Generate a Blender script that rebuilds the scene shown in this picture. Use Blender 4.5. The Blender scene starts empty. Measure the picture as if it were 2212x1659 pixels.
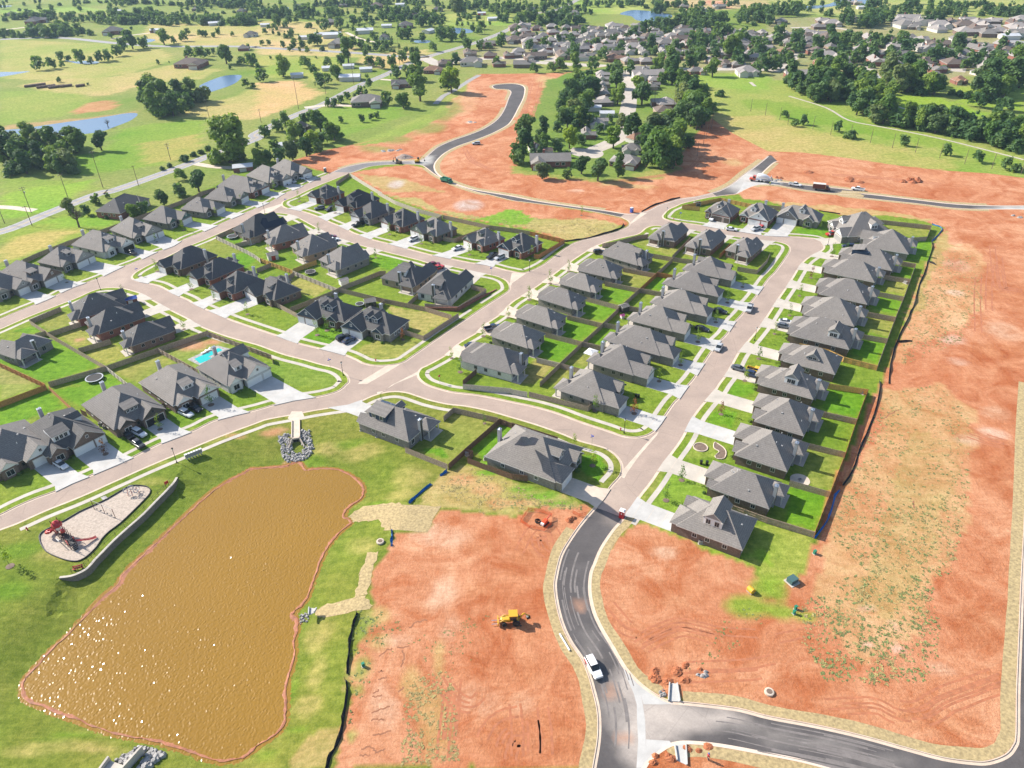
import bpy, bmesh, math, random
import numpy as np
from mathutils import Vector, Matrix
from mathutils.geometry import delaunay_2d_cdt
random.seed(7)
C = bpy.context.scene.collection
R = math.radians
CX, CY, FPX, CAMH = 1106.0, 829.5, 1620.0, 120.0
PITCH, ROLL = R(33.66), R(1.2)
sP, cP, sR, cR = math.sin(PITCH), math.cos(PITCH), math.sin(ROLL), math.cos(ROLL)
def at(x, y, z=0.0):
 u = x - CX; v = y - CY
 u2 = u*cR - v*sR; v2 = u*sR + v*cR
 t = (CAMH - z)/(FPX*sP + v2*cP)
 return (u2*t, (FPX*cP - v2*sP)*t)
def proj(X, Y, Z):
 d = Z - CAMH
 zc = Y*cP - d*sP; vc = -(Y*sP + d*cP)
 u2 = FPX*X/zc; v2 = FPX*vc/zc
 return (u2*cR + v2*sR + CX, -u2*sR + v2*cR + CY)
def px_per_m(y):
 return (y + 250)*0.832/120.0
ZOOM = {'z1': (427.9, 329.2, .125), 'z2': (1590.95, 351.1, .125), 'z3': (65.8, 1031.4, .1488), 'v': (0, 0, 1)}
for _i in range(4):
 for _j in range(4):
  ZOOM['%d%d' % (_i, _j)] = (553.0*_i, 414.75*_j, .25)
def V(s):
 """'21 10,20 30,40 22 5,6' -> list of pixels of the photograph"""
 out = []; o = None
 for tok in s.split():
  if ',' in tok:
   q = tok.split(',')
   out.append((o[0] + float(q[0])*o[2], o[1] + float(q[1])*o[2]) + tuple(float(k) for k in q[2:]))
  else:
   o = ZOOM[tok]
 return out
def W(s, z=0.0):
 return [at(p[0], p[1], z) for p in V(s)]
def smooth(pts, n=4, closed=False):
 P = [np.array(p, float) for p in pts]; out = []
 N = len(P); rng = range(N) if closed else range(N - 1)
 for i in rng:
  p1, p2 = P[i], P[(i+1) % N]
  p0 = P[(i-1) % N] if (closed or i > 0) else 2*p1 - p2
  p3 = P[(i+2) % N] if (closed or i + 2 < N) else 2*p2 - p1
  for k in range(n):
   t = k/n
   out.append(tuple(.5*((2*p1) + (-p0+p2)*t + (2*p0-5*p1+4*p2-p3)*t*t + (-p0+3*p1-3*p2+p3)*t**3)))
 if not closed: out.append(tuple(P[-1]))
 return out
def normals(pts, closed=False):
 N = len(pts); out = []
 for i in range(N):
  a = pts[(i-1) % N] if (closed or i > 0) else pts[i]
  b = pts[(i+1) % N] if (closed or i < N-1) else pts[i]
  dx, dy = b[0]-a[0], b[1]-a[1]; L = math.hypot(dx, dy) or 1
  out.append((-dy/L, dx/L))
 return out
def offset(pts, d, closed=False):
 return [(p[0]+n[0]*d, p[1]+n[1]*d) for p, n in zip(pts, normals(pts, closed))]
def area(pts):
 return .5*sum(pts[i-1][0]*pts[i][1] - pts[i][0]*pts[i-1][1] for i in range(len(pts)))
def inside(poly, x, y):
 c = False; j = len(poly)-1
 for i in range(len(poly)):
  xi, yi = poly[i][:2]; xj, yj = poly[j][:2]
  if (yi > y) != (yj > y) and x < (xj-xi)*(y-yi)/(yj-yi) + xi: c = not c
  j = i
 return c
def inside_np(poly, X, Y):
 P = np.array([p[:2] for p in poly], float); res = np.zeros(X.shape, bool)
 m = (X >= P[:,0].min()) & (X <= P[:,0].max()) & (Y >= P[:,1].min()) & (Y <= P[:,1].max())
 if not m.any(): return res
 x = X[m]; y = Y[m]; c = np.zeros(x.shape, bool); j = len(P)-1
 for i in range(len(P)):
  xi, yi = P[i]; xj, yj = P[j]
  if yi != yj:
   k = ((yi > y) != (yj > y)) & (x < (xj-xi)*(y-yi)/(yj-yi) + xi); c ^= k
  j = i
 res[m] = c; return res
def dist_np(line, X, Y, closed=False):
 P = np.array([p[:2] for p in line], float); D = np.full(X.shape, 1e9)
 segs = list(zip(P[:-1], P[1:])) + ([(P[-1], P[0])] if closed else [])
 for a, b in segs:
  d = b - a; L = (d*d).sum() or 1e-9
  t = np.clip(((X-a[0])*d[0] + (Y-a[1])*d[1])/L, 0, 1)
  D = np.minimum(D, np.hypot(X-a[0]-t*d[0], Y-a[1]-t*d[1]))
 return D
def vnoise(X, Y, s, seed=0):
 x = X/s; y = Y/s; xi = np.floor(x).astype(np.int64); yi = np.floor(y).astype(np.int64)
 fx = x-xi; fy = y-yi; fx = fx*fx*(3-2*fx); fy = fy*fy*(3-2*fy)
 def h(a, b):
  n = (a*374761393 + b*668265263 + seed*974711) & 0x7fffffff
  n = ((n ^ (n >> 13))*1274126177) & 0x7fffffff
  return ((n ^ (n >> 16)) & 0xffff)/65535.0
 return (h(xi,yi)*(1-fx) + h(xi+1,yi)*fx)*(1-fy) + (h(xi,yi+1)*(1-fx) + h(xi+1,yi+1)*fx)*fy
def fbm(X, Y, s, seed=0, o=4):
 t = 0; a = 1; n = 0
 for k in range(o):
  t = t + a*vnoise(X, Y, s/2**k, seed+k*17); n += a; a *= .55
 return t/n
class MB:
 def __init__(s): s.v = []; s.f = []; s.m = []
 def vert(s, p): s.v.append(tuple(p)); return len(s.v)-1
 def face(s, pts, m=0):
  i = len(s.v); s.v += [tuple(p) for p in pts]; s.f.append(list(range(i, i+len(pts)))); s.m.append(m)
 def box(s, x0, x1, y0, y1, z0, z1, m=0, bottom=True, M=None):
  c = [(x0,y0,z0),(x1,y0,z0),(x1,y1,z0),(x0,y1,z0),(x0,y0,z1),(x1,y0,z1),(x1,y1,z1),(x0,y1,z1)]
  if M is not None: c = [tuple(M @ Vector(p)) for p in c]
  i = len(s.v); s.v += c
  F = [(4,5,6,7),(0,1,5,4),(1,2,6,5),(2,3,7,6),(3,0,4,7)]
  if bottom: F.append((3,2,1,0))
  for f in F: s.f.append([i+k for k in f]); s.m.append(m)
 def tube(s, pts, r, n=8, m=0, cap=True):
  pts = [Vector(p) for p in pts]; rs = r if isinstance(r, (list, tuple)) else [r]*len(pts)
  i0 = len(s.v)
  for k, p in enumerate(pts):
   d = (pts[min(k+1, len(pts)-1)] - pts[max(k-1, 0)]).normalized()
   a = d.orthogonal().normalized() if abs(d.z) < .9 else Vector((1,0,0)).cross(d).normalized()
   b = d.cross(a)
   for q in range(n):
    w = 2*math.pi*q/n
    s.v.append(tuple(p + (a*math.cos(w) + b*math.sin(w))*rs[k]))
  for k in range(len(pts)-1):
   for q in range(n):
    a0 = i0+k*n+q; a1 = i0+k*n+(q+1) % n
    s.f.append([a0, a1, a1+n, a0+n]); s.m.append(m)
  if cap:
   s.f.append([i0+q for q in range(n)][::-1]); s.m.append(m)
   s.f.append([i0+(len(pts)-1)*n+q for q in range(n)]); s.m.append(m)
 def lathe(s, prof, n=16, m=0, M=None, cap=True):
  i0 = len(s.v)
  for r, z in prof:
   for q in range(n):
    w = 2*math.pi*q/n; p = Vector((r*math.cos(w), r*math.sin(w), z))
    s.v.append(tuple(M @ p) if M is not None else tuple(p))
  for k in range(len(prof)-1):
   for q in range(n):
    a0 = i0+k*n+q; a1 = i0+k*n+(q+1) % n
    s.f.append([a0, a1, a1+n, a0+n]); s.m.append(m)
  if cap:
   s.f.append([i0+q for q in range(n)][::-1]); s.m.append(m)
   s.f.append([i0+(len(prof)-1)*n+q for q in range(n)]); s.m.append(m)
 def prism(s, poly, z0, z1, m=0, M=None, skirt=True):
  if area(poly) < 0: poly = poly[::-1]
  n = len(poly); i = len(s.v)
  c = [(p[0],p[1],z0) for p in poly] + [(p[0],p[1],z1) for p in poly]
  if M is not None: c = [tuple(M @ Vector(p)) for p in c]
  s.v += c
  s.f.append([i+n+k for k in range(n)]); s.m.append(m)
  s.f.append([i+k for k in range(n)][::-1]); s.m.append(m)
  for k in range(n):
   q = (k+1) % n; s.f.append([i+k, i+q, i+n+q, i+n+k]); s.m.append(m)
 def mesh(s, name):
  me = bpy.data.meshes.new(name); me.from_pydata(s.v, [], s.f)
  me.polygons.foreach_set('material_index', s.m); me.update(); return me
 def build(s, name, mats, parent=None, loc=None, rz=0, smooth=False):
  me = s.mesh(name)
  for m in (mats if isinstance(mats, (list, tuple)) else [mats]): me.materials.append(m)
  if smooth: me.polygons.foreach_set('use_smooth', [True]*len(me.polygons))
  return link(name, me, parent, loc, rz)
def link(name, me, parent=None, loc=None, rz=0):
 o = bpy.data.objects.new(name, me); C.objects.link(o)
 if parent is not None: o.parent = parent
 if loc is not None: o.location = loc
 if rz: o.rotation_euler = (0, 0, rz)
 return o
def empty(name, x, y, z=0.0, rz=0.0):
 o = bpy.data.objects.new(name, None); C.objects.link(o); o.location = (x, y, z); o.rotation_euler = (0,0,rz); o.empty_display_size = .5
 return o
def tag(o, label=None, cat=None, group=None, kind=None):
 if label: o['label'] = label
 if cat: o['category'] = cat
 if group: o['group'] = group
 if kind: o['kind'] = kind
 return o
def struct(o): o['kind'] = 'structure'; return o
KIDS = {}
def dup(root, loc=None, rz=None, label=None, group=None, scale=None, cat=None):
 r = root.copy(); C.objects.link(r)
 if loc is not None: r.location = loc
 if rz is not None: r.rotation_euler = (0,0,rz)
 if scale is not None: r.scale = scale if isinstance(scale, tuple) else (scale,)*3
 if label: r['label'] = label
 if group: r['group'] = group
 if cat: r['category'] = cat
 if root.name not in KIDS:
  KIDS[root.name] = [(c, list(c.children)) for c in root.children]
 for c, gs in KIDS[root.name]:
  d = c.copy(); C.objects.link(d); d.parent = r
  for g in gs:
   e = g.copy(); C.objects.link(e); e.parent = d
 return r
def setmat(o, mat, slot=0):
 s = o.material_slots[slot]; s.link = 'OBJECT'; s.material = mat
def newmat(name):
 m = bpy.data.materials.new(name); m.use_nodes = True; nt = m.node_tree
 return m, nt, nt.nodes['Principled BSDF']
def N(nt, t, **kw):
 n = nt.nodes.new(t)
 for k, v in kw.items():
  if k.startswith('i_'):
   n.inputs[k[2:].replace('_', ' ')].default_value = v
  else: setattr(n, k, v)
 return n
def L(nt, a, b): nt.links.new(a, b)
def mixc(nt, fac, a, b, blend='MIX'):
 n = nt.nodes.new('ShaderNodeMix'); n.data_type = 'RGBA'; n.blend_type = blend
 for sock, v in ((n.inputs[0], fac), (n.inputs[6], a), (n.inputs[7], b)):
  if hasattr(v, 'is_output'): L(nt, v, sock)
  elif isinstance(v, (tuple, list)): sock.default_value = tuple(v) + ((1,) if len(v) == 3 else ())
  else: sock.default_value = v
 return n.outputs[2]
def ramp(nt, src, p0, p1, c0=(0,0,0), c1=(1,1,1)):
 n = nt.nodes.new('ShaderNodeValToRGB'); n.color_ramp.elements[0].position = p0; n.color_ramp.elements[1].position = p1
 n.color_ramp.elements[0].color = (*c0, 1); n.color_ramp.elements[1].color = (*c1, 1); L(nt, src, n.inputs[0]); return n.outputs[0]
def noise(nt, scale, detail=4, rough=.6, vec=None, dist=0):
 n = nt.nodes.new('ShaderNodeTexNoise'); n.inputs['Scale'].default_value = scale; n.inputs['Detail'].default_value = detail
 n.inputs['Roughness'].default_value = rough; n.inputs['Distortion'].default_value = dist
 if vec is not None: L(nt, vec, n.inputs['Vector'])
 return n.outputs['Fac']
def pos(nt): return nt.nodes.new('ShaderNodeNewGeometry').outputs['Position']
def mapping(nt, vec, scale=(1,1,1), rot=0):
 n = nt.nodes.new('ShaderNodeMapping'); n.inputs['Scale'].default_value = scale; n.inputs['Rotation'].default_value = (0,0,rot); L(nt, vec, n.inputs['Vector']); return n.outputs['Vector']
def bump(nt, bsdf, h, strength=.3, dist=.1):
 b = nt.nodes.new('ShaderNodeBump'); b.inputs['Strength'].default_value = strength; b.inputs['Distance'].default_value = dist
 L(nt, h, b.inputs['Height']); L(nt, b.outputs[0], bsdf.inputs['Normal'])
def plain(name, col, rough=.7, var=.25, scale=1.5, metal=0, obj=False, spec=None):
 m, nt, b = newmat(name)
 vec = nt.nodes.new('ShaderNodeTexCoord').outputs['Object'] if obj else pos(nt)
 f = noise(nt, scale, 5, .65, vec)
 lo = tuple(c*(1-var) for c in col); hi = tuple(min(1, c*(1+var)) for c in col)
 L(nt, ramp(nt, f, .3, .7, lo, hi), b.inputs['Base Color'])
 b.inputs['Roughness'].default_value = rough; b.inputs['Metallic'].default_value = metal
 if spec is not None: b.inputs['Specular IOR Level'].default_value = spec
 return m
MAT = {}
def paint(name, col, rough=.35, coat=0.0, metal=0):
 m, nt, b = newmat(name)
 f = noise(nt, 3, 3, .6, nt.nodes.new('ShaderNodeTexCoord').outputs['Object'])
 L(nt, mixc(nt, f, tuple(c*.9 for c in col), col), b.inputs['Base Color'])
 b.inputs['Roughness'].default_value = rough; b.inputs['Coat Weight'].default_value = coat; b.inputs['Metallic'].default_value = metal
 return m
def land_material():
 m, nt, b = newmat('land')
 a = N(nt, 'ShaderNodeAttribute', attribute_name='tint'); d = N(nt, 'ShaderNodeAttribute', attribute_name='dirt')
 p = pos(nt)
 g1 = noise(nt, .55, 6, .72, p); g2 = noise(nt, 2.6, 3, .7, p)
 gs = noise(nt, .8, 4, .6, mapping(nt, p, (.12, 1.2, 1), R(-25)))
 gm = mixc(nt, .5, ramp(nt, g1, .3, .7, (.6,.67,.5), (1.4,1.28,1.45)), ramp(nt, g2, .3, .7, (.7,.74,.65), (1.3,1.24,1.4)), 'MULTIPLY')
 gm = mixc(nt, .6, gm, ramp(nt, gs, .32, .68, (.75,.82,.62), (1.25,1.15,1.35)), 'MULTIPLY')
 d1 = noise(nt, .09, 6, .68, p, 1.2); d2 = noise(nt, 1.7, 7, .8, p, .4)
 d3 = noise(nt, .45, 6, .75, mapping(nt, p, (.35, 1.4, 1), R(24)), 2.2)
 d4 = noise(nt, .30, 6, .75, mapping(nt, p, (1.6, .4, 1), R(-32)), 2.8)
 dm = mixc(nt, .85, ramp(nt, d1, .36, .64, (.80,.62,.52), (1.10,1.24,1.36)), ramp(nt, d2, .3, .7, (.80,.76,.70), (1.16,1.20,1.24)), 'MULTIPLY')
 dm = mixc(nt, .5, dm, ramp(nt, d3, .34, .56, (.74,.64,.56), (1.08,1.10,1.12)), 'MULTIPLY')
 dm = mixc(nt, .32, dm, ramp(nt, d4, .38, .56, (.68,.58,.5), (1.08,1.1,1.1)), 'MULTIPLY')
 mm = mixc(nt, d.outputs['Fac'], gm, dm)
 L(nt, mixc(nt, 1, a.outputs['Color'], mm, 'MULTIPLY'), b.inputs['Base Color'])
 b.inputs['Roughness'].default_value = .95; b.inputs['Specular IOR Level'].default_value = .1
 bm_ = nt.nodes.new('ShaderNodeMath'); bm_.operation = 'ADD'; L(nt, d2, bm_.inputs[0]); L(nt, g2, bm_.inputs[1])
 bump(nt, b, bm_.outputs[0], .55, .25)
 return m
def asphalt(name, rough=.9, lo=.86, hi=1.12):
 m, nt, b = newmat(name); p = pos(nt)
 a = N(nt, 'ShaderNodeAttribute', attribute_name='tint')
 f1 = noise(nt, .12, 5, .65, p, .5); f2 = noise(nt, 2.2, 5, .75, p)
 c = mixc(nt, 1, a.outputs['Color'], ramp(nt, f1, .3, .7, (lo,)*3, (hi, hi*.99, hi*.97)), 'MULTIPLY')
 c = mixc(nt, 1, c, ramp(nt, f2, .3, .7, (.9,)*3, (1.1,)*3), 'MULTIPLY')
 v = nt.nodes.new('ShaderNodeTexVoronoi'); v.feature = 'DISTANCE_TO_EDGE'; v.inputs['Scale'].default_value = .11
 L(nt, mapping(nt, p, (1,1,1)), v.inputs['Vector'])
 L(nt, mixc(nt, ramp(nt, v.outputs['Distance'], .002, .008), mixc(nt, .25, c, (.12,.1,.09)), c), b.inputs['Base Color'])
 b.inputs['Roughness'].default_value = rough; b.inputs['Specular IOR Level'].default_value = .2
 bump(nt, b, f2, .2, .03)
 return m
def brick(name, c1, c2):
 m, nt, b = newmat(name)
 tc = nt.nodes.new('ShaderNodeTexCoord').outputs['Object']
 f = noise(nt, 2.5, 6, .8, tc); f2 = noise(nt, .35, 3, .5, tc)
 c = mixc(nt, ramp(nt, f, .35, .65), c1, c2)
 wv = N(nt, 'ShaderNodeTexWave', bands_direction='Z'); wv.inputs['Scale'].default_value = 2.2; L(nt, tc, wv.inputs['Vector'])
 c = mixc(nt, .22, c, wv.outputs['Color'], 'MULTIPLY')
 L(nt, mixc(nt, .5, c, ramp(nt, f2, .3, .7, (.75,)*3, (1.2,)*3), 'MULTIPLY'), b.inputs['Base Color'])
 b.inputs['Roughness'].default_value = .9; return m
def shingle(name, col):
 m, nt, b = newmat(name)
 tc = nt.nodes.new('ShaderNodeTexCoord').outputs['Object']
 oi = nt.nodes.new('ShaderNodeObjectInfo').outputs['Random']
 f = noise(nt, 3.2, 5, .8, tc); f2 = noise(nt, .4, 4, .6, tc)
 c = mixc(nt, ramp(nt, f, .3, .7), tuple(k*.72 for k in col), tuple(k*1.3 for k in col))
 wv = N(nt, 'ShaderNodeTexWave', bands_direction='Z'); wv.inputs['Scale'].default_value = 1.1; wv.inputs['Distortion'].default_value = .6; L(nt, tc, wv.inputs['Vector'])
 c = mixc(nt, .16, c, wv.outputs['Color'], 'MULTIPLY')
 c = mixc(nt, .5, c, ramp(nt, f2, .3, .7, (.82,)*3, (1.16,)*3), 'MULTIPLY')
 L(nt, mixc(nt, .5, c, ramp(nt, oi, 0, 1, (.8,.8,.82), (1.2,1.18,1.14)), 'MULTIPLY'), b.inputs['Base Color'])
 b.inputs['Roughness'].default_value = .88; b.inputs['Specular IOR Level'].default_value = .3
 bump(nt, b, f, .4, .04); return m
def leafmat(name, c1, c2):
 m, nt, b = newmat(name)
 oi = nt.nodes.new('ShaderNodeObjectInfo').outputs['Random']
 tc = nt.nodes.new('ShaderNodeTexCoord').outputs['Object']
 f = noise(nt, .5, 4, .7, tc)
 c = mixc(nt, ramp(nt, f, .3, .7), c1, c2)
 c = mixc(nt, 1, c, ramp(nt, oi, 0, 1, (.62,.76,.8), (1.5,1.32,1.2)), 'MULTIPLY')
 L(nt, c, b.inputs['Base Color']); b.inputs['Roughness'].default_value = .65; b.inputs['Specular IOR Level'].default_value = .25
 tr = nt.nodes.new('ShaderNodeBsdfTranslucent'); L(nt, mixc(nt, 1, c, (1.3,1.25,.5), 'MULTIPLY'), tr.inputs['Color'])
 mx = nt.nodes.new('ShaderNodeMixShader'); mx.inputs[0].default_value = .4
 out = nt.nodes['Material Output']; L(nt, b.outputs[0], mx.inputs[1]); L(nt, tr.outputs[0], mx.inputs[2]); L(nt, mx.outputs[0], out.inputs['Surface'])
 return m
def water(name, col, rough=.05, wave=.8, strength=.25, dist=.2, det=6):
 m, nt, b = newmat(name); p = pos(nt)
 f = noise(nt, .03, 3, .5, p)
 L(nt, mixc(nt, f, tuple(c*.88 for c in col), tuple(c*1.1 for c in col)), b.inputs['Base Color'])
 b.inputs['Roughness'].default_value = rough; b.inputs['IOR'].default_value = 1.33
 w1 = noise(nt, wave, det, .75, mapping(nt, p, (1, 1.6, 1), R(40)))
 bump(nt, b, w1, strength, dist)
 return m
M = MAT
M['land'] = land_material(); M['old_asphalt'] = asphalt('old_asphalt'); M['new_asphalt'] = asphalt('new_asphalt', .85, .8, 1.25)
M['concrete'] = plain('concrete', (.44,.395,.335), .85, .14, .25); M['white_concrete'] = plain('white_concrete', (.43,.415,.39), .85, .14, .3)
M['tan_concrete'] = plain('tan_concrete', (.52,.43,.34), .85, .16, .35); M['kerb'] = plain('kerb_concrete', (.55,.43,.33), .85, .14, .5)
M['new_kerb'] = plain('new_kerb_concrete', (.62,.50,.40), .85, .12, .4)
M['straw'] = plain('straw_mat', (.35,.265,.13), .95, .38, 1.8); M['mud'] = plain('wet_mud', (.30,.105,.045), .7, .35, 1.4)
M['white'] = paint('white_paint', (.75,.74,.72), .5); M['offwhite'] = paint('off_white_paint', (.58,.55,.5), .6)
M['grey_trim'] = paint('grey_trim', (.30,.29,.28), .6); M['dark_trim'] = paint('dark_trim', (.06,.055,.05), .6)
M['navy'] = paint('navy_siding', (.02,.045,.085), .6); M['teal'] = paint('teal_siding', (.05,.11,.11), .6); M['sage'] = paint('sage_siding', (.13,.16,.13), .6)
M['black_paint'] = paint('black_paint', (.012,.012,.013), .4); M['red_paint'] = paint('red_paint', (.45,.018,.022), .35, .3)
M['brown_door'] = paint('brown_garage_door', (.10,.075,.055), .5); M['grey_door'] = paint('grey_garage_door', (.30,.29,.27), .5)
M['brick'] = brick('brown_brick', (.13,.085,.065), (.24,.17,.13)); M['redbrick'] = brick('red_brick', (.2,.075,.05), (.32,.14,.1))
M['greybrick'] = brick('grey_brick', (.17,.15,.135), (.32,.29,.26)); M['whitebrick'] = brick('white_brick', (.5,.49,.46), (.7,.68,.65))
M['tanbrick'] = brick('tan_brick', (.28,.2,.14), (.42,.32,.24))
M['roof_grey'] = shingle('grey_shingle', (.20,.183,.168)); M['roof_char'] = shingle('charcoal_shingle', (.11,.105,.102)); M['roof_black'] = shingle('black_shingle', (.065,.065,.066))
M['roof_brown'] = shingle('brown_shingle', (.15,.115,.095)); M['roof_rust'] = shingle('rust_shingle', (.25,.14,.09)); M['roof_pale'] = shingle('pale_shingle', (.30,.27,.25))
M['metal_roof'] = plain('metal_roof', (.6,.6,.6), .4, .08, .3, .2); M['glass'] = paint('window_glass', (.02,.026,.03), .06); M['steel'] = paint('galvanised_steel', (.55,.57,.6), .3, 0, .8)
M['chase'] = paint('chimney_siding', (.40,.40,.40), .6)
M['tyre'] = paint('tyre_rubber', (.02,.02,.02), .8); M['rim'] = paint('wheel_rim', (.4,.4,.42), .3, 0, .8)
M['lamp_red'] = paint('tail_lamp', (.35,.01,.01), .2); M['lamp_clear'] = paint('head_lamp', (.7,.7,.7), .1)
M['wood'] = plain('grey_fence_wood', (.36,.27,.20), .9, .35, 2.4, obj=True); M['cedar'] = plain('new_cedar_wood', (.42,.18,.06), .85, .3, 2.4, obj=True)
M['yellow_wood'] = plain('yellow_pine_wood', (.55,.33,.10), .85, .25, 2.4, obj=True); M['dark_wood'] = plain('brown_fence_wood', (.17,.095,.06), .9, .35, 2.4, obj=True)
M['pole_wood'] = plain('pole_wood', (.16,.11,.08), .9, .3, 2, obj=True)
M['bark'] = plain('tree_bark', (.10,.075,.055), .95, .35, 3, obj=True)
M['leaf_mid'] = leafmat('leaf_mid', (.09,.17,.03), (.20,.30,.055)); M['leaf_dark'] = leafmat('leaf_dark', (.05,.11,.03), (.11,.20,.055))
M['leaf_light'] = leafmat('leaf_light', (.13,.23,.02), (.25,.34,.035)); M['leaf_olive'] = leafmat('leaf_olive', (.10,.15,.05), (.19,.25,.09)); M['leaf_red'] = leafmat('leaf_red', (.15,.06,.03), (.26,.12,.06))
M['pond'] = water('brown_pond_water', (.25,.138,.022), .17, 3.0, 0, .1, 1); M['blue_water'] = water('blue_pond_water', (.07,.13,.22), .25, .7, .3, .1)
M['pool'] = water('pool_water', (.02,.42,.40), .05, 2.0, .1, .05)
M['stone'] = plain('grey_stone', (.31,.295,.28), .85, .45, 1.6); M['wallblock'] = brick('wall_block', (.17,.135,.105), (.29,.24,.19))
M['mulch'] = plain('playground_chips', (.40,.33,.27), .95, .28, 2.2)
M['blue_plastic'] = paint('blue_plastic', (.01,.16,.45), .4); M['black_fabric'] = paint('black_fabric', (.02,.019,.02), .8); M['orange_plastic'] = paint('orange_plastic', (.75,.11,.02), .5)
M['machine_yellow'] = paint('machine_yellow', (.60,.34,.02), .4, .2); M['green_paint'] = paint('green_paint', (.02,.20,.12), .4); M['maroon'] = paint('maroon_paint', (.09,.015,.015), .4, .3)
M['blue_paint'] = paint('blue_paint', (.03,.08,.35), .4); M['signblue'] = paint('sign_blue', (.02,.06,.45), .4)
for nm, col in (('car_white',(.72,.72,.72)),('car_silver',(.42,.43,.44)),('car_black',(.012,.012,.014)),('car_navy',(.012,.025,.07)),('car_red',(.5,.015,.012)),('car_maroon',(.16,.008,.02)),('car_grey',(.10,.105,.115)),('car_yellow',(.72,.42,.01)),('car_orange',(.6,.08,.02))):
 M[nm] = paint(nm, col, .3, .6)
M['road_grey'] = plain('grey_road', (.27,.26,.26), .9, .12, .4); M['line_yellow'] = paint('yellow_line', (.6,.38,.06), .6); M['line_white'] = paint('white_line', (.6,.6,.58), .6)
M['pale_road'] = plain('pale_concrete_road', (.42,.37,.31), .9, .12, .2); M['gravel'] = plain('gravel', (.28,.27,.26), .95, .25, .8)
HAZE = .00008; EXPO = .84
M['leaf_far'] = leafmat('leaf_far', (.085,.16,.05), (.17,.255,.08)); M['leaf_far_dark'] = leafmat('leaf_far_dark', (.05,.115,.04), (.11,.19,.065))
M['weed_green'] = plain('green_weed', (.15,.18,.055), .9, .35, .7); M['weed_dry'] = plain('dry_weed', (.30,.24,.09), .9, .3, .7)
LUSH=(.11,.245,.012); GRASS=(.15,.225,.022); OLIVE=(.17,.20,.032); TAN=(.36,.30,.11); STRAWC=(.42,.32,.14); FIELD=(.185,.235,.05)
DIRT=(.475,.207,.104); DARKD=(.41,.155,.066); PALE=(.54,.335,.215); GREYD=(.50,.42,.37); SHORE=(.40,.15,.075)
ZB = .14
BLK = {}
def blk(name, s, closed, extra=''):
 k = smooth(W(s), 4, closed); p = list(k)
 if extra: p += W(extra)
 BLK[name] = (k, p, closed)
blk('B1', '01 1145,742 1160,712 1200,682 1300,628 1400,585 1600,485 1770,415 1860,375 2065,288 11 -60,236 0,212 80,187 160,183 250,190 330,210 410,250 520,310 640,375 780,425 960,480 1200,540 1400,590 1510,620 1730,655 1900,697 2030,720 2100,738 2160,770 2188,815 2180,855 2100,910 1990,980 1820,1095 1640,1215 1470,1335 1330,1432 1280,1465 1200,1490 1050,1500 940,1482 870,1448 780,1410 630,1370 345,1300 200,1245 0,1178 01 2000,1105 1860,1045 1700,975 1630,932 1510,880 1390,815 1290,790 1190,770', True)
blk('B2', '11 228,112 260,137 330,152 430,175 560,220 640,260 740,300 840,350 900,372 1010,412 1170,452 1310,490 1480,535 1600,560 1700,580 1850,610 1950,622 2050,645 2160,675 2212,685 21 60,697 130,693 250,640 350,570 490,465 600,420 750,385 880,350 980,310 1012,285 1005,255 965,232 920,216 700,172 400,127 100,88 0,75 11 2000,22 10 1900,1659 1700,1592 1550,1512 1470,1452 1420,1427 1300,1421 1130,1425 980,1442 870,1480 800,1502 650,1562 500,1622 11 330,45 245,80', True)
blk('B3', '01 -500,1330 -150,1165 0,1098 180,1022 320,965 440,915 590,838 740,785 905,722 1035,655 1200,592 1340,525 1495,468 1600,405 1760,342 1990,237 11 0,140 130,83 215,28 10 285,1654 330,1640 440,1590 520,1548 640,1500', False, '10 560,1470 400,1440 290,1395 150,1398 0,1440 01 1760,-10 1540,85 1060,255 940,305 600,415 180,590 0,655 -200,735 -700,950')
blk('B4', '01 -600,1480 -200,1275 0,1190 250,1080 520,975 650,925 790,862 870,838 960,830 1050,835 1150,860 1230,890 1395,985 1480,1030 1610,1095 1680,1140 1800,1195 2000,1265 2212,1322 11 100,1358 250,1412 420,1455 560,1495 670,1520 740,1552 785,1595 798,1640 12 775,5 740,40 690,68 600,95 500,115 250,155 0,225 02 1870,310 1690,395 1500,470 1370,520 1190,610 1050,680 900,735 770,795 600,865 480,925 300,990 140,1060 0,1130 -150,1190 -500,1340', False)
blk('B5', '11 1405,1575 1420,1618 12 1480,5 1580,40 1700,70 1850,87 2000,110 2212,155 22 200,197 400,255 600,330 830,405 960,450 1080,460 1180,435 1250,380 1288,320 1390,170 1450,110 1490,40 21 1560,1620 1620,1530 1690,1420 1770,1310 1850,1230 1915,1130 1990,1050 2030,985 2080,930 2140,850 2212,750 31 60,690 140,580 185,505 172,465 120,442 60,430 0,430 21 2100,412 1900,385 1750,360 1600,340 1500,325 1330,300 1220,295 1160,315 1125,345 1080,370 950,400 800,440 690,490 600,545 490,620 330,740 150,865 0,960 11 2130,1050 1970,1160 1920,1215 1760,1310 1650,1410 1490,1500 1430,1530', True)
blk('B6', '02 -700,1580 -300,1400 0,1268 150,1212 400,1100 700,980 1000,845 1300,710 1600,585 1900,460 2212,345 12 100,310 330,268 480,238 620,215 840,180 1000,112 1100,82 1200,70 1300,80 1400,112 1500,145 1660,180 1800,195 2000,235 2212,295 22 200,355 400,425 560,490 700,530 800,560 880,610 930,670 945,735 925,800 850,885 770,1000 710,1072 600,1200 500,1340 420,1480 375,1659 23 365,100 385,250 430,420 500,570 600,720 660,860 700,1000 735,1150 745,1300 735,1450 700,1659 685,1800', False, 'v 1240,1900 -600,1900 -600,1300')
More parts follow.
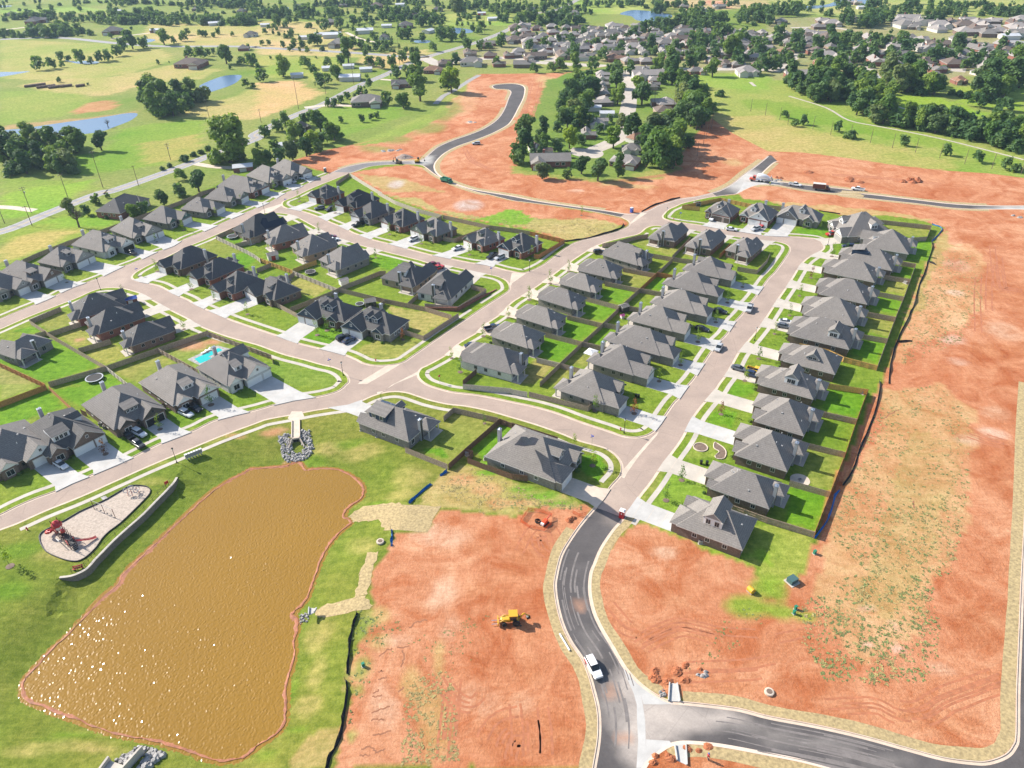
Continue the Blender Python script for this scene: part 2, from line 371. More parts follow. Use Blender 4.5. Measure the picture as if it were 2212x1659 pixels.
blk('B7', '23 1350,1080 1230,1020 1120,940 1040,860 970,770 870,600 780,450 720,320 690,200 680,100 22 690,1640 720,1560 780,1420 880,1270 960,1180 1050,1060 1100,990 1210,850 1290,730 1380,610 1480,470 1560,310 1640,200 1760,60 21 1800,1659 1880,1550 1960,1400 2050,1290 2140,1180 2212,1075 31 90,935 190,790 290,630 370,560 430,530 480,500 490,470 470,432 420,407 370,398 200,385 0,380 21 2100,362 1990,345 1840,325 1650,290 1430,260 1330,237 1305,215 1320,190 1360,152 1420,125 1470,102 1560,80 1700,50 1860,28 z2 0,545 150,470 300,410 450,385 700,395 900,430 1200,480 1600,530 2212,580 31 600,22 880,58 1300,103 1600,140 1900,152 2250,155 2330,190 2330,400 33 2250,-1659 2225,-700 2190,0 2170,500 2150,1000 2145,1370 2120,1470 2050,1550 1900,1605 1750,1605 1500,1570 1200,1490 800,1380 400,1290 0,1215 23 1960,1150 1700,1115 1480,1092', True)
blk('B9', '10 640,1500 720,1462 850,1425 1000,1403 1200,1393 1400,1388 1440,1375 1490,1335 1570,1270 1700,1212 1830,1168 1950,1120 2050,1060 2110,1000 2150,930 2180,850 2200,805 2190,782 2150,772 2070,768 2040,750 2060,735 2120,728 2212,724 20 60,730 100,745 115,775 100,850 60,930 30,990 0,1040 10 2170,1085 2050,1150 1900,1210 1760,1258 1650,1312 1580,1370 1543,1430 1560,1490 1620,1540 1700,1580 1850,1630 11 2000,0 2212,35 21 200,75 500,120 800,160 960,187 1040,190 1110,180 1180,160 1270,115 1380,80 1450,60 1600,40 1720,10 20 1800,1645 1900,1590 2000,1510 2100,1440 2170,1385 2212,1350', False, '20 2230,1340 2300,1360 2290,1385')
_k2 = smooth(W('30 90,1395 z2 660,0 560,80 440,210 500,265 700,320 900,350 1200,390 1600,430 1800,450 2212,505 31 610,2 880,20 1300,70 1600,103 1900,118 2350,120'), 4)
BLK['B9'][1].extend(_k2); BLK['B9'][1].extend(W('v 2330,445 2330,405 30 2212,1540 1900,1500 1500,1475 1100,1430 700,1370 300,1320 20 2212,1310 1900,1150 1700,1000 1500,640 900,560 450,630 0,640 10 1950,640 1850,680 1700,820 1500,1000 1200,1170 850,1250 600,1300 300,1395 560,1470'))
blk('B10', '23 1140,1680 1200,1592 1300,1512 1400,1462 1530,1450 1800,1475 2212,1550 33 300,1610 600,1690', False, 'v 1900,1800 1350,1800')
ZW = -1.8
POND = smooth(W('12 -60,740 0,735 130,725 270,708 300,690 340,680 385,690 425,745 500,738 640,735 760,765 850,815 910,870 925,920 910,980 860,1020 800,1060 760,1110 755,1150 800,1170 815,1195 800,1215 760,1245 700,1300 640,1370 590,1450 550,1540 505,1659 13 480,60 440,180 380,260 320,310 305,340 350,390 345,470 325,560 325,690 295,800 265,900 250,1020 255,1120 245,1230 210,1320 100,1410 0,1470 03 2100,1560 1950,1590 1800,1570 1650,1510 1450,1450 1300,1410 1100,1375 950,1340 800,1290 650,1230 500,1180 400,1130 280,1090 210,1040 200,950 230,880 330,770 450,640 600,500 750,340 900,180 1040,60 02 1060,1659 1200,1520 1330,1400 1480,1260 1640,1110 1760,1000 1870,910 1990,830 2130,760', ZW), 3, True)
if area(POND) < 0: POND = POND[::-1]
RWALL = smooth(W('z3 430,1462 600,1440 760,1375 850,1310 940,1205 1000,1145 1220,920 1420,740 1640,545 1830,350 1950,230 2080,90 2128,10'), 3)   # retaining wall line
BASIN = offset(POND, -16, True)
def land_z(X, Y):
 d = dist_np(POND, X, Y, True); ins = inside_np(POND, X, Y)
 t = np.clip(d/13.0, 0, 1); t = t*t*(3-2*t)*.55 + t*.45
 z = ZW - .05 + (ZB - ZW + .05)*t
 return np.where(ins, ZW - .7, z)
PAINT = []
def reg(s, col, dirt=0.0, soft=0.0, amt=1.0, z=0.0):
 PAINT.append((W(s, z) if isinstance(s, str) else s, col, dirt, soft, amt))
def blob(s, col, dirt, amt=.8):
 """'tile x,y,rx,ry' ellipses in the photo's pixels, laid on the ground"""
 o = None
 for p in V(s):
  x, y, rx, ry = p
  k = .25 if s[0] in '0123' else 1
  pts = [at(x + rx*k*math.cos(w), y + ry*k*math.sin(w)) for w in [i*math.pi/8 for i in range(16)]]
  PAINT.append((pts, col, dirt, -1, amt))
def paint_at(X, Y, base, bd, lib):
 n = X.shape[0]; col = np.tile(np.array(base, float), (n, 1)); dt = np.full(n, float(bd))
 wx = (fbm(X, Y, 6, 3, 3)-.5)*5; wy = (fbm(X, Y, 6, 9, 3)-.5)*5
 wx2 = (fbm(X, Y, 22, 5, 4)-.5)*26; wy2 = (fbm(X, Y, 22, 11, 4)-.5)*26
 for poly, c, d, soft, amt in lib:
  if soft == 0: m = inside_np(poly, X, Y).astype(float)*amt
  elif soft > 0:
   m = inside_np(poly, X+wx*soft, Y+wy*soft).astype(float)*amt
  else:
   P = np.array(poly); cx, cy = P.mean(0); rx = max(np.ptp(P[:,0])/2, .1); ry = max(np.ptp(P[:,1])/2, .1)
   k = min(1, max(rx, ry)/22)
   q = ((X+wx2*k-cx)/rx)**2 + ((Y+wy2*k-cy)/ry)**2
   m = np.clip(1.25-q, 0, 1)*amt
  col = col*(1-m[:,None]) + np.array(c)[None,:]*m[:,None]; dt = dt*(1-m) + d*m
 return col, dt
def mottle(X, Y, col, dt):
 """green / dry mottling on grass, light and dark patches on bare soil"""
 a = fbm(X, Y, 45, 21, 5)[:,None]; b = fbm(X, Y, 9, 33, 4)[:,None]
 g = (1-dt)[:,None]
 dry = np.clip((a-.5)*2.4 + (b-.5)*1.1, -1, 1)
 gcol = col*(1 + dry*np.array([[.32,.08,.45]]))
 s = np.clip((fbm(X, Y, 30, 41, 5)[:,None]-.5)*2.2 + (b-.5)*.6, -1, 1)
 dcol = col*(1 + s*np.array([[.10,.24,.34]]))
 return np.clip(gcol*g + dcol*(1-g), .004, .9)
def painted(name, poly, step, z, base, bd, lib, mat, zf=None, hole=None, lines=(), skirt=0.0, mot=True):
 """one flat or gently shaped sheet inside POLY, coloured from LIB"""
 P = [p[:2] for p in poly]
 xs = [p[0] for p in P]; ys = [p[1] for p in P]
 gx, gy = np.meshgrid(np.arange(min(xs), max(xs), step), np.arange(min(ys), max(ys), step))
 gx = (gx + np.where(np.arange(gx.shape[0]) % 2, step/2, 0)[:,None]).ravel(); gy = gy.ravel()
 k = inside_np(P, gx, gy) & (dist_np(P, gx, gy, True) > step*.35)
 vx, vy = [], []
 for x, y in zip(gx[k], gy[k]):
  u, v = proj(x, y, 0)
  if -250 < u < 2460 and v < 1900: vx.append(x); vy.append(y)
 verts = [Vector(p) for p in P]; edges = []; nP = len(P)
 for ln in lines:
  i = len(verts); verts += [Vector(p[:2]) for p in ln]; edges += [(i+q, i+q+1) for q in range(len(ln)-1)]
 verts += [Vector((x, y)) for x, y in zip(vx, vy)]
 ov, oe, of, _, _, _ = delaunay_2d_cdt(verts, edges, [list(range(nP))], 1, 1e-4)
 A = np.array([(v[0], v[1]) for v in ov]); X, Y = A[:,0], A[:,1]
 Z = np.full(len(A), z) if zf is None else zf(X, Y)
 faces = [list(f) for f in of]
 if hole is not None:
  cx = np.array([A[f].mean(0) for f in faces]); ho = inside_np(hole, cx[:,0], cx[:,1])
  faces = [f for f, h in zip(faces, ho) if not h]
 co = [tuple(q) for q in np.column_stack([X, Y, Z])]
 col, dt = paint_at(X, Y, base, bd, lib)
 if mot: col = mottle(X, Y, col, dt)
 if skirt:
  n = len(co); k0 = []
  for i, p in enumerate(P): k0.append(n+2*i); co += [(p[0], p[1], z), (p[0], p[1], z-skirt)]
  for i in range(nP):
   a, b = k0[i], k0[(i+1) % nP]; faces.append([a, a+1, b+1, b])
  col = np.vstack([col, np.tile(np.array([base]), (2*nP, 1))]); dt = np.concatenate([dt, np.full(2*nP, bd)])
 me = bpy.data.meshes.new(name); me.from_pydata(co, [], faces); me.update()
 set_attr(me, col, dt); me.materials.append(mat)
 o = link(name, me); return struct(o)
def set_attr(me, col, dt):
 a = me.attributes.new('tint', 'FLOAT_COLOR', 'POINT'); a.data.foreach_set('color', np.column_stack([col, np.ones(len(col))]).astype(np.float32).ravel())
 b = me.attributes.new('dirt', 'FLOAT', 'POINT'); b.data.foreach_set('value', np.asarray(dt, np.float32))
reg('00 0,790 600,780 820,850 760,960 500,1010 0,1080', (.20,.27,.045), 0, 1)
reg('00 0,340 950,380 1400,420 1500,520 1100,640 600,700 0,680', (.29,.30,.08), 0, 1)
reg('00 130,740 500,690 1000,660 1500,560 1900,600 1750,680 1300,720 900,830 500,800', (.34,.31,.10), 0, 1)
reg('00 600,960 800,880 1000,870 1040,920 900,960 700,980', (.44,.24,.11), .6, 1)
reg('00 0,1090 300,1060 800,1010 1150,960 1170,985 800,1040 300,1090 0,1130', (.33,.24,.10), .2, 1)
reg('00 1060,1110 1500,1050 1760,1040 1760,1290 1400,1420 700,1520 500,1380 900,1300', (.165,.265,.03), 0, 1)
reg('00 0,1540 700,1560 900,1640 600,1659 0,1659', (.17,.26,.035), 0, 1)
reg('01 0,0 800,-100 500,150 0,260', (.18,.31,.03), 0, 1)
reg('00 1200,1240 1700,1160 1740,1300 1500,1380 1250,1420', (.30,.28,.07), 0, 1, .8)
reg('00 1620,900 2000,850 2212,760 10 200,700 580,820 0,1040 00 1960,1020 1520,1010', (.34,.31,.10), 0, 1)
reg('10 0,720 300,690 580,800 400,890 100,990 0,1020', (.45,.33,.13), .1, 1)
reg('00 0,90 700,60 1000,90 700,110 0,120', (.22,.32,.06), 0, 1)
reg('00 1300,200 2212,230 2212,400 1500,390 1200,350', (.36,.32,.11), 0, 1)
reg('10 0,180 700,190 900,480 1500,420 1500,480 1000,500 0,470', (.38,.33,.12), 0, 1)
reg('10 0,480 700,500 760,560 500,690 0,660', (.26,.30,.06), 0, 1)
reg('10 900,480 1500,490 1300,600 1000,590 860,540', (.42,.33,.13), 0, 1)
reg('10 1640,120 2212,130 2212,220 1640,230', (.26,.32,.07), 0, 1)
reg('10 400,960 900,900 1230,930 1300,1000 1000,1100 700,1200 600,1160', (.165,.26,.035), 0, 1)
reg('01 0,360 400,230 800,150 1050,240 940,310 400,490 0,640', (.22,.28,.04), 0, 1)
reg('01 0,440 400,330 700,340 300,520 0,620', (.40,.32,.10), 0, 1, .8)
reg('01 300,250 800,190 1050,235 900,300 600,320', (.18,.30,.03), 0, 1)
reg('20 1460,640 2212,620 30 300,700 1000,1050 2212,1350 2212,1560 1500,1480 600,1370 0,1320 20 1700,1300 1500,1200', (.24,.29,.06), 0, 1)
reg('20 1600,900 1800,1000 2212,1000 30 400,1130 1200,1300 1700,1440 1500,1480 600,1370 0,1320 20 1800,1290 1650,1150', (.36,.31,.10), 0, 1, .85)
reg('20 2000,860 2212,860 30 200,900 900,1050 1500,1200 2212,1390 2212,1480 1500,1300 700,1130 100,1010 20 2212,960 2050,930', (.175,.265,.035), 0, 1)
reg('20 1480,660 2212,640 2212,780 1800,760 1600,740', (.22,.31,.05), 0, 1)
reg('30 1080,820 1480,840 1700,920 1900,980 1900,1010 1100,950', (.20,.31,.03), 0, 1)
reg('30 1480,740 2212,760 2212,960 1700,900', (.20,.30,.035), 0, 1)
reg('30 0,0 2212,0 2212,130 1000,150 300,130', (.30,.32,.10), 0, 1)
reg('20 500,20 1200,20 1100,120 760,120', (.26,.33,.07), 0, 1)
reg('20 1300,0 2212,0 2212,60 1600,100 1380,60', (.36,.31,.13), 0, 1)
reg('20 1660,0 1900,10 1880,75 1720,60', (.5,.27,.16), 1, 1)
for s in ('20 0,230 1500,250 2212,280 2212,640 1480,620 900,560 500,520 0,520', '30 0,150 2212,150 2212,640 900,700 0,690', '10 1700,440 2212,380 2212,560 1700,560'):
 reg(s, (.27,.26,.12), .3, 1, .8)
FAR = list(PAINT); PAINT = []
reg('10 300,1395 560,1480 640,1500 850,1425 1400,1388 1440,1376 1700,1212 2050,1060 2180,850 2040,750 2212,640 1950,640 1850,680 1700,830 1500,1000 1200,1170 850,1260 600,1310', DIRT, 1, .3)
reg('10 1950,650 2212,640 20 460,640 500,760 400,980 350,1060 0,1190 10 1950,1300 1940,1450 2000,1480 20 500,1560 1400,1490 1640,1330 1880,1285 2212,1320 30 300,1330 700,1380 1100,1440 1500,1480 2212,1560 2400,1800 0,1659 21 1500,60 0,40 11 1900,0 10 1540,1480 1540,1380 1900,1200 2212,1050 2212,760 2050,740', DIRT, 1, .3)
reg('10 1300,1060 1550,960 1700,760 1850,690 1820,800 1700,960 1500,1080 1100,1240 850,1270 1000,1180', (.24,.29,.06), .1, 1)
reg('10 1640,900 1850,760 1950,800 1900,950 1700,1040', (.50,.27,.14), .6, 1, .8)
blob('10 1500,1120,150,50 1700,940,100,80 1250,1205,150,40 1000,1290,140,30 1600,1010,120,60', (.22,.24,.06), .2, .75)
blob('10 1820,1060,160,60 1000,1370,180,40 700,1400,200,50 1500,1200,140,50', (.55,.25,.13), 1, .7)
blob('20 300,720,110,90 120,900,60,100 1900,1410,110,40 1000,1600,250,25', (.45,.33,.14), .7, .7)
blob('20 560,1650,60,15 10 1850,1060,40,12', (.68,.52,.40), 1, .9)
reg('20 0,1440 160,1440 500,1480 1000,1440 1500,1440 1300,1540 800,1580 500,1560 0,1500', (.24,.26,.06), .1, 1)
reg('20 30,1380 300,700 520,620 900,560 1480,640 1740,960 1500,1290 1300,1460 800,1560 100,1480', (.15,.22,.04), .1, 1)
reg('10 870,1482 1300,1424 1470,1455 1700,1592 11 2000,25 2212,78 21 400,130 920,218 1005,260 1012,285 980,308 21 940,280 800,380 460,430 160,330 0,300 11 1600,200 1200,60 10 1000,1640 820,1500', DIRT, 1, .3)
reg('11 1150,30 1400,60 1600,160 2000,220 2212,200 21 200,230 700,230 950,280 820,370 460,425 160,325 0,300 11 1620,190 1350,110', (.34,.30,.10), .25, 1)
reg('11 1900,240 2212,140 21 180,230 100,290 11 2050,285', (.17,.30,.03), .0, 1)
reg('10 860,1500 1250,1540 1500,1620 1650,1659 1100,1659', (.40,.30,.12), .35, 1, .8)
blob('10 1200,1600,90,40 11 1850,110,150,50', GREYD, 1, .85)
reg('23 1380,1085 1230,1020 1040,860 870,600 720,320 680,0 22 700,1640 780,1480 960,1290 1080,1200 1420,1280 2212,1659 32 300,1560 420,1350 500,1000 680,640 870,180 960,40 31 1050,1480 1180,1130 1420,460 1520,310 1300,240 960,200 620,200 450,160 150,130 21 2212,80 1990,60 31 -300,-40 600,-20 1000,30 1600,130 2300,130 2300,1659 33 2170,1659 0,1215', DIRT, 1, .25)
reg('31 150,130 450,160 700,200 960,200 1300,240 1420,270 1400,230 900,150 400,110 0,80', (.42,.33,.13), .4, 1, .8)
reg('31 1420,460 1760,440 1860,560 1850,1000 1650,1200 1250,1300 1150,1500 1080,1480 1180,1130', (.50,.30,.14), .65, 1, .75)
reg('31 1180,1180 1420,460 1520,310 1560,460 1400,760 1330,1000 1150,1250', (.30,.28,.08), .2, 1, .7)
reg('32 1000,40 1500,0 1800,250 1750,700 1760,1100 1500,1659 33 1300,500 800,800 500,400 32 400,1659 560,1200 700,800 960,400', (.49,.32,.15), .6, 1, .7)
reg('32 1250,400 1700,500 1650,900 1500,1200 1350,1659 33 1000,400 700,200 32 900,1500 1100,900', (.34,.27,.09), .4, 1, .45)
reg('32 0,1200 400,1310 370,1400 330,1560 270,1659 33 100,60 0,80 23 2150,60 2100,-40 22 2212,1620 1700,1430 1300,1280 1080,1190 1200,1190 1500,1300', (.25,.29,.05), .0, .6)
blob('33 100,320,200,90 60,120,110,130 330,360,120,60 23 2000,280,230,110 2150,120,120,100', (.19,.28,.03), .05, .9)
reg('22 1100,1200 1420,1280 2000,1500 32 0,1560 0,1400 22 1900,1480 1420,1290', (.20,.30,.03), 0, 1)
reg('31 1500,320 1900,400 1940,420 1860,560 1700,420', DARKD, 1, 1, .7); reg('31 1780,1300 2200,1330 2200,1450 1780,1500', DARKD, 1, 1, .7)
blob('31 1600,870,80,30 1640,1290,100,45 1650,1480,90,40 1650,640,100,60 32 1700,480,120,50 1900,420,140,60 33 1100,440,60,30 1130,640,60,50 870,300,80,30 850,610,60,20', (.60,.45,.35), 1, .5)
blob('32 1950,800,180,300 33 1900,400,200,250 500,900,400,120 1400,1250,500,120 300,600,250,150 23 1500,600,350,150 1300,200,300,120 1800,950,300,80 22 1300,1450,300,100 31 1950,800,120,300', DARKD, 1, .55)
blob('22 1300,1480,150,60 31 2000,1200,120,80 32 1950,250,150,60 33 1500,800,120,60', PALE, 1, .7)
reg('12 1590,1090 1900,1130 2212,1150 22 300,1060 620,1040 700,1070 600,1210 400,1480 375,1659 23 370,200 440,420 700,1000 745,1300 700,1659 13 880,1659 700,1659 730,1300 850,1050 800,800 1000,330 1000,0 12 1130,1450 1220,1280 1480,1285', DIRT, 1, .3)
reg('13 480,1330 800,1000 740,850 790,700 730,1300 600,1659 250,1659', (.40,.27,.12), .5, 1, .5)
blob('13 1500,1300,130,350 1400,950,90,200 1650,700,60,200 1050,350,140,100 950,800,120,150 1100,560,120,80', (.42,.32,.12), .45, .6)
blob('13 960,800,60,120 900,1000,50,60 980,400,80,60 820,1390,50,60 940,500,50,70', (.22,.28,.06), .2, .7)
blob('13 2050,1400,250,200 2000,120,200,140 23 400,1400,200,250 150,800,140,120 22 150,1400,200,150 60,1550,200,100 12 1900,1350,200,120', DARKD, 1, .6)
blob('13 1600,150,150,160 1700,450,90,140 1900,1080,250,140 1250,550,150,60 1150,1150,140,250 12 1600,1300,250,120 23 100,1100,120,120', PALE, 1, .45)
reg('12 1650,740 1820,690 2212,850 22 0,850 400,960 600,1050 500,1090 300,1070 0,1100 12 2212,1150 1900,1120 1590,1070 1400,1050 1500,880', (.36,.29,.10), .35, 1)
blob('12 1800,820,140,60 2000,900,150,70 22 100,1010,150,40 12 2100,1020,120,60', (.55,.28,.15), 1, .6)
blob('22 260,950,160,40 100,900,120,30 12 2000,760,120,30 1950,690,100,25 22 400,1020,150,25', (.13,.29,.02), 0, .8)
reg('02 -200,1280 0,1290 140,1310 350,1250 700,1090 1000,960 1500,730 1750,580 2000,480 2212,390 12 300,330 500,290 650,280 900,390 1290,540 1650,740 1510,880 1300,1030 920,1010 940,900 900,820 750,700 480,640 300,640 0,700 02 1990,800 1600,1100 1200,1500 1000,1659 03 850,180 450,600 190,900 170,1040 300,1150 800,1320 1200,1410 2000,1610 13 200,1370 290,1150 300,900 360,600 400,380 460,200 540,0 12 560,1640 700,1400 850,1200 850,1155 1060,1150 1100,1260 1230,1290 1150,1420 1000,1659 13 950,180 850,300 800,620 730,1300 480,1330 250,1659 03 0,1659 0,0 02 -300,1659', (.16,.19,.028), 0, .3)
blob('12 900,560,240,60 1350,800,200,110 1250,950,150,60 600,520,160,50 02 1800,450,200,50 1350,850,150,40 03 300,1450,350,100 800,1450,250,60 13 550,500,120,150 560,800,100,150 450,1100,130,120 12 900,1380,160,80 02 500,1480,200,60 02 1400,700,250,35', (.34,.29,.09), 0, .65)
blob('12 500,620,120,60 1050,1000,130,40 820,480,200,40 02 200,1450,180,90 03 100,150,150,100 550,1330,300,40 13 330,480,40,200 310,950,40,150 350,1300,100,40 100,1520,120,40', LUSH, 0, .4)
blob('12 200,390,90,25 130,420,100,30 250,640,40,30 02 2050,440,100,20', (.50,.27,.14), .8, .7)
reg('23 1280,1540 1400,1470 1550,1455 1650,1659 1290,1659 1270,1600', DARKD, 1, .3)
reg('23 1650,1560 1800,1590 1900,1640 2212,1620 2212,1659 1650,1659', DIRT, 1, .5)
NEAR = PAINT; PAINT = []
def sgn(name): return 1 if area(BLK[name][1]) > 0 else -1
def sub(name, a, b, k=None):
 k = k or BLK[name][0]; A = W(a)[0]; B = W(b)[0]
 i = min(range(len(k)), key=lambda q: math.dist(k[q], A)); j = min(range(len(k)), key=lambda q: math.dist(k[q], B))
 if BLK[name][2]:
  a1 = k[i:j+1] if i <= j else k[i:] + k[:j+1]
  return a1 if len(a1) <= len(k)/2 + 1 else (k[j:i+1] if j <= i else k[j:] + k[:i+1])
 return k[i:j+1] if i <= j else k[j:i+1]
def ribbon(mb, line, o0, o1, z, closed=False, m=0):
 a = offset(line, o0, closed); b = offset(line, o1, closed); n = len(line)
 if o0 < o1: a, b = b, a
 for i in range(n if closed else n-1):
  j = (i+1) % n
  mb.face([(*a[i], z), (*a[j], z), (*b[j], z), (*b[i], z)], m)
def kerb(name, line, s, closed, mat, g=.55, z0=.022):
 mb = MB(); n = len(line)
 prof = [(-g, z0), (-.02, z0+.012), (0, ZB+.018), (.17, ZB+.02), (.19, ZB-.02)]
 rows = [[(*p, z) for p in offset(line, s*o, closed)] for o, z in prof]
 for r0, r1 in zip(rows[:-1], rows[1:]):
  for i in range(n if closed else n-1):
   j = (i+1) % n; q = [r0[i], r0[j], r1[j], r1[i]]
   mb.face(q if s > 0 else q[::-1])
 return struct(mb.build(name, mat))
def walk(line, s, o0, o1, z, mat, name='pavement'):
 mb = MB(); ribbon(mb, line, s*o0, s*o1, z)
 return struct(mb.build(name, mat))
def flat(name, pts, z, mat):
 mb = MB(); p = [q[:2] for q in pts]
 if area(p) < 0: p = p[::-1]
 mb.face([(x, y, z) for x, y in p]); return struct(mb.build(name, mat))
def ground():
 xs = np.concatenate([[-9000,-5000,-3000,-2000,-1400,-1100], np.arange(-900, 900, 5.0), [900,1100,1400,2000,3000,5000,9000]])
 ys = np.concatenate([[-600,-200], np.arange(-40, 260, 5.0), np.arange(260, 1300, 4.0), [1300,1400,1600,2000,3000,5000,9000]])
 GX, GY = np.meshgrid(xs, ys); X = GX.ravel(); Y = GY.ravel(); nx = len(xs); ny = len(ys)
 col, dt = paint_at(X, Y, FIELD, 0, FAR + NEAR[:6]); col = mottle(X, Y, col, dt)
 cx = (GX[:-1,:-1] + GX[1:,1:])/2; cy = (GY[:-1,:-1] + GY[1:,1:])/2
 hole = inside_np(offset(POND, -17, True), cx.ravel(), cy.ravel()).reshape(cx.shape)
 nearw = dist_np(RWALL, cx.ravel(), cy.ravel()).reshape(cx.shape) < 7
 I = np.arange(nx*ny).reshape(ny, nx)
 F = np.stack([I[:-1,:-1], I[:-1,1:], I[1:,1:], I[1:,:-1]], -1)[~(hole | nearw)]
 me = bpy.data.meshes.new('ground'); me.from_pydata([(x, y, 0) for x, y in zip(X, Y)], [], F.tolist()); me.update()
 set_attr(me, col, dt); me.materials.append(M['land']); return struct(link('ground', me))
ground()
BASE = {'B1': (GRASS, 0, 1.2), 'B2': (GRASS, 0, 1.5), 'B3': (GRASS, 0, 1.5), 'B4': (GRASS, 0, 1.1), 'B5': (GRASS, 0, 1.2), 'B6': (OLIVE, 0, 1.0), 'B7': (GRASS, 0, 1.2), 'B9': (DIRT, 1, 2.5), 'B10': (DARKD, 1, .8)}
_hi = offset(RWALL, .2); _lo = offset(RWALL, -.2)
WALLZ0 = -1.6
def b6z(X, Y):
 z = land_z(X, Y)
 d = dist_np(RWALL, X, Y)
 P = np.array(RWALL); nr = np.array(normals(RWALL))
 idx = ((X[:,None]-P[None,:,0])**2 + (Y[:,None]-P[None,:,1])**2).argmin(1) if len(X) < 400 else None
 if idx is None:
  idx = np.empty(len(X), int)
  for s0 in range(0, len(X), 4000):
   idx[s0:s0+4000] = ((X[s0:s0+4000,None]-P[None,:,0])**2 + (Y[s0:s0+4000,None]-P[None,:,1])**2).argmin(1)
 side = (X-P[idx,0])*nr[idx,0] + (Y-P[idx,1])*nr[idx,1]      # >0: playground side
 ends = np.minimum(idx, len(P)-1-idx)/4.0
 drop = np.clip(ends, 0, 1)
 low = (side < 0) & (d < 9)
 foot = WALLZ0 + .1 - d*.04
 z = np.where(low, np.minimum(z, z*(1-drop) + drop*np.minimum(z, foot)), z)
 hi = (side >= 0) & (d < 12)
 return np.where(hi, ZB, z)
def yards_for(name): return NEAR + YARDS
YARDS = []
def roof_wing(mb, wl, x0, x1, y0, y1, ze, pitch, axis, h0, h1, oh=.42, fascia=True, flat_t=.17):
 """one roof over a rectangle: ridge along AXIS; h0/h1 True = hipped end, False = gable (its triangle goes to the wall mesh WL)"""
 if axis == 'y':
  T = lambda a, b, z: (b, a, z); a0, a1, b0, b1 = y0, y1, x0, x1
 else:
  T = lambda a, b, z: (a, b, z); a0, a1, b0, b1 = x0, x1, y0, y1
 half = (b1-b0)/2; rise = half*pitch; mid = (b0+b1)/2; zr = ze + rise
 r0 = a0 + (half if h0 else 0); r1 = a1 - (half if h1 else 0)
 if r0 > r1: r0 = r1 = (a0+a1)/2
 flip = axis == 'y'
 def F(pts, m=0): mb.face(pts[::-1] if flip else pts, m)
 F([T(a0,b0,ze), T(a1,b0,ze), T(r1,mid,zr), T(r0,mid,zr)]); F([T(a1,b1,ze), T(a0,b1,ze), T(r0,mid,zr), T(r1,mid,zr)])
 if h0: F([T(a0,b1,ze), T(a0,b0,ze), T(r0,mid,zr)])
 elif wl is not None:
  q = [T(a0+oh*.8,b1-.3,ze-.02), T(a0+oh*.8,b0+.3,ze-.02), T(a0+oh*.8,mid,zr-.3*pitch-.02)]; wl.face(q[::-1] if flip else q, 1)
 if h1: F([T(a1,b0,ze), T(a1,b1,ze), T(r1,mid,zr)])
 elif wl is not None:
  q = [T(a1-oh*.8,b0+.3,ze-.02), T(a1-oh*.8,b1-.3,ze-.02), T(a1-oh*.8,mid,zr-.3*pitch-.02)]; wl.face(q[::-1] if flip else q, 1)
 t = flat_t
 for s, e in ((T(a0,b0,ze),T(a1,b0,ze)), (T(a1,b1,ze),T(a0,b1,ze))):
  F([(s[0],s[1],s[2]-t), (e[0],e[1],e[2]-t), e, s], 1)
 for hip, s, mm, e in ((h0, T(a0,b1,ze), T(r0,mid,zr), T(a0,b0,ze)), (h1, T(a1,b0,ze), T(r1,mid,zr), T(a1,b1,ze))):
  dn = lambda p: (p[0], p[1], p[2]-t)
  if hip: F([dn(s), dn(e), e, s], 1)
  else: F([dn(s), dn(mm), mm, s], 1); F([dn(mm), dn(e), e, mm], 1)
 i = .55
 F([T(a0,b0+i,ze-t+.01), T(a1,b0+i,ze-t+.01), T(a1,b0,ze-t), T(a0,b0,ze-t)], 1); F([T(a0,b1,ze-t), T(a1,b1,ze-t), T(a1,b1-i,ze-t+.01), T(a0,b1-i,ze-t+.01)], 1)
 if r1 - r0 > .3:
  c = .16
  F([T(r0,mid-c,zr-c*pitch+.035), T(r1,mid-c,zr-c*pitch+.035), T(r1,mid,zr+.04), T(r0,mid,zr+.04)]); F([T(r1,mid+c,zr-c*pitch+.035), T(r0,mid+c,zr-c*pitch+.035), T(r0,mid,zr+.04), T(r1,mid,zr+.04)])
 return zr
_WIN = {}
def window(parent, x, y, z, nx, ny, w=1.0, h=1.4, frame='white', name='window'):
 """a window unit facing (nx,ny): frame as the part, its pane as the sub-part"""
 k = (w, h, frame)
 if k not in _WIN:
  f = MB(); t = .11
  f.box(-w/2-t, w/2+t, -.05, .06, h, h+t); f.box(-w/2-t, w/2+t, -.05, .08, -t, 0); f.box(-w/2-t, -w/2, -.05, .06, 0, h); f.box(w/2, w/2+t, -.05, .06, 0, h)
  f.box(-.03, .03, -.03, .035, 0, h)
  p = MB(); p.face([(-w/2, .015, 0), (-w/2, .015, h), (w/2, .015, h), (w/2, .015, 0)])
  mf = f.mesh('window'); mf.materials.append(M[frame]); mp = p.mesh('pane'); mp.materials.append(M['glass']); _WIN[k] = (mf, mp)
 o = link(name, _WIN[k][0], parent, (x, y, z)); o.rotation_euler = (0, 0, math.atan2(ny, nx) - math.pi/2)
 q = link('pane', _WIN[k][1], o); return o
_GD = {}
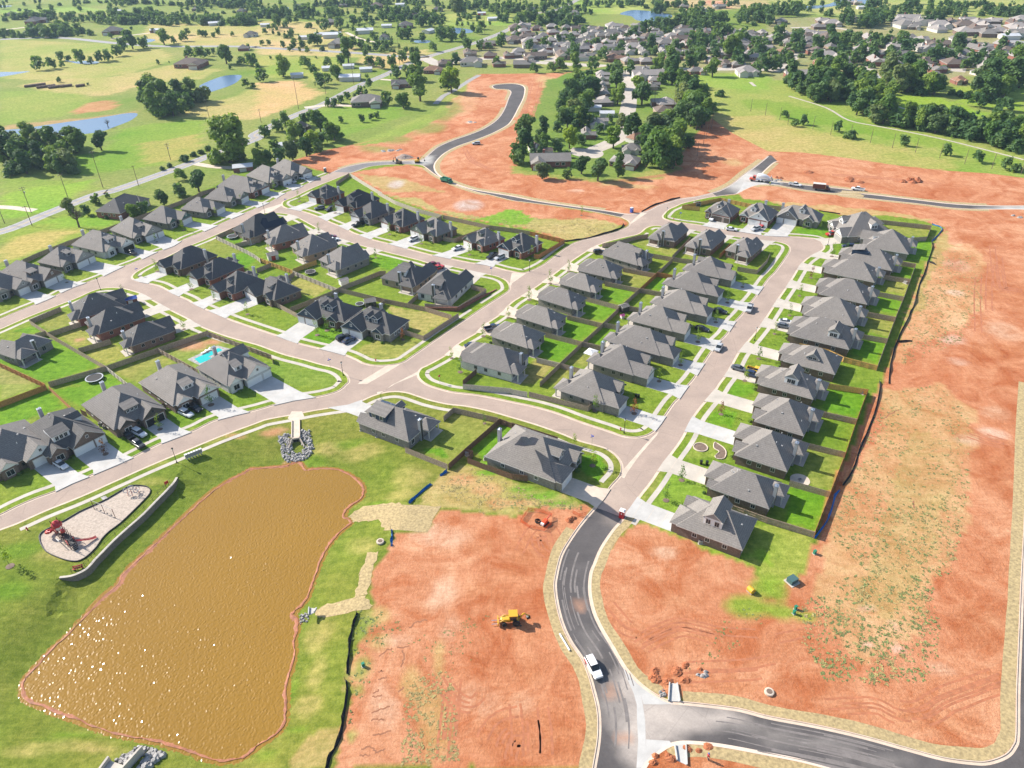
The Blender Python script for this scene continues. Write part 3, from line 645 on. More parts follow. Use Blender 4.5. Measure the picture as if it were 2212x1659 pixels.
def garage_door(parent, x, y, w, mat, rz=0.0):
 k = (w, mat)
 if k not in _GD:
  g = MB(); h = 2.25
  for r in range(4):
   g.box(-w/2, w/2, -.06, .05, r*h/4 + .012, (r+1)*h/4 - .012)
   n = max(2, int(w/.8))
   for c in range(n):
    a = -w/2 + (c+.14)*w/n; b = -w/2 + (c+.86)*w/n; g.box(a, b, .05, .075, r*h/4+.12, (r+1)*h/4-.12, bottom=False)
  f = MB(); f.box(-w/2-.16, w/2+.16, -.05, .07, h, h+.18); f.box(-w/2-.16, -w/2, -.05, .07, 0, h); f.box(w/2, w/2+.16, -.05, .07, 0, h)
  mg = g.mesh('garage_door'); mg.materials.append(M[mat]); mf = f.mesh('door_frame'); mf.materials.append(M['offwhite']); _GD[k] = (mg, mf)
 o = link('garage_door', _GD[k][0], parent, (x, y, 0)); o.rotation_euler = (0, 0, rz); link('door_frame', _GD[k][1], o); return o
_SH = {}
def shared(name, fn, mat):
 if name not in _SH:
  b = MB(); fn(b); me = b.mesh(name)
  for m_ in (mat if isinstance(mat, (list, tuple)) else [mat]): me.materials.append(M[m_])
  _SH[name] = me
 return _SH[name]
def _vent(b): b.box(-.22, .22, -.22, .22, -.3, .16)
def _pipe(b): b.tube([(0,0,-.4), (0,0,.45)], .07, 6)
def _door(b):
 b.box(-.5, .5, -.05, .06, 0, 2.1); b.box(-.3, .3, .06, .08, 1.1, 1.9, 1); b.box(.34, .4, .06, .12, 1.0, 1.08, 1)
HOUSES = []
def solve(P, Q, Rr, z=2.95):
 """front corner P and rear corner Q of one side eave, Rr = far rear corner (or a width in metres, + to the left of P->Q)"""
 p = Vector(at(*V(P)[0][:2], z)); q = Vector(at(*V(Q)[0][:2], z))
 d = (q-p).normalized(); n = Vector((-d.y, d.x)); D = (q-p).length
 w = (Vector(at(*V(Rr)[0][:2], z)) - q).dot(n) if isinstance(Rr, str) else Rr
 return p, q, d, n, w, D
def house(P, Q, Rr, label, roof='roof_grey', wall='brick', gable='grey_trim', trim='offwhite', door='white', gs=1, gp=2.6, gw=6.6, gend='gable', single=False,
          dorm=(), chim=1, porch=1, pitch=.76, group='', ang=None, big=False, side_gable=False, drive=True, z=2.95, gopen=False, dmat='white_concrete', yard=None, vents=4, entry=True):
 p, q, d, n, w, D = solve(P, Q, Rr, z)
 if ang is not None:     # snap the direction front->rear
  a0 = R(ang); d = Vector((math.cos(a0), math.sin(a0))); s = 1 if w > 0 else -1
  n = Vector((-d.y, d.x)); D = (q-p).dot(d)
 side = 1 if w > 0 else -1; w = abs(w)
 ctr = p + d*D/2 + n*(side*w/2)
 front = -d; lx = Vector((front.y, -front.x))        # local +y = front, local +x to its right seen from above
 rz = math.atan2(lx.y, lx.x)
 H = empty('house', ctr.x, ctr.y, ZB, rz); tag(H, label, 'house', group or None)
 x0, x1, y0, y1 = -w/2, w/2, -D/2, D/2; oh = .42; ze = 2.95
 wl = MB(); rf = MB()
 def walls(a, b, c, e, h=ze-.1, m=0): wl.box(a+oh, b-oh, c+oh, e-oh, 0, h, m, bottom=False)
 walls(x0, x1, y0, y1)
 axis = 'y' if D > w*1.12 else 'x'
 zr = roof_wing(rf, wl, x0, x1, y0, y1, ze, pitch, axis, True, True)
 half = min(w, D)/2
 def roofz(x, y): return ze + pitch*max(0, min(x-x0, x1-x, y-y0, y1-y, half))
 gx1 = x1 - .28 if gs > 0 else x0 + .28 + gw; gx0 = gx1 - gw
 if gw > w - 2: gx0, gx1 = x0+.3, x1-.3
 ya = y1 - max(4.2, gw*.55); yb = y1 + gp
 walls(gx0, gx1, ya, yb, ze-.12)
 gz = roof_wing(rf, wl, gx0, gx1, ya - gw*.45, yb, ze+.012, pitch*.98, 'y', True, gend == 'hip')
 gc = (gx0+gx1)/2; gwid = 4.9 if gw > 6 else 4.4
 gfy = yb - oh
 if single and gw > 7.6:
  garage_door(H, gc - gs*1.55 if gw > 8 else gc-gs*1.3, gfy+.0, 4.8, door, 0); garage_door(H, gc + gs*2.75, gfy, 2.5, door, 0)
 else: garage_door(H, gc, gfy, min(gwid, gw-1.4), door, 0)
 if gend == 'gable' and gw > 5.5: window(H, gc, yb - oh*.8 + .01, ze + gw*.5*pitch*.32, 0, 1, .55, .7, trim if trim in ('white','offwhite','dark_trim') else 'white')
 ex = (x0 + (gx0-x0)/2) if gs > 0 else (x1 - (x1-gx1)/2); ew = min(4.6, max(2.6, w - gw - .9))
 if entry and w - gw > 2.4:
  walls(ex-ew/2, ex+ew/2, y1-2.5, y1+1.0, ze-.13)
  roof_wing(rf, wl, ex-ew/2, ex+ew/2, y1-4.2, y1+1.0, ze+.022, pitch*1.02, 'y', True, False)
  window(H, ex, y1+1.0-oh, .75, 0, 1, 1.7 if ew > 3.2 else 1.1, 1.5, trim if trim in ('white','offwhite') else 'white')
  dx = gx0-.05 if gs > 0 else gx1+.05
  link('front_door', shared('front_door', _door, ['brown_door','glass']), H, ((ex + gc)/2 + (ex-gc)*.04, y1-oh+.02, 0))
 if side_gable:   # cross gable on the side that the garage leaves free
  sx = -1 if gs > 0 else 1; sw = min(6.5, D*.42); yc = y0 + D*.38
  X0, X1 = (x0-.7, 0) if sx < 0 else (0, x1+.7)
  walls(X0, X1, yc-sw/2, yc+sw/2, ze-.14); roof_wing(rf, wl, X0, X1, yc-sw/2, yc+sw/2, ze+.032, pitch, 'x', sx > 0, sx < 0)
 if porch:
  pw = min(6.0, w*.46); px = (x0+x1)/2 + porch*(w/2 - pw/2 - .35); py0 = y0 - 2.0
  roof_wing(rf, wl, px-pw/2, px+pw/2, py0, y0+pw*.62, ze+.042, pitch*.9, 'y', True, True)
  for sx in (-1, 1):
   b = shared('porch_post', lambda b: b.box(-.14,.14,-.14,.14,0,2.85), 'offwhite'); link('porch_post', b, H, (px+sx*(pw/2-.6), py0+.6, 0))
  b = MB(); b.box(px-pw/2-.1, px+pw/2+.1, py0-.4, y0+.3, 0, .07); b.build('patio', M['concrete'], H)
 if chim:
  pw = min(6.0, w*.46); cx = (x0+x1)/2 + (porch or 1)*(w/2 - pw - .9) if chim == 1 else (x0+.5 if chim == 2 else x1-.5)
  cy = y0 + .2 if chim == 1 else y0 + D*.3
  zt = max(5.8, min(zr*.88, 6.8)); b = MB(); b.box(cx-.5, cx+.5, cy-.38, cy+.38, 0, zt); b.box(cx-.36, cx+.36, cy-.395, cy-.38, .1, zt-.1, 1, bottom=False); c = b.build('chimney', [M['chase'], M['dark_trim']], H)
  b = MB(); b.box(cx-.56, cx+.56, cy-.44, cy+.44, zt, zt+.09); b.tube([(cx-.2,cy,zt+.09), (cx-.2,cy,zt+.4)], .12, 8); b.tube([(cx+.2,cy,zt+.09), (cx+.2,cy,zt+.32)], .1, 8); b.build('chimney_cap', M['steel'], c)
 for sd, t, dw, dh, ty in dorm:
  m_ = 2 if ty.endswith('W') else 1
  setb = 2.1
  if sd in 'fb':
   yy = (y1 - setb) if sd == 'f' else (y0 + setb); sy = 1 if sd == 'f' else -1; xx = (x0+x1)/2 + t*(w/2 - dw/2 - 1.5)
   zb = ze + pitch*setb; zt = zb + dh; L_ = min(dh/pitch + dw*.45 + .4, half*1.1)
   wl.box(xx-dw/2+.25, xx+dw/2-.25, min(yy, yy-sy*L_), max(yy, yy-sy*L_), zb-.5, zt, m_, bottom=False)
   if ty[0] == 'g':
    a, b_ = (yy+sy*.35, yy-sy*(L_+dw*.3)); roof_wing(rf, wl, xx-dw/2, xx+dw/2, min(a,b_), max(a,b_), zt, pitch, 'y', False, False, .42)
   else:
    a, b_ = yy+sy*.4, yy-sy*(dh/(pitch-.22)+.3); zz = zt + .02; z2 = zz + .22*abs(b_-a)
    c1 = [(xx-dw/2,a,zz),(xx+dw/2,a,zz),(xx+dw/2,b_,z2),(xx-dw/2,b_,z2)]
    rf.face(c1 if sy < 0 else c1[::-1]); rf.face([(xx-dw/2,a,zz-.15),(xx+dw/2,a,zz-.15),(xx+dw/2,a,zz),(xx-dw/2,a,zz)] if sy < 0 else [(xx+dw/2,a,zz-.15),(xx-dw/2,a,zz-.15),(xx-dw/2,a,zz),(xx+dw/2,a,zz)], 1)
   nw = max(1, int((dw-.6)/1.15))
   for i in range(nw): window(H, xx + (i-(nw-1)/2)*1.1, yy+sy*.02, zb+.22, 0, sy, .7, max(.6, dh*.62), 'white' if trim in ('dark_trim',) else trim)
  else:
   xx = (x1 - setb) if sd == 'r' else (x0 + setb); sx = 1 if sd == 'r' else -1; yy = (y0+y1)/2 + t*(D/2 - dw/2 - 1.5)
   zb = ze + pitch*setb; zt = zb + dh; L_ = min(dh/pitch + dw*.45 + .4, half*1.1)
   wl.box(min(xx, xx-sx*L_), max(xx, xx-sx*L_), yy-dw/2+.25, yy+dw/2-.25, zb-.5, zt, m_, bottom=False)
   if ty[0] == 'g':
    a, b_ = (xx+sx*.35, xx-sx*(L_+dw*.3)); roof_wing(rf, wl, min(a,b_), max(a,b_), yy-dw/2, yy+dw/2, zt, pitch, 'x', False, False, .42)
   else:
    a, b_ = xx+sx*.4, xx-sx*(dh/(pitch-.22)+.3); zz = zt+.02; z2 = zz + .22*abs(b_-a)
    c1 = [(a,yy-dw/2,zz),(a,yy+dw/2,zz),(b_,yy+dw/2,z2),(b_,yy-dw/2,z2)]
    rf.face(c1 if sx > 0 else c1[::-1]); rf.face([(a,yy-dw/2,zz-.15),(a,yy+dw/2,zz-.15),(a,yy+dw/2,zz),(a,yy-dw/2,zz)], 1)
   nw = max(1, int((dw-.6)/1.15)) if dw < 4.5 else 2
   for i in range(nw): window(H, xx+sx*.02, yy + (i-(nw-1)/2)*(1.1 if dw < 4.5 else dw*.42), zb+.22, sx, 0, .9, max(.6, dh*.62), 'white' if trim in ('dark_trim',) else trim)
 wl.build('wall', [M[wall], M[gable], M['white']], H); rf.build('roof', [M[roof], M[trim]], H)
 wf = 'white' if trim == 'dark_trim' else trim
 for t in (-.75, -.1, .55):
  xx = t*(w/2-.8)
  if not (porch and abs(xx - porch*(w/4)) < .8): window(H, xx, y0+oh, .95, 0, -1, 1.1, 1.35, wf)
 for t in (-.55, .05, .5):
  window(H, x0+oh, t*(D/2-1), 1.25, -1, 0, .9, 1.0, wf); window(H, x1-oh, t*(D/2-1), 1.25, 1, 0, .9, 1.0, wf)
 rr = random.Random(int(ctr.x*7+ctr.y*13))
 for i in range(vents):
  xx = rr.uniform(-.5,.5)*w*.7; yy = rr.uniform(-.42,.3)*D
  link('roof_vent', shared('roof_vent', _vent, 'grey_trim') if i % 2 else shared('roof_pipe', _pipe, 'white'), H, (xx, yy, roofz(xx, yy)))
 if drive:
  T = Matrix.Translation((ctr.x, ctr.y, 0)) @ Matrix.Rotation(rz, 4, 'Z')
  HOUSES.append(dict(T=T, gc=gc, gy=gfy, gw=gwid + (1.0 if not single else 3.0), w=w, D=D, front=front, ctr=ctr, gs=gs, mat=dmat, lx=lx))
 return H
def driveways():
 for h in HOUSES:
  T = h['T']; blkp = None
  c = T @ Vector((h['gc'], h['gy'] - .2, 0))
  for nm in BLK:
   if inside(BLK[nm][1], c.x, c.y): blkp = BLK[nm][1]; break
  if blkp is None: continue
  L_ = 0; f = h['front']
  while L_ < 30 and inside(blkp, c.x + f.x*L_, c.y + f.y*L_): L_ += .1
  if L_ >= 29.5: continue
  a = h['gw']/2; pts = []
  def reach(off):
   o = Vector((c.x, c.y)) + h['lx']*off; l = max(0, L_ - 5)
   while l < L_ + 6 and inside(blkp, o.x + f.x*l, o.y + f.y*l): l += .1
   return l
  lx = h['lx']; o = Vector((c.x, c.y))
  e = [(-a, 0)] + [(-a, max(1.0, L_-2.2)), (-a-.9, reach(-a-.9)+.5), (0, reach(0)+.5), (a+.9, reach(a+.9)+.5), (a, max(1.0, L_-2.2))] + [(a, 0)]
  poly = [(o + lx*x + f*y) for x, y in e]
  mb = MB(); P = [(q.x, q.y) for q in poly]
  if area(P) < 0: P = P[::-1]
  zd = ZB + .030 + .0016*(HOUSES.index(h) % 12); mb.face([(x, y, zd) for x, y in P])
  n = len(P)
  for i in range(n):
   x0, y0 = P[i]; x1, y1 = P[(i+1) % n]; mb.face([(x0,y0,.02), (x1,y1,.02), (x1,y1,zd), (x0,y0,zd)])
  struct(mb.build('driveway', M[h['mat']]))
  jm = MB(); k = 2.8
  while k < L_ - 1:
   q0 = o + lx*(-a) + f*k; q1 = o + lx*a + f*k; q2 = q1 + f*.07; q3 = q0 + f*.07
   jm.face([(q.x, q.y, zd+.004) for q in (q0, q3, q2, q1)]); k += 3.2
  if jm.f: struct(jm.build('driveway_joint', M['tan_concrete']))
g_R = 'houses with back yards against the red dirt field'
def rowR(P, Q, Rr, label, **k):
 k = dict(dict(wall='brick', gend='hip', roof='roof_grey', group=g_R, gable='grey_trim', trim='offwhite', ang=-32, dmat='concrete'), **k); return house(P, Q, Rr, label, **k)
rowR('22 1415,1225', '22 1990,1450', '22 2125,1175', 'grey roofed brick house with a two window side dormer, alone at the red dirt', gs=-1, dorm=[('l', .05, 4.6, 2.0, 'gW')], dmat='white_concrete', porch=0, chim=0, gp=1.6, side_gable=False)
rowR('22 1705,905', '32 20,1065', '32 190,850', 'grey hip roofed house beside a curved bed, next to the last house', gs=1, side_gable=False)
rowR('22 1920,615', '32 165,765', '32 283,490', 'grey roofed house behind the round mulch ring and curved brick edging', gs=1, dmat='white_concrete')
rowR('22 2090,325', '32 310,455', '32 420,215', 'grey roofed house behind a red leaved young tree in a bright lawn', gs=1)
rowR('22 2140,10', '32 390,140', '31 470,1630', 'grey roofed house with a glazed side dormer beside a bright yellow fence', gs=1, dorm=[('l', -.1, 4.0, 1.9, 'gW')])
rowR('31 130,1465', '31 580,1580', '31 660,1430', 'dark roofed house with a sharp triangular dormer beside an orange rail fence', gs=1, dorm=[('l', -.05, 4.0, .7, 'g')], chim=0, porch=0)
rowR('31 185,1240', '31 700,1370', '31 820,1215', 'large grey roofed house with pale rear dormer beside white and grey cars', gs=1, dorm=[('l', -.6, 3.6, 1.8, 'gW')], gp=1.8)
rowR('31 305,1065', '31 745,1165', '31 820,1010', 'grey hip roofed house with a small front bed edged in brown stone', gs=1)
rowR('31 440,885', '31 850,990', '31 925,860', 'grey hip roofed house with a yellow young tree in front, third below the blue dormer', gs=1)
rowR('31 500,700', '31 915,800', '31 1020,705', 'grey hip roofed house with a red leaved young tree in front', gs=1)
rowR('31 640,600', '31 1070,690', '31 1165,590', 'grey roofed house with a dark blue street side dormer of two windows', gs=1, dorm=[('f', .0, 6.0, 2.0, 's')], gable='navy')
rowR('31 830,475', '31 1215,540', 14.5, 'grey roofed house with white gables at the end of the cul-de-sac', gs=1, ang=None, gend='gable', gable='white', wall='greybrick', dorm=[('f', -.4, 2.4, 1.5, 'gW')], trim='white')
house('31 690,390', '31 1088,362', 17.0, 'large grey roofed house with several white gables behind the red pickup', roof='roof_grey', wall='greybrick', gable='white', trim='white', door='grey_door', gs=-1, gp=2.4, gend='gable', dorm=[('f', .35, 3.4, 1.5, 'gW'), ('l', -.3, 3.2, 1.8, 'gW')], chim=0, porch=1, group=g_R, dmat='concrete')
g_N = 'houses facing the short cross street'
for a in (('21 1900,215', '21 1978,150', '21 1790,70', 'grey roofed house with dark garage doors, a white pickup on its drive', dict(gs=-1, gw=8.4, single=True, door='brown_door', wall='redbrick', trim='grey_trim', dorm=[('f', .2, 2.4, 1.4, 'gW')])),
          ('z2 575,1010', 'z2 738,855', 13.0, 'grey roofed house with a white gable and an open double garage', dict(gs=-1, gw=8.4, single=True, wall='redbrick', trim='white', gable='white', dorm=[('f', .45, 2.8, 1.5, 'gW')])),
          ('z2 1420,1035', 'z2 1515,905', 17.0, 'grey roofed house with two white garage doors and an arched dormer', dict(gs=1, gw=8.6, single=True, wall='greybrick', trim='white', gable='greybrick', dorm=[('f', -.15, 2.8, 1.5, 'gW')]))):
 house(a[0], a[1], a[2], a[3], group=g_N, roof='roof_grey', gend='gable', gp=1.6, chim=3 if 'arched' in a[3] else 1, porch=0 if 'arched' in a[3] else 1, **a[4])
g_C = 'houses backing onto the centre fence of the long block'
def rowC(P, Q, Rr, label, **k):
 k = dict(dict(wall='greybrick', roof='roof_grey', group=g_C, gs=1, gend='hip', ang=148, dmat='white_concrete', porch=1, chim=1, trim='grey_trim', gp=4.2, gw=6.4), **k); return house(P, Q, Rr, label, **k)
rowC('22 800,185', '22 405,60', -13.0, 'grey roofed corner house with two wheeled bins by its garage', gend='hip')
rowC('21 1050,1590', '21 690,1480', -12.6, 'grey roofed house with a white canopy tent behind it', gend='gable', gable='white')
rowC('21 1280,1420', '21 825,1300', -12.0, 'grey roofed house with a white roof pipe and a bare clean driveway, near the middle')
rowC('21 1385,1210', '21 1045,1105', -12.0, 'grey roofed house with black sedan on drive and pink toy playhouse behind', gend='gable', gable='grey_trim')
rowC('21 1580,1060', '21 1240,965', -12.0, 'grey roofed house with dark sedan beside it, pickup at kerb')
rowC('21 1680,890', '21 1335,810', -12.0, 'grey roofed house backing onto the orange cedar fence corner', )
rowC('21 1800,750', '21 1505,690', -12.5, 'large grey roofed house with tall gables next to the cross street lots', gend='gable', gable='grey_trim', dorm=[('b', 0, 2.6, 1.2, 'g')])
g_K = 'houses with fronts on the cross street, backs to the long block'
for P, Q, Rr, lb, por in (('21 1525,335', '21 1405,435', '21 1175,390', 'dark grey roofed house with back porch at the left end of its three', -1), ('21 1850,395', '21 1720,505', '21 1490,460', 'dark grey roofed house standing between its two cross street neighbours', -1), ('21 2175,465', '21 2065,560', '21 1825,515', 'dark grey roofed house beside the kerb bend of the cul-de-sac street', 1)):
 house(P, Q, Rr, lb, group=g_K, roof='roof_grey', wall='brick', gs=1, gend='gable', gp=1.0, porch=por, chim=1, gable='roof_grey', trim='grey_trim', dmat='concrete')
g_L = 'houses facing the collector street'
def rowL(P, Q, Rr, label, **k):
 k = dict(dict(wall='greybrick', roof='roof_grey', group=g_L, gs=1, gend='hip', porch=-1, chim=0, trim='grey_trim', gp=2.4, gw=6.2, dmat='tan_concrete'), **k); return house(P, Q, Rr, label, **k)
rowL('11 1770,1462', '21 0,1580', '21 225,1432', 'grey roofed corner house with pale side wall and white chimney by junction', wall='whitebrick', gable='whitebrick', chim=1)
rowL('11 2040,1255', '21 135,1355', '21 290,1225', 'grey hip roofed house second from the junction, a blue car outside', )
rowL('21 40,1085', '21 345,1180', '21 485,1075', 'grey hip roofed house with a white vent, third from the junction')
rowL('21 230,925', '21 520,1015', '21 645,915', 'grey hip roofed house, middle of its row, by brightest mown back lawn')
rowL('21 420,800', '21 680,870', '21 805,780', 'grey hip roofed house with wide two tone back lawn', )
rowL('21 580,685', '21 860,750', '21 970,655', 'grey hip roofed house below the house with dormered roof', )
rowL('21 790,550', '21 1085,638', '21 1205,540', 'grey roofed house with tall roof dormers and white chimney behind the collector street', dorm=[('f', .3, 3.0, 1.2, 'g'), ('b', -.2, 3.2, 1.4, 'g')], chim=1)
g_E = 'houses on the inner loop street, near side'
def rowE(P, Q, Rr, label, **k):
 k = dict(dict(wall='brick', roof='roof_char', group=g_E, gs=-1, gend='gable', gp=3.0, porch=1, chim=1, trim='grey_trim', gable='grey_trim', gw=6.2, dmat='white_concrete'), **k); return house(P, Q, Rr, label, **k)
rowE('01 1565,672', '01 1885,548', 12.5, 'black roofed house with a tall white chimney at the loop corner', wall='brick', chim=2, porch=0, gs=1)
rowE('01 1835,762', '01 2118,640', 11.5, 'charcoal roofed house with arched dormer, second from the loop corner', gs=1, dorm=[('f', -.1, 2.2, 1.2, 'g')], wall='redbrick')
rowE('01 2030,880', '01 2290,765', 11.5, 'charcoal roofed house with two front gables, third from the loop corner', gs=1, dorm=[('f', -.1, 2.0, 1.2, 'g')], wall='redbrick')
rowE('11 160,942', '11 398,848', 15.5, 'large charcoal roofed house with pale garage at the bend of the loop', gs=1, gw=7.8, single=True, wall='brick', dorm=[('f', -.3, 3.0, 1.3, 's')])
g_D = 'houses beside the junction with sheds behind'
house('11 760,1130', '11 932,1008', 18.0, 'charcoal roofed house with blue garage gable and empty driveway', roof='roof_char', wall='brick', gable='navy', trim='white', gs=1, gw=8.6, single=True, gend='gable', gp=2.6, group=g_D, dorm=[('f', .1, 2.2, 1.4, 'g'), ('f', -.35, 3.2, 1.6, 'g')], chim=1, porch=1)
house('11 1160,1240', '11 1332,1108', 18.0, 'charcoal roofed corner house with navy gables and two parked cars', roof='roof_char', wall='greybrick', gable='navy', trim='white', gs=1, gw=8.6, single=True, gend='gable', gp=2.6, group=g_D, dorm=[('f', .15, 2.4, 1.5, 'g'), ('f', -.3, 3.0, 1.7, 'g')], chim=1, porch=1)
g_U = 'houses on the loop street with backs to the middle yards'
def rowU(P, Q, Rr, label, **k):
 k = dict(dict(wall='redbrick', roof='roof_grey', group=g_U, gs=-1, gend='gable', gp=2.2, porch=1, chim=1, trim='grey_trim', gable='grey_trim', gw=6.4, dmat='concrete'), **k); return house(P, Q, Rr, label, **k)
HU1 = rowU('11 278,275', '11 -15,392', '11 -140,300', 'black roofed house carrying dark solar panels beside the trampoline yard', roof='roof_black', wall='tanbrick')
rowU('11 445,380', '11 165,455', '11 15,388', 'grey roofed red brick house, rear porch full of furniture', )
rowU('11 705,470', '11 445,555', '11 240,485', 'grey roofed house with tan brick side next to the pink garden shed', wall='tanbrick')
rowU('11 985,568', '11 730,672', '11 505,600', 'large dark grey roofed house with a netted trampoline behind it', roof='roof_grey', wall='greybrick', gp=2.6)
rowU('11 1552,692', '11 1385,815', '11 1040,765', 'charcoal roofed house with a white walled rear dormer and red trucks in front', roof='roof_char', wall='tanbrick', dorm=[('b', .1, 4.0, 1.7, 'sW')], gs=1)
rowU('11 1870,755', '11 1690,925', '11 1402,850', 'tall charcoal roofed house with pale brick above the stepped corner wall', roof='roof_char', wall='whitebrick', dorm=[('b', .1, 3.6, 1.6, 's')], gs=1, chim=1)
g_S = 'houses along the far side of the loop street'
def rowS(P, Q, Rr, label, **k):
 k = dict(dict(wall='redbrick', roof='roof_char', group=g_S, gs=1, gend='gable', gp=2.2, porch=0, chim=2, trim='grey_trim', gable='grey_trim', gw=6.4, dmat='white_concrete', ), **k); return house(P, Q, Rr, label, **k)
rowS('11 612,62', '11 772,2', 11.5, 'charcoal roofed house beside the street sign, first at the loop entrance', dorm=[('f', -.2, 2.0, 1.2, 'g')])
rowS('11 875,140', '11 1075,55', 13, 'black roofed house with pale valley between two steep gables, grey cars outside', roof='roof_black', dorm=[('f', -.3, 3.4, 1.7, 'g')])
rowS('11 1000,237', '11 1210,150', 12, 'charcoal roofed house with pale garages behind a round flower bed', gable='whitebrick', wall='greybrick')
rowS('11 1270,305', '11 1468,230', 13, 'charcoal roofed red brick house with an empty drive beside the dark pickup drive', dorm=[('f', -.1, 2.4, 1.4, 'g')])
rowS('11 1560,388', '11 1745,315', 14.5, 'grey roofed house with green trim, a white SUV on its driveway', roof='roof_grey', gw=8.4, single=True, gable='sage', trim='sage', wall='brick', dorm=[('f', -.1, 2.4, 1.5, 'g')])
rowS('11 1975,468', '11 2160,402', 12, 'grey roofed house with a white sedan on its driveway and flag by garage', roof='roof_grey', gable='sage', dorm=[('f', -.15, 2.4, 1.5, 'g')])
rowS('21 100,525', '21 272,437', 12, 'dark roofed red brick house with blue gables inside an orange cedar fence', roof='roof_char', gable='navy', trim='white', dorm=[('f', .1, 3.0, 1.4, 'g')])
g_M = 'houses along the far left street, backs to the meadow'
def rowM(P, Q, Rr, label, **k):
 k = dict(dict(pitch=.76, wall='greybrick', roof='roof_grey', group=g_M, gs=1, gend='gable', gp=2.6, porch=-1, chim=1, trim='grey_trim', gable='grey_trim', gw=6.6, dmat='white_concrete'), **k); return house(P, Q, Rr, label, **k)
rowM('01 -70,905', '01 -420,770', -14.0, 'dark roofed house cut off by the left edge of the picture, far street', gs=-1)
rowM('01 235,810', '01 -62,738', -13.5, 'grey roofed house with open garage, nearest whole house on the far street', gw=8.4, single=True, gs=-1, gable='brick', dorm=[('f', .45, 3.4, 1.3, 's')], chim=1)
rowM('01 520,652', '01 318,608', -14.0, 'grey roofed house with small box dormer and a white double garage', gs=-1, gw=8.6, single=True, dorm=[('f', .1, 2.6, 1.3, 's')], gable='grey_trim')
rowM('01 890,525', '01 610,460', -13.5, 'charcoal fronted white brick house with three window dormer and dark pickup', gs=-1, wall='whitebrick', gable='white', door='black_paint', dorm=[('f', .1, 3.6, 1.4, 's')])
rowM('01 1140,402', '01 945,328', -13.0, 'grey roofed house with a box dormer beside a white chimney', gs=-1, gw=8.4, single=True, dorm=[('f', .1, 2.6, 1.2, 's')], gable='grey_trim')
rowM('01 1440,278', '01 1228,236', -12.6, 'grey roofed house with teal gable and single white double garage', gs=-1, gable='teal', chim=0)
rowM('01 1760,182', '01 1555,150', -11.6, 'small grey roofed house with dark shaded porch and yellow young tree', gs=-1, gable='dark_trim', chim=0, gend='hip')
rowM('z1 520,862', 'z1 90,800', -12.1, 'grey roofed house with a sage green gable over its garage', gs=-1, gable='sage', chim=0)
rowM('z1 905,705', 'z1 300,600', -12.6, 'long grey roofed red brick house with two small front dormers', gs=-1, gp=1.2, wall='redbrick', dorm=[('f', -.2, 1.8, 1.2, 'g'), ('f', .3, 1.8, 1.2, 'g')])
rowM('z1 1215,535', 'z1 820,400', -13.0, 'tall grey roofed house with twin arched dormers and cars outside', gs=-1, dorm=[('f', -.2, 1.6, 1.4, 'gW'), ('f', .2, 1.6, 1.4, 'gW')], gp=2.2, chim=0)
rowM('z1 1590,408', 'z1 1222,285', -12.1, 'grey roofed house at the far end of the street beside bare red earth', gs=-1, gp=2.6, chim=1, gable='grey_trim')
g_W = 'houses between the far left street and the loop'
def rowW(P, Q, Rr, label, **k):
 k = dict(dict(wall='redbrick', roof='roof_char', group=g_W, gs=-1, gend='gable', gp=2.6, porch=1, chim=1, trim='grey_trim', gable='grey_trim', gw=6.4, dmat='concrete'), **k); return house(P, Q, Rr, label, **k)
rowW('01 1080,985', '01 675,1105', '01 520,1010', 'charcoal roofed brick house with a blue roofed shed at its front', wall='redbrick', chim=1)
rowW('01 1240,1090', '01 855,1232', '01 690,1142', 'charcoal roofed brick house with a round bare patch in its yard', )
rowW('01 1490,1212', '01 1135,1338', '01 935,1270', 'charcoal roofed house with pale brick beside the tall corner fence', wall='brick')
house('01 -20,1395', '01 135,1448', '01 450,1280', 'grey roofed house with blue shaded patio alone in a large bright lawn', roof='roof_grey', wall='greybrick', gs=-1, gend='gable', gp=2, porch=-1, chim=1, group=g_W, trim='grey_trim', drive=False)
g_X = 'houses facing the pond street'
def rowX(P, Q, Rr, label, **k):
 k = dict(dict(pitch=.76, wall='brick', roof='roof_grey', group=g_X, gs=-1, gend='gable', gp=2.0, porch=0, chim=1, trim='offwhite', gable='white', gw=7.0, dmat='white_concrete'), **k); return house(P, Q, Rr, label, **k)
rowX('02 1960,20', '01 1690,1520', -14, 'grey roofed white farmhouse with swimming pool in its back yard', wall='whitebrick', dorm=[('f', .3, 2.8, 1.5, 'sW'), ('l', 0, 5, 2.0, 'gW')], gs=-1, gw=8.6, single=True)
rowX('02 1495,195', '02 1195,-10', -13.5, 'grey roofed house with white front gables, open garage and two cars', gable='white', trim='white', dorm=[('f', .1, 3.6, 1.4, 'sW')], gs=-1)
rowX('02 985,405', '02 700,182', -14, 'grey roofed house with dark gables and three tan window squares', gable='dark_trim', trim='dark_trim', dorm=[('f', .1, 4.2, 1.4, 's')], gs=-1, door='black_paint')
rowX('02 400,640', '02 145,425', -14.5, 'dark roofed house with three window dormer, brick garage gable, white convertible outside', gable='brick', dorm=[('f', .5, 4.6, 1.7, 'sW'), ('l', .25, 3, 1.5, 'gW')], roof='roof_char', gs=-1, gw=8.6, single=True)
rowX('02 -70,790', '02 -330,560', -15.5, 'grey roofed house with a wide shaded driveway cut by the left edge', gable='white', gs=-1, gw=8.0)
g_Y = 'two houses beside the brown pond'
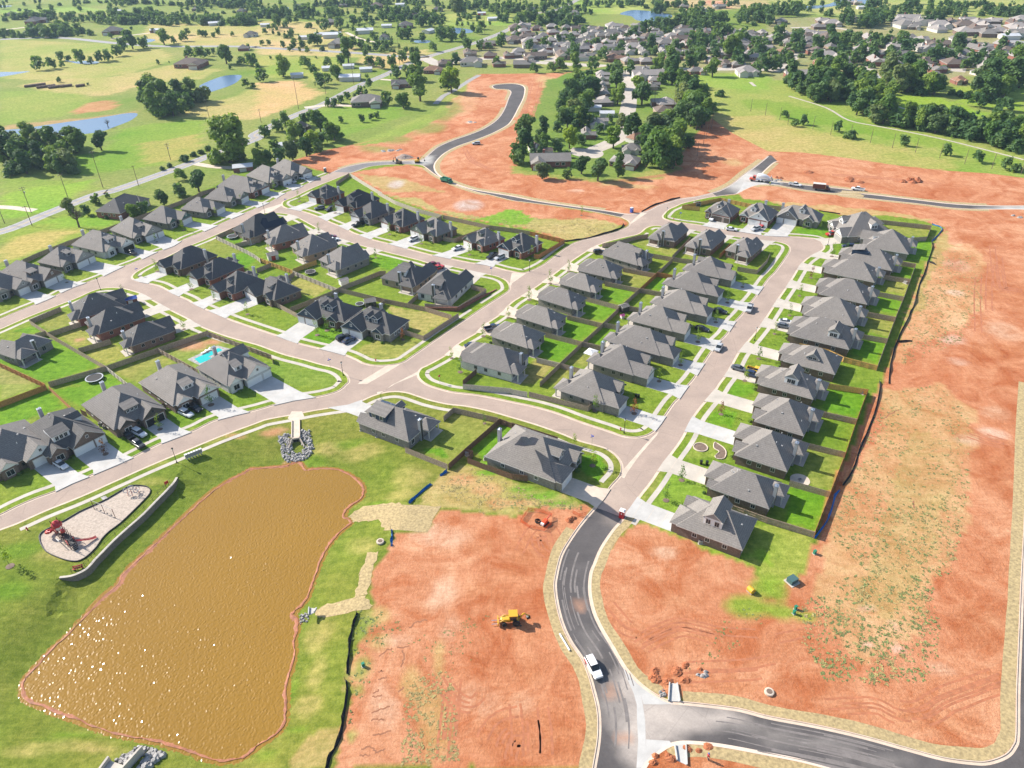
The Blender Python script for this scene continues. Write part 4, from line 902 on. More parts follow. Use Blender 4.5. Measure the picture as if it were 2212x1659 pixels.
house('12 885,340', '12 1320,505', '12 1615,322', 'grey roofed house with a navy side dormer overlooking the pond', roof='roof_grey', wall='greybrick', gable='navy', trim='offwhite', gs=1, gend='hip', gp=2.0, chim=1, porch=1, dorm=[('l', .85, 6.0, 1.9, 's'), ('r', .2, 2.6, 1.2, 'g')], group=g_Y, dmat='white_concrete')
HY2 = house('22 375,855', '12 1975,628', -15.0, 'long grey roofed house with solar panels on its rear slope', roof='roof_grey', wall='greybrick', gable='roof_char', trim='white', gs=1, gend='hip', gp=1.6, chim=1, porch=0, dorm=[('f', .15, 3.2, 1.5, 'g')], group=g_Y, dmat='tan_concrete')
g_Z = 'older houses by the country road'
house('01 1040,190', '01 815,170', -20, 'dark roofed house among dark trees beside the country road', roof='roof_char', wall='redbrick', gable='redbrick', gs=-1, gp=.6, gend='hip', chim=0, porch=0, drive=False, group=g_Z, pitch=.62)
driveways()
def yd(s, c): YARDS.append((W(s), c, 0.0, .12, .9))
YELL=(.205,.235,.045); BRI=(.105,.24,.012)
for s, c in (('21 280,1262 570,1325 405,1475 150,1395', BRI), ('21 480,1090 755,1150 600,1285 350,1212', BRI), ('21 640,940 925,1000 790,1115 530,1055', LUSH), ('21 720,890 860,815 1080,850 930,965', BRI), ('21 890,780 980,680 1215,730 1095,830', YELL), ('21 1110,650 1220,565 1350,590 1240,690', GRASS),
             ('21 180,1450 370,1495 200,1659 0,1659', (.27,.25,.07)), ('21 1160,830 1250,730 1340,760 1335,865', LUSH), ('21 1000,975 1130,870 1300,890 1230,1000', GRASS), ('21 820,1140 960,1020 1070,1060 1030,1165', GRASS), ('21 640,1295 800,1170 885,1180 835,1330', LUSH), ('21 460,1480 640,1330 750,1350 690,1530', YELL), ('21 260,1659 430,1520 610,1560 480,1680', YELL),
             ('21 1030,430 1170,395 1440,490 1370,555', YELL), ('21 1440,545 1500,500 1665,540 1600,585', YELL), ('21 1960,590 2150,560 2212,570 2140,660', GRASS),
             ('01 110,1205 330,1150 390,1195 230,1230', BRI), ('01 320,1120 540,1040 680,1120 420,1205', YELL), ('01 500,1240 700,1180 870,1285 670,1345', (.23,.26,.05)), ('01 740,1395 960,1290 1130,1420 910,1495', (.24,.26,.05)), ('01 -60,1460 100,1400 400,1240 870,1500 400,1645', BRI), ('01 990,1560 1380,1390 1540,1520 1200,1659', (.22,.24,.05)), ('01 1390,1360 1780,1240 2050,1330 1700,1520 1500,1480', (.19,.25,.045)),
             ('01 470,1659 900,1530 1060,1659', BRI), ('01 -40,1490 370,1659 -40,1659', (.24,.25,.07)), ('02 0,0 390,0 0,140', (.2,.26,.05)), ('02 -40,230 400,50 560,200 0,380', BRI), ('02 470,60 1000,-40 1090,10 700,205', BRI), ('02 0,380 300,250 140,420 250,640 180,560', BRI), ('11 -20,1659 60,1470 300,1440 720,1570 690,1690', (.15,.235,.03)), ('02 1900,1659 2212,1500 2212,1640', (.15,.235,.03)),
             ('11 410,700 560,610 780,720 690,830', GRASS), ('11 810,845 1080,710 1390,870 1300,960', GRASS), ('11 1110,985 1710,1080 1440,1240 1290,1150', (.31,.28,.085)), ('11 330,730 640,830 500,910 230,840', (.27,.27,.065)), ('11 840,1385 1100,1240 1440,1290 1300,1430 1100,1450', (.25,.26,.06)), ('11 0,1010 170,980 370,1100 230,1215 0,1165', GRASS), ('11 390,1265 560,1160 770,1200 630,1335', BRI), ('01 1720,480 1860,405 2090,510 1900,600', YELL), ('01 2000,560 2130,520 2212,600 2100,680', BRI), ('01 1920,400 2060,330 2180,390 2040,450', LUSH),
             ('11 1590,250 1980,300 1750,400 1640,360', YELL), ('11 990,560 1100,540 1310,590 1170,680 1000,640', LUSH), ('12 1720,250 2085,310 1670,690 1440,600', YELL), ('12 1850,560 2150,350 2240,390 2000,670', LUSH), ('12 1350,580 1600,560 1680,660 1500,600', LUSH),
             ('32 500,40 850,80 770,295 480,225', BRI), ('32 460,270 760,330 670,580 430,520', GRASS), ('32 290,540 660,620 540,930 200,820', YELL), ('32 180,900 520,950 410,1260 150,1200', LUSH), ('31 1160,640 1275,640 1235,745 1090,710', BRI), ('31 1040,750 1220,790 1180,890 1000,850', YELL), ('31 950,900 1160,940 1100,1060 900,1010', BRI), ('31 870,1080 1090,1110 1035,1250 800,1190', YELL), ('31 800,1270 1010,1300 950,1480 720,1400', BRI), ('31 1010,290 1400,300 1370,385 1090,390', YELL), ('31 1150,430 1420,420 1400,600 1200,590', BRI), ('31 210,340 400,260 560,350 380,390', BRI),
             ('22 1350,760 1620,780 1640,900 1800,1030 1480,1140 1200,1060', (.19,.28,.035)), ('22 1480,640 1600,480 1760,520 1800,640', (.22,.27,.045)), ('22 1680,340 1770,205 1940,240 1910,380', BRI), ('22 1840,95 1900,-20 2110,20 2050,120', BRI), ('22 1100,1030 1280,725 1360,730 1150,1050', (.25,.26,.06)), ('22 560,640 740,600 820,700 740,850 600,760', LUSH), ('22 700,290 950,180 1190,270 1150,370 960,380', GRASS)):
 yd(s, c)
for s in ('01 1650,1340,160,45 1850,1300,90,25', '01 690,1280,45,20'):
 o = None
 for p in V(s):
  x, y, rx, ry = p; YARDS.append(([at(x + rx*.25*math.cos(w), y + ry*.25*math.sin(w)) for w in [i*math.pi/8 for i in range(16)]], (.44,.25,.13), .6, -1, .9))
_PO = {}
def fence(s, label, mat='wood', rail=0, h=1.83, ztop=None, z0=ZB, pickets=True, group='wooden back yard fences', gap=.012):
 """S: pixels along the fence's top; rail 1/-1 shows rails and posts on its left/right side"""
 pts = W(s, h + z0); f0 = pts[0]
 o = empty('fence', f0[0], f0[1], z0); tag(o, label, 'fence', group)
 rr = random.Random(len(s)*31 + int(f0[0])); b = MB(); rl = [MB(), MB(), MB()]; L_ = 0
 for a, c in zip(pts[:-1], pts[1:]):
  d = Vector((c[0]-a[0], c[1]-a[1])); l = d.length
  if l < .3: continue
  d /= l; n = Vector((-d.y, d.x))
  k = max(1, int(l/.42))
  for i in range(k):
   t0 = i*l/k + gap; t1 = (i+1)*l/k - gap; hh = h + rr.uniform(-.03,.02)
   q = []
   for t, sd in ((t0,-1), (t1,-1), (t1,1), (t0,1)):
    q.append((a[0]-f0[0] + d.x*t + n.x*sd*.016, a[1]-f0[1] + d.y*t + n.y*sd*.016))
   b.face([(*q[0],0), (*q[1],0), (*q[1],hh), (*q[0],hh)]); b.face([(*q[2],0), (*q[3],0), (*q[3],hh), (*q[2],hh)])
   b.face([(*q[0],hh), (*q[1],hh), (*q[2],hh), (*q[3],hh)])
  M4 = Matrix(((d.x, -d.y, 0, a[0]-f0[0]), (d.y, d.x, 0, a[1]-f0[1]), (0,0,1,0), (0,0,0,1)))
  if rail:
   for k3, z in enumerate((.28, .95, 1.6)):
    rl[k3].box(0, l, min(0, .02)*1 + (.02 if rail > 0 else -.07), .07 if rail > 0 else -.02, z, z+.11, M=M4)
   np_ = max(1, round(l/2.5))
   for i in range(np_+1):
    if mat not in _PO:
     pm = MB(); pm.box(-.06,.06,-.06,.06,0,1.9); me = pm.mesh('post'); me.materials.append(M[mat]); _PO[mat] = me
    p = link('post', _PO[mat], o, (a[0]-f0[0] + d.x*l*i/np_ + n.x*rail*.1, a[1]-f0[1] + d.y*l*i/np_ + n.y*rail*.1, 0)); p.rotation_euler = (0,0,math.atan2(d.y, d.x))
 b.build('board_panel', M[mat], o)
 if rail:
  for r in rl: r.build('rail', M[mat], o)
 return o
M['pale_wood'] = plain('pale_fence_wood', (.50,.44,.37), .9, .25, 2.4, obj=True)
for s, lb, mt, rl in (
 ('31 975,240 1415,288', 'grey rail sided fence behind the white gabled house yard', 'wood', -1), ('31 1415,288 1375,385', 'short grey fence ending the white gabled house yard beside blue silt fence', 'wood', 0), ('31 1375,385 1090,402', 'grey board fence between white gabled yard and its open neighbour', 'wood', 0), ('31 555,255 650,198 730,205', 'grey fence corner left of the white gabled house', 'wood', 0),
 ('31 1165,600 1278,618', 'short grey rail fence behind the blue dormer house', 'wood', -1), ('31 1278,620 1232,750 1175,905 1105,1075 1035,1262 948,1497', 'long wooden rear fence of the upper row yards facing red dirt', 'wood', 1),
 ('31 985,712 1232,752', 'grey board fence between yards just below the blue dormer house', 'wood', 0), ('31 915,855 1175,902', 'grey board fence between yards with an arched shadow on lawn', 'wood', 0), ('31 820,1028 1105,1078', 'grey rail fence above the yard of the pale dormer house neighbour', 'wood', -1), ('31 815,1228 1035,1265', 'grey board fence beside the pale dormer house chimney', 'wood', 0), ('31 275,1305 520,1360 660,1425 948,1497', 'long orange yellow rail fence beside the triangular dormer house', 'yellow_wood', -1),
 ('32 865,45 770,300 672,590 540,932 405,1278', 'long wooden rear fence of the lower row yards facing red dirt', 'cedar', 1), ('31 1060,1628 32 500,-10 865,45'.replace('31 1060,1628 ', ''), 'bright yellow cedar board fence beside the glazed dormer house', 'yellow_wood', 0), ('32 415,222 770,300', 'grey rail fence below the bright lawn with an orange bottom board', 'wood', -1), ('32 285,495 672,588', 'grey board fence behind the mulch ring house', 'wood', 0), ('32 190,830 540,930', 'grey board fence beside the round stone fire pit', 'wood', 0), ('22 1810,1010 32 0,1152 405,1275', 'yellow grey rail fence beside the last house of the row', 'wood', -1),
 ('21 1390,568 1255,692', 'grey board fence behind the large tall gabled house', 'wood', 0), ('21 1255,692 1108,827', 'bright orange cedar fence along the centre of the long block', 'cedar', 0), ('21 1255,692 1390,716', 'short orange cedar rail fence in the middle of the long block', 'cedar', -1), ('21 1108,827 935,985 778,1138 606,1295 415,1475 240,1640', 'long grey centre fence dividing the long block back to back', 'wood', 0),
 ('21 1190,528 1400,565 1620,592', 'grey fence below the cross street back lawns', 'wood', 0), ('21 960,650 1238,702', 'pale rail fence below the dormered collector house', 'wood', -1), ('21 805,772 1108,832', 'grey rail fence above the two tone back lawn', 'wood', -1), ('21 640,905 935,982', 'grey board fence below the two tone back lawn', 'wood', 0), ('21 480,1062 780,1132', 'brown rail fence in the middle of the bright back lawns', 'wood', -1), ('21 285,1212 606,1292', 'grey board fence between the two brightest lawns near the junction', 'wood', 0), ('21 215,1430 412,1476', 'pale rail fence behind the junction corner house', 'pale_wood', -1),
 ('21 1110,830 1335,872', 'grey rail fence behind the cedar fenced lawn', 'wood', -1), ('21 960,975 1120,1002', 'short grey rail fence beside the dark garden shed', 'wood', -1), ('21 790,1127 955,1158', 'short grey board fence below the pink playhouse', 'wood', 0), ('21 610,1292 838,1342', 'grey rail fence above the white canopy tent', 'wood', -1), ('21 415,1475 655,1545', 'grey board fence below the white canopy tent', 'wood', 0),
 ('21 780,445 880,428 1100,372 1180,362', 'brown fence curving along the collector street by the dark cross street houses', 'wood', 0), ('21 1385,548 1545,385', 'brown fence between the first and second cross street back lawns', 'wood', 0), ('21 1795,540 1890,440', 'reddish fence between the second and third cross street houses', 'cedar', 0), ('21 1950,645 2120,672 2212,575 31 20,520', 'grey fence wrapping the corner lawn at the cul-de-sac bend', 'wood', 0),
 ('21 1625,128 1470,115 1800,48', 'yellow pine fence corner at the first cross street house', 'yellow_wood', 0), ('21 1800,48 2065,102', 'yellow pine rail fence behind the first cross street house', 'yellow_wood', -1), ('21 2065,102 2212,112 31 155,128 85,215', 'grey fence behind the open garage house of the cross street', 'wood', 0),
 ('11 1050,-8 1200,75 1385,142 1600,197', 'pale rail fence along dry grass behind the far loop houses', 'pale_wood', 1), ('11 1610,197 2020,288 2212,312 21 0,312 155,338', 'grey board fence along the red soil behind the green trimmed house', 'wood', 0), ('21 158,340 455,408', 'orange cedar fence behind the blue gabled house', 'cedar', -1), ('21 455,408 228,542 190,535', 'orange cedar fence turning along the street by the blue gabled house', 'cedar', 0), ('11 1605,200 1530,246', 'short grey fence left of the green trimmed house lawn', 'wood', 0), ('11 2020,290 1712,402 1615,385', 'grey fence right of the green trimmed house lawn', 'wood', 0), ('10 812,1497 930,1570 1085,1662', 'pale rail fence at the start of the far loop row beside red soil', 'pale_wood', 1), ('10 690,1572 805,1492', 'brown fence beside the street at the loop entrance', 'wood', 0),
 ('01 1865,378 2130,502 2212,548 11 35,578', 'long pale rail fence behind the black roofed corner house', 'pale_wood', -1), ('11 35,570 318,675', 'yellow cedar fence beside the pink garden shed', 'yellow_wood', -1), ('11 318,680 700,832', 'pale rail fence below the netted trampoline lawn', 'pale_wood', -1), ('11 718,828 1108,922', 'grey fence behind the white rear dormer house', 'wood', 0), ('11 1108,922 1455,990 1690,1062', 'grey fence above the dry lawn of the navy gabled corner house', 'wood', 0), ('01 2062,285 1865,376', 'brown fence along the far left street by the trampoline yard', 'wood', 0), ('z1 635,1575 1065,1480', 'brown fence between solar panel house yard and next yard', 'wood', 0), ('11 0,662 130,610', 'grey fence below the pink garden shed', 'wood', 0), ('11 245,742 330,690', 'short grey fence behind the third loop corner house', 'wood', 0), ('11 318,662 520,588', 'honey coloured fence between tan brick house and netted trampoline', 'yellow_wood', 0), ('11 700,832 800,788 1070,682 1120,682', 'brown fence between netted trampoline lawn and white dormer house', 'wood', 0), ('11 175,955 370,1057', 'pale board fence between two front lawns on the loop street', 'wood', 0), ('11 290,1000 712,832', 'brown fence left of the blue gabled house yard', 'wood', 0), ('11 1060,975 1108,928', 'short brown fence beside the dark garden shed near the junction', 'wood', 0), ('11 1250,1182 1445,1242 1750,1045', 'brown fence around the dry lawn along the collector street', 'wood', 0), ('11 1455,962 1745,988 1990,836 1855,800', 'grey fence on top of the brick retaining wall at the street corner', 'wood', 0), ('11 1308,957 1410,862', 'short brown fence between the two tall houses near the loop end', 'wood', 0),
 ('01 250,1102 520,990', 'grey fence along the far left street behind the shed house', 'wood', 0), ('01 250,1106 392,1197 415,1218 912,1502', 'long pale grey fence behind three brick houses and bright lawn', 'wood', 0), ('01 412,1212 690,1122', 'brown fence between the first two brick house yards', 'wood', 0), ('01 672,1350 950,1272', 'brown fence beside the yard with round bare patch', 'wood', 0), ('01 392,1200 300,1222', 'short brown fence behind the lone bright lawn house', 'wood', 0), ('01 412,1642 912,1502 1360,1347 1795,1195', 'long brown fence dividing pond street yards from the brick houses', 'wood', 0), ('01 1800,1205 2212,1358 11 130,1405 142,1442', 'dark rail fence curving along the loop street by the pool', 'wood', -1), ('01 1360,1347 1705,1532', 'grey rail fence left of the swimming pool', 'wood', -1), ('01 -60,1450 0,1477 385,1655', 'orange rail fence at the left edge by bright lawn', 'cedar', -1), ('01 915,1505 1110,1659 02 1345,192', 'white rail fence between trampoline lawn and farmhouse neighbour', 'pale_wood', -1),
 ('02 -60,175 0,152 392,5', 'orange brown board fence across the left edge lawns', 'cedar', 0), ('02 410,10 622,207', 'thin orange fence seen edge on behind the convertible house', 'cedar', 0), ('02 -20,360 290,642', 'orange fence seen edge on beside the left edge house', 'cedar', 0), ('02 690,217 742,242', 'short brown gate fence between the dark gabled house and its neighbour', 'dark_wood', 0), ('02 265,652 372,632', 'short brown gate fence beside the left edge house', 'dark_wood', 0), ('02 1320,197 1422,162', 'short brown gate fence beside the open garage house', 'dark_wood', 0),
 ('12 1618,277 1705,202 2095,292', 'grey fence of the navy dormer house along the curved street', 'wood', 0), ('12 1285,545 1655,692', 'grey board fence facing the pond below the navy dormer house', 'wood', 0), ('12 2102,300 1803,560 1660,692', 'dark brown fence between the two pond side houses', 'dark_wood', 0), ('12 2105,297 2212,337 22 0,332 395,457', 'brown rail fence along the street beside the solar panel house by the pond', 'dark_wood', -1), ('12 1805,557 1875,577 1828,637', 'short brown fence jog around the utility corner', 'dark_wood', 0), ('12 1825,637 2212,777 22 0,777 135,792', 'reddish brown board fence below the pond side solar house', 'dark_wood', 0),
 ('01 182,588 330,522 600,417 940,302 1060,257', 'brown meadow fence behind the nearest far left houses', 'wood', 0), ('01 1060,257 1540,82 1745,2', 'brown meadow fence behind the teal gabled house', 'wood', 0), ('z1 -10,705 290,602', 'brown fence behind the sage gabled house', 'wood', 0), ('11 1785,1628 1905,1525', 'dark brown fence beside the junction corner house', 'dark_wood', 0), ('12 1785,0 2212,38 22 0,45 132,68', 'pale grey fence along the curved street below the junction corner house', 'pale_wood', 0), ('22 145,65 660,192 692,165', 'grey board fence along the curved street below the two wheeled bins house', 'wood', 0)):
 fence(s, lb, mt, rl)
def silt(s, label, mat='black_fabric', h=.75, top=False, z0=ZB):
 pts = smooth(W(s), 3); rr = random.Random(len(s)); b = MB(); f0 = pts[0]
 top_ = []; bot = []
 for i, p in enumerate(pts):
  hh = h*(.75 + rr.uniform(-.25,.25)); dx, dy = rr.uniform(-.22,.22), rr.uniform(-.22,.22)
  bot.append((p[0]-f0[0], p[1]-f0[1], 0)); top_.append((p[0]-f0[0]+dx, p[1]-f0[1]+dy, hh))
 for i in range(len(pts)-1):
  b.face([bot[i], bot[i+1], top_[i+1], top_[i]])
  q0 = (bot[i][0]+.35, bot[i][1]-.1, .03); q1 = (bot[i+1][0]+.35, bot[i+1][1]-.1, .03); b.face([q0, q1, bot[i+1], bot[i]])
 o = b.build('silt_fence', M[mat], None, (f0[0], f0[1], z0)); tag(o, label, 'silt fence', 'fabric silt fences')
 for i in range(0, len(pts), 3):
  st = shared('stake', lambda q: q.box(-.03,.03,-.03,.03,0,1.0), 'pole_wood'); link('stake', st, o, (bot[i][0], bot[i][1]-.05, 0))
for s, lb, mt in (('31 1412,440 1418,480 1375,620 1340,720 1290,850 1250,1000 1175,1150 1110,1300 1055,1480 1040,1659', 'black silt fence running down the dirt beyond the upper back yards', 'black_fabric'), ('32 960,-20 960,50 910,280 800,540 720,760 640,880', 'black silt fence beyond the bright yellow fence yard', 'black_fabric'),
                  ('32 610,920 570,980 530,1120 480,1220 395,1338', 'blue silt fence against the last back yards of the right row', 'blue_plastic'), ('31 1415,285 1500,318 1460,380 1412,430', 'blue silt fence curling round the white gabled yard corner', 'blue_plastic'), ('31 1110,1300 1240,1295', 'short black silt fence spur lying in the dirt field', 'black_fabric'), ('31 1385,610 1450,635', 'short black spur off the upper silt fence', 'black_fabric'),
                  ('13 870,320 830,450 800,620 785,850', 'black silt fence along the grass above the pond outlet pipe', 'black_fabric'), ('13 770,900 782,1000 750,1230 720,1400 640,1550 605,1680', 'long black silt fence between pond grass and red soil at the bottom', 'black_fabric'), ('12 1650,758 1590,800', 'short blue silt fence piece by the fence corner', 'blue_plastic'), ('12 1512,868 1400,960 1320,1035', 'blue silt fence lying across dry grass near the straw cover', 'blue_plastic'), ('12 1165,1258 1170,1330 1165,1405', 'blue silt fence hanging below the straw cover', 'blue_plastic'),
                  ('21 455,432 620,410 800,365 930,320 965,285', 'black silt fence along the collector street curve by dry grass', 'black_fabric'), ('21 1120,175 1240,112 1450,52', 'black silt fence at the red slope by the blue portable toilet', 'black_fabric'), ('31 440,168 620,195', 'black silt fence behind the arched dormer house', 'black_fabric')):
 silt(s, lb, mt)
for nm in BLK:
 base, bd, step = BASE[nm]
 P = BLK[nm][1]
 if nm == 'B6':
  painted('lawn', P, step, ZB, base, bd, NEAR + YARDS, M['land'], zf=b6z, lines=[_hi, _lo])
 else:
  painted('lawn' if bd == 0 else 'bare_soil', P, step, ZB, base, bd, NEAR + YARDS, M['land'], skirt=.13)
for nm in BLK:
 k, p, cl = BLK[nm]
 kerb('kerb', k, sgn(nm), cl, M['new_kerb'] if nm in ('B9', 'B10') else M['kerb'])
kerb('kerb', _k2, sgn('B9'), False, M['new_kerb'])
_rw = np.random.RandomState(4)
painted('pond_water', offset(POND, -1.2, True), .30, ZW, (.3,.15,.02), 0, [], M['pond'], zf=lambda X, Y: ZW + .03 + _rw.normal(0, .0155, X.shape)*(.7 + .6*fbm(X, Y, 14, 3, 2)), mot=False)
mb = MB(); ribbon(mb, POND, .1, -.9, 0, True)
sh = MB()
_o = [offset(POND, d, True) for d in (.4, .06, -.1, -.28)]; _z = [ZW-.02, ZW+.08, ZW+.13, ZW+.11]
random.seed(3)
_o = [[(x + random.uniform(-.2,.2), y + random.uniform(-.2,.2)) for x, y in r] for r in _o]
_n = fbm(np.array([p[0] for p in POND]), np.array([p[1] for p in POND]), 9, 8, 3)
_o[0] = [(a[0] + (a[0]-b[0])*(q-.5)*4, a[1] + (a[1]-b[1])*(q-.5)*4) for a, b, q in zip(_o[0], _o[2], _n)]
for r in range(3):
 for i in range(len(POND)):
  j = (i+1) % len(POND)
  sh.face([(*_o[r][i], _z[r]), (*_o[r+1][i], _z[r+1]), (*_o[r+1][j], _z[r+1]), (*_o[r][j], _z[r])])
struct(sh.build('pond_shore', M['mud']))
OLD_C = (.345,.268,.222); NEW_C = (.088,.08,.079)
ROADP = []
def rp(s, col, amt=1.0, soft=.5):
 ROADP.append((W(s), col, 0, soft, amt))
def rblob(s, col, amt):
 for p in V(s):
  x, y, rx, ry = p; pts = [at(x + rx*.25*math.cos(w), y + ry*.25*math.sin(w)) for w in [i*math.pi/8 for i in range(16)]]
  ROADP.append((pts, col, 0, -1, amt))
rblob('01 1000,760,140,50 22 900,950,200,120 21 1000,240,120,40', (.42,.33,.27), .7)
painted('street', W('v -320,760 0,668 110,640 226,583 335,538 440,493 553,434 640,398 690,378 720,362 760,372 790,430 1000,520 1200,505 1330,462 1400,425 1480,405 1545,418 1600,445 1700,470 1860,485 1830,570 1700,800 1640,900 1560,1000 1480,1100 1400,1160 1348,1121 1303,1103 1240,1080 1200,1000 1000,940 870,862 700,900 640,906 560,927 480,956 330,1019 180,1087 0,1162 -320,1290'), 5, .01, OLD_C, 0, ROADP, M['old_asphalt'], mot=False)
ROADP.clear()
rp('v 712,378 716,366 790,352 900,340 920,346 900,356 760,380', (.21,.2,.2), .8)
rblob('10 1440,1390,110,45 z2 150,330,260,110 500,330,200,50 31 2100,140,250,40', (.45,.43,.4), .9)
rblob('23 1100,1150,380,240 1550,1280,480,130 1000,1380,210,330 1010,950,160,150 1250,1300,250,160', (.36,.315,.28), .95); rblob('23 850,1100,90,300 1950,1330,400,60 33 300,1420,500,30', (.2,.18,.165), .8)
rblob('22 900,1180,110,70', (.2,.17,.15), .7); rblob('23 590,270,60,60 850,1000,80,60 950,1390,80,50', (.4,.22,.14), .6)
rblob('23 700,700,120,250 33 300,1400,500,40 900,1560,400,40 23 1900,1320,300,60', (.17,.155,.145), .7)
def nroad(line, hw, step=2.5):
 l = smooth(W(line), 5); P = offset(l, hw) + offset(l, -hw)[::-1]
 painted('new_road', P, step, .016, NEW_C, 0, ROADP, M['new_asphalt'], mot=False)
_nr = MB()
painted('new_road', W('v 718,371.5 753,372.5') [::1] + offset(smooth(W('10 870,1490 1000,1450 1130,1432 1300,1426 1420,1432'), 3), -1.5) + W('10 1480,1470 1545,1525 1700,1605 1900,1672 11 2000,35 2212,95 21 100,105 400,145 700,190 918,226 960,200 980,185 960,175 800,148 500,108 200,62 11 2212,22 10 2000,1645 1850,1615 1700,1565 1620,1525 1570,1480 1555,1430 1595,1375 1660,1322 1760,1270 1900,1220 2050,1160 2170,1095 20 20,1060 45,990 75,930 115,850 130,775 105,732 60,715 0,710 10 2120,715 2050,722 2020,745 2040,775 2075,783 2140,785 2165,795 2160,850 2130,920 2095,990 2035,1050 1940,1108 1820,1155 1690,1200 1560,1258 1475,1325 1430,1362 1400,1374 1200,1380 1000,1390 845,1412 710,1450'), 2.5, .016, NEW_C, 0, ROADP, M['new_asphalt'], mot=False)
painted('new_road', W('v 1538,417 1551,408 1590,380 1640,340 1664,333 1680,349 1660,372 1690,388 1800,402 1910,424 2060,438 2240,440 2245,460 2130,456 2060,455 1980,449 1870,434 1800,428 1740,423 1690,415 1640,407 1610,412 1580,430 1560,432'), 2.5, .016, NEW_C, 0, ROADP, M['new_asphalt'], mot=False)
painted('new_road', W('22 775,1085 985,1165 940,1260 840,1420 760,1560 715,1659 23 720,110 730,200 760,310 830,450 920,600 1010,740 1080,840 1150,920 1260,1000 1370,1060 1500,1060 1720,1090 1980,1125 2212,1195 33 0,1190 400,1265 800,1355 1200,1465 1500,1545 1750,1580 1890,1580 2030,1530 2095,1460 2120,1370 2125,1000 2140,500 2160,0 v 2230,1000 2330,1000 2330,1750 1900,1800 1740,1700 23 2600,1660 2212,1570 1800,1500 1540,1475 1400,1490 1310,1540 1220,1610 1170,1659 1150,1760 660,1760 670,1659 710,1450 720,1300 710,1150 680,1010 640,870 580,735 480,590 405,430 360,260 340,100 340,0 22 350,1640 400,1470 480,1330 580,1190 690,1060'), 1.6, .016, NEW_C, 0, ROADP, M['new_asphalt'], mot=False)
def cpatch(s, z, mat): return flat('concrete_crossing', W(s), z, mat)
cpatch('23 960,795 985,815 1045,925 1110,1010 1130,1110 1150,1250 1155,1415 1165,1659 1075,1659 1090,1420 1080,1250 1078,1110 1050,1010 1000,900', .024, M['white_concrete'])
cpatch('23 985,815 1045,860 1120,942 1230,1022 1350,1082 1420,1105 1300,1110 1135,1108 1110,1010 1045,925', .026, M['white_concrete'])
cpatch('23 1158,1412 1360,1425 1390,1465 1300,1512 1220,1575 1160,1640', .026, M['white_concrete'])
cpatch('12 880,1659'.replace('12 880,1659', '11 880,1659 900,1640 1130,1500 1220,1490 1280,1467 1180,1530 960,1659'), .016, M['tan_concrete'])
cpatch('11 1410,1545 1440,1560 1200,1659 12 1050,95 1045,70 1110,60 1170,10', .016, M['tan_concrete'])
cpatch('22 945,805 965,735 1185,485 1270,405 1255,440 1100,620 1000,760 970,815', .016, M['tan_concrete'])
cpatch('11 0,200 60,150 240,95 228,112 150,160 80,187', .016, M['tan_concrete'])
cpatch('11 2150,775 2185,830 2210,700 21 180,670 140,690 0,790 11 2180,870', .016, M['tan_concrete'])
cpatch('21 970,300 1015,285 1170,180 1110,180 1040,250', .016, M['tan_concrete'])
cpatch('z2 120,345 500,330 560,365 300,412 130,500 20,560 -60,590 60,470', .024, M['white_concrete'])
S = [('B1', '01 1150,748', '01 2065,288'), ('B1', '11 20,200', '11 1500,620'), ('B1', '11 1500,620', '11 1990,980'), ('B1', '11 1900,1040', '11 870,1448'), ('B1', '11 870,1448', '01 1150,742'),
     ('B2', '11 228,112', '21 130,693'), ('B2', '11 228,112', '11 500,-20'), ('B2', '21 130,693', '21 500,460'), ('B3', '01 -400,1290', '10 640,1498'),
     ('B4', '01 -100,1230', '12 755,60'), ('B4', '12 755,60', '02 -400,1300'), ('B5', '11 1400,1580', '22 1180,435'), ('B5', '22 1180,435', '31 185,505'), ('B5', '31 185,505', '21 1160,315'), ('B5', '21 1120,345', '21 700,485'), ('B5', '21 650,520', '11 1400,1570'),
     ('B6', '02 150,1212', '12 2000,235'), ('B6', '22 400,425', '22 850,885'), ('B7', '22 960,1180', '31 370,560'), ('B7', '31 370,560', '21 1305,215'), ('B7', '21 1305,215', '21 1500,96')]
for b, a, c in S:
 l = sub(b, a, c)
 if len(l) > 2: walk(l, sgn(b), 1.9, 3.15, ZB + .02, M['concrete'])
def strawband(b, a, c, w=3.6, k=None):
 l = sub(b, a, c, k)
 mb = MB(); s = sgn(b); r0 = offset(l, s*.22); ww = [w*(1 + .06*math.sin(i*.5) + random.uniform(-.02,.02)) for i in range(len(l))]
 nn = normals(l)
 r1 = [(p[0]+n[0]*s*q, p[1]+n[1]*s*q) for p, n, q in zip(l, nn, ww)]
 for i in range(len(l)-1):
  q = [(*r0[i], ZB+.012), (*r0[i+1], ZB+.012), (*r1[i+1], ZB+.010), (*r1[i], ZB+.010)]
  mb.face(q if s > 0 else q[::-1])
 return tag(mb.build('straw_cover', M['straw']), kind='structure')
strawband('B6', '22 560,1260', '23 690,1700', 2.2); strawband('B7', '23 1250,1030', '22 1010,1130', 2.0)
strawband('B7', '23 1500,1092', '33 2145,1370', 2.3); strawband('B7', '33 2140,1380', '33 2250,-1659', 2.4)
strawband('B10', '23 1320,1500', '33 500,1650', 2.4)
strawband('B9', '10 720,1462', '10 2150,930', 2.2); strawband('B9', '10 2180,870', '20 10,1020', 2.2); strawband('B9', '20 0,1040', '21 800,160', 2.6); strawband('B9', '21 1720,10', '20 2170,1385', 3)
strawband('B9', 'z2 660,0', '31 1900,118', 2.4, _k2); strawband('B7', 'z2 300,410', '31 1900,152', 2.2); strawband('B2', '11 2000,22', '10 1470,1452', 2.0)
random.seed(11)
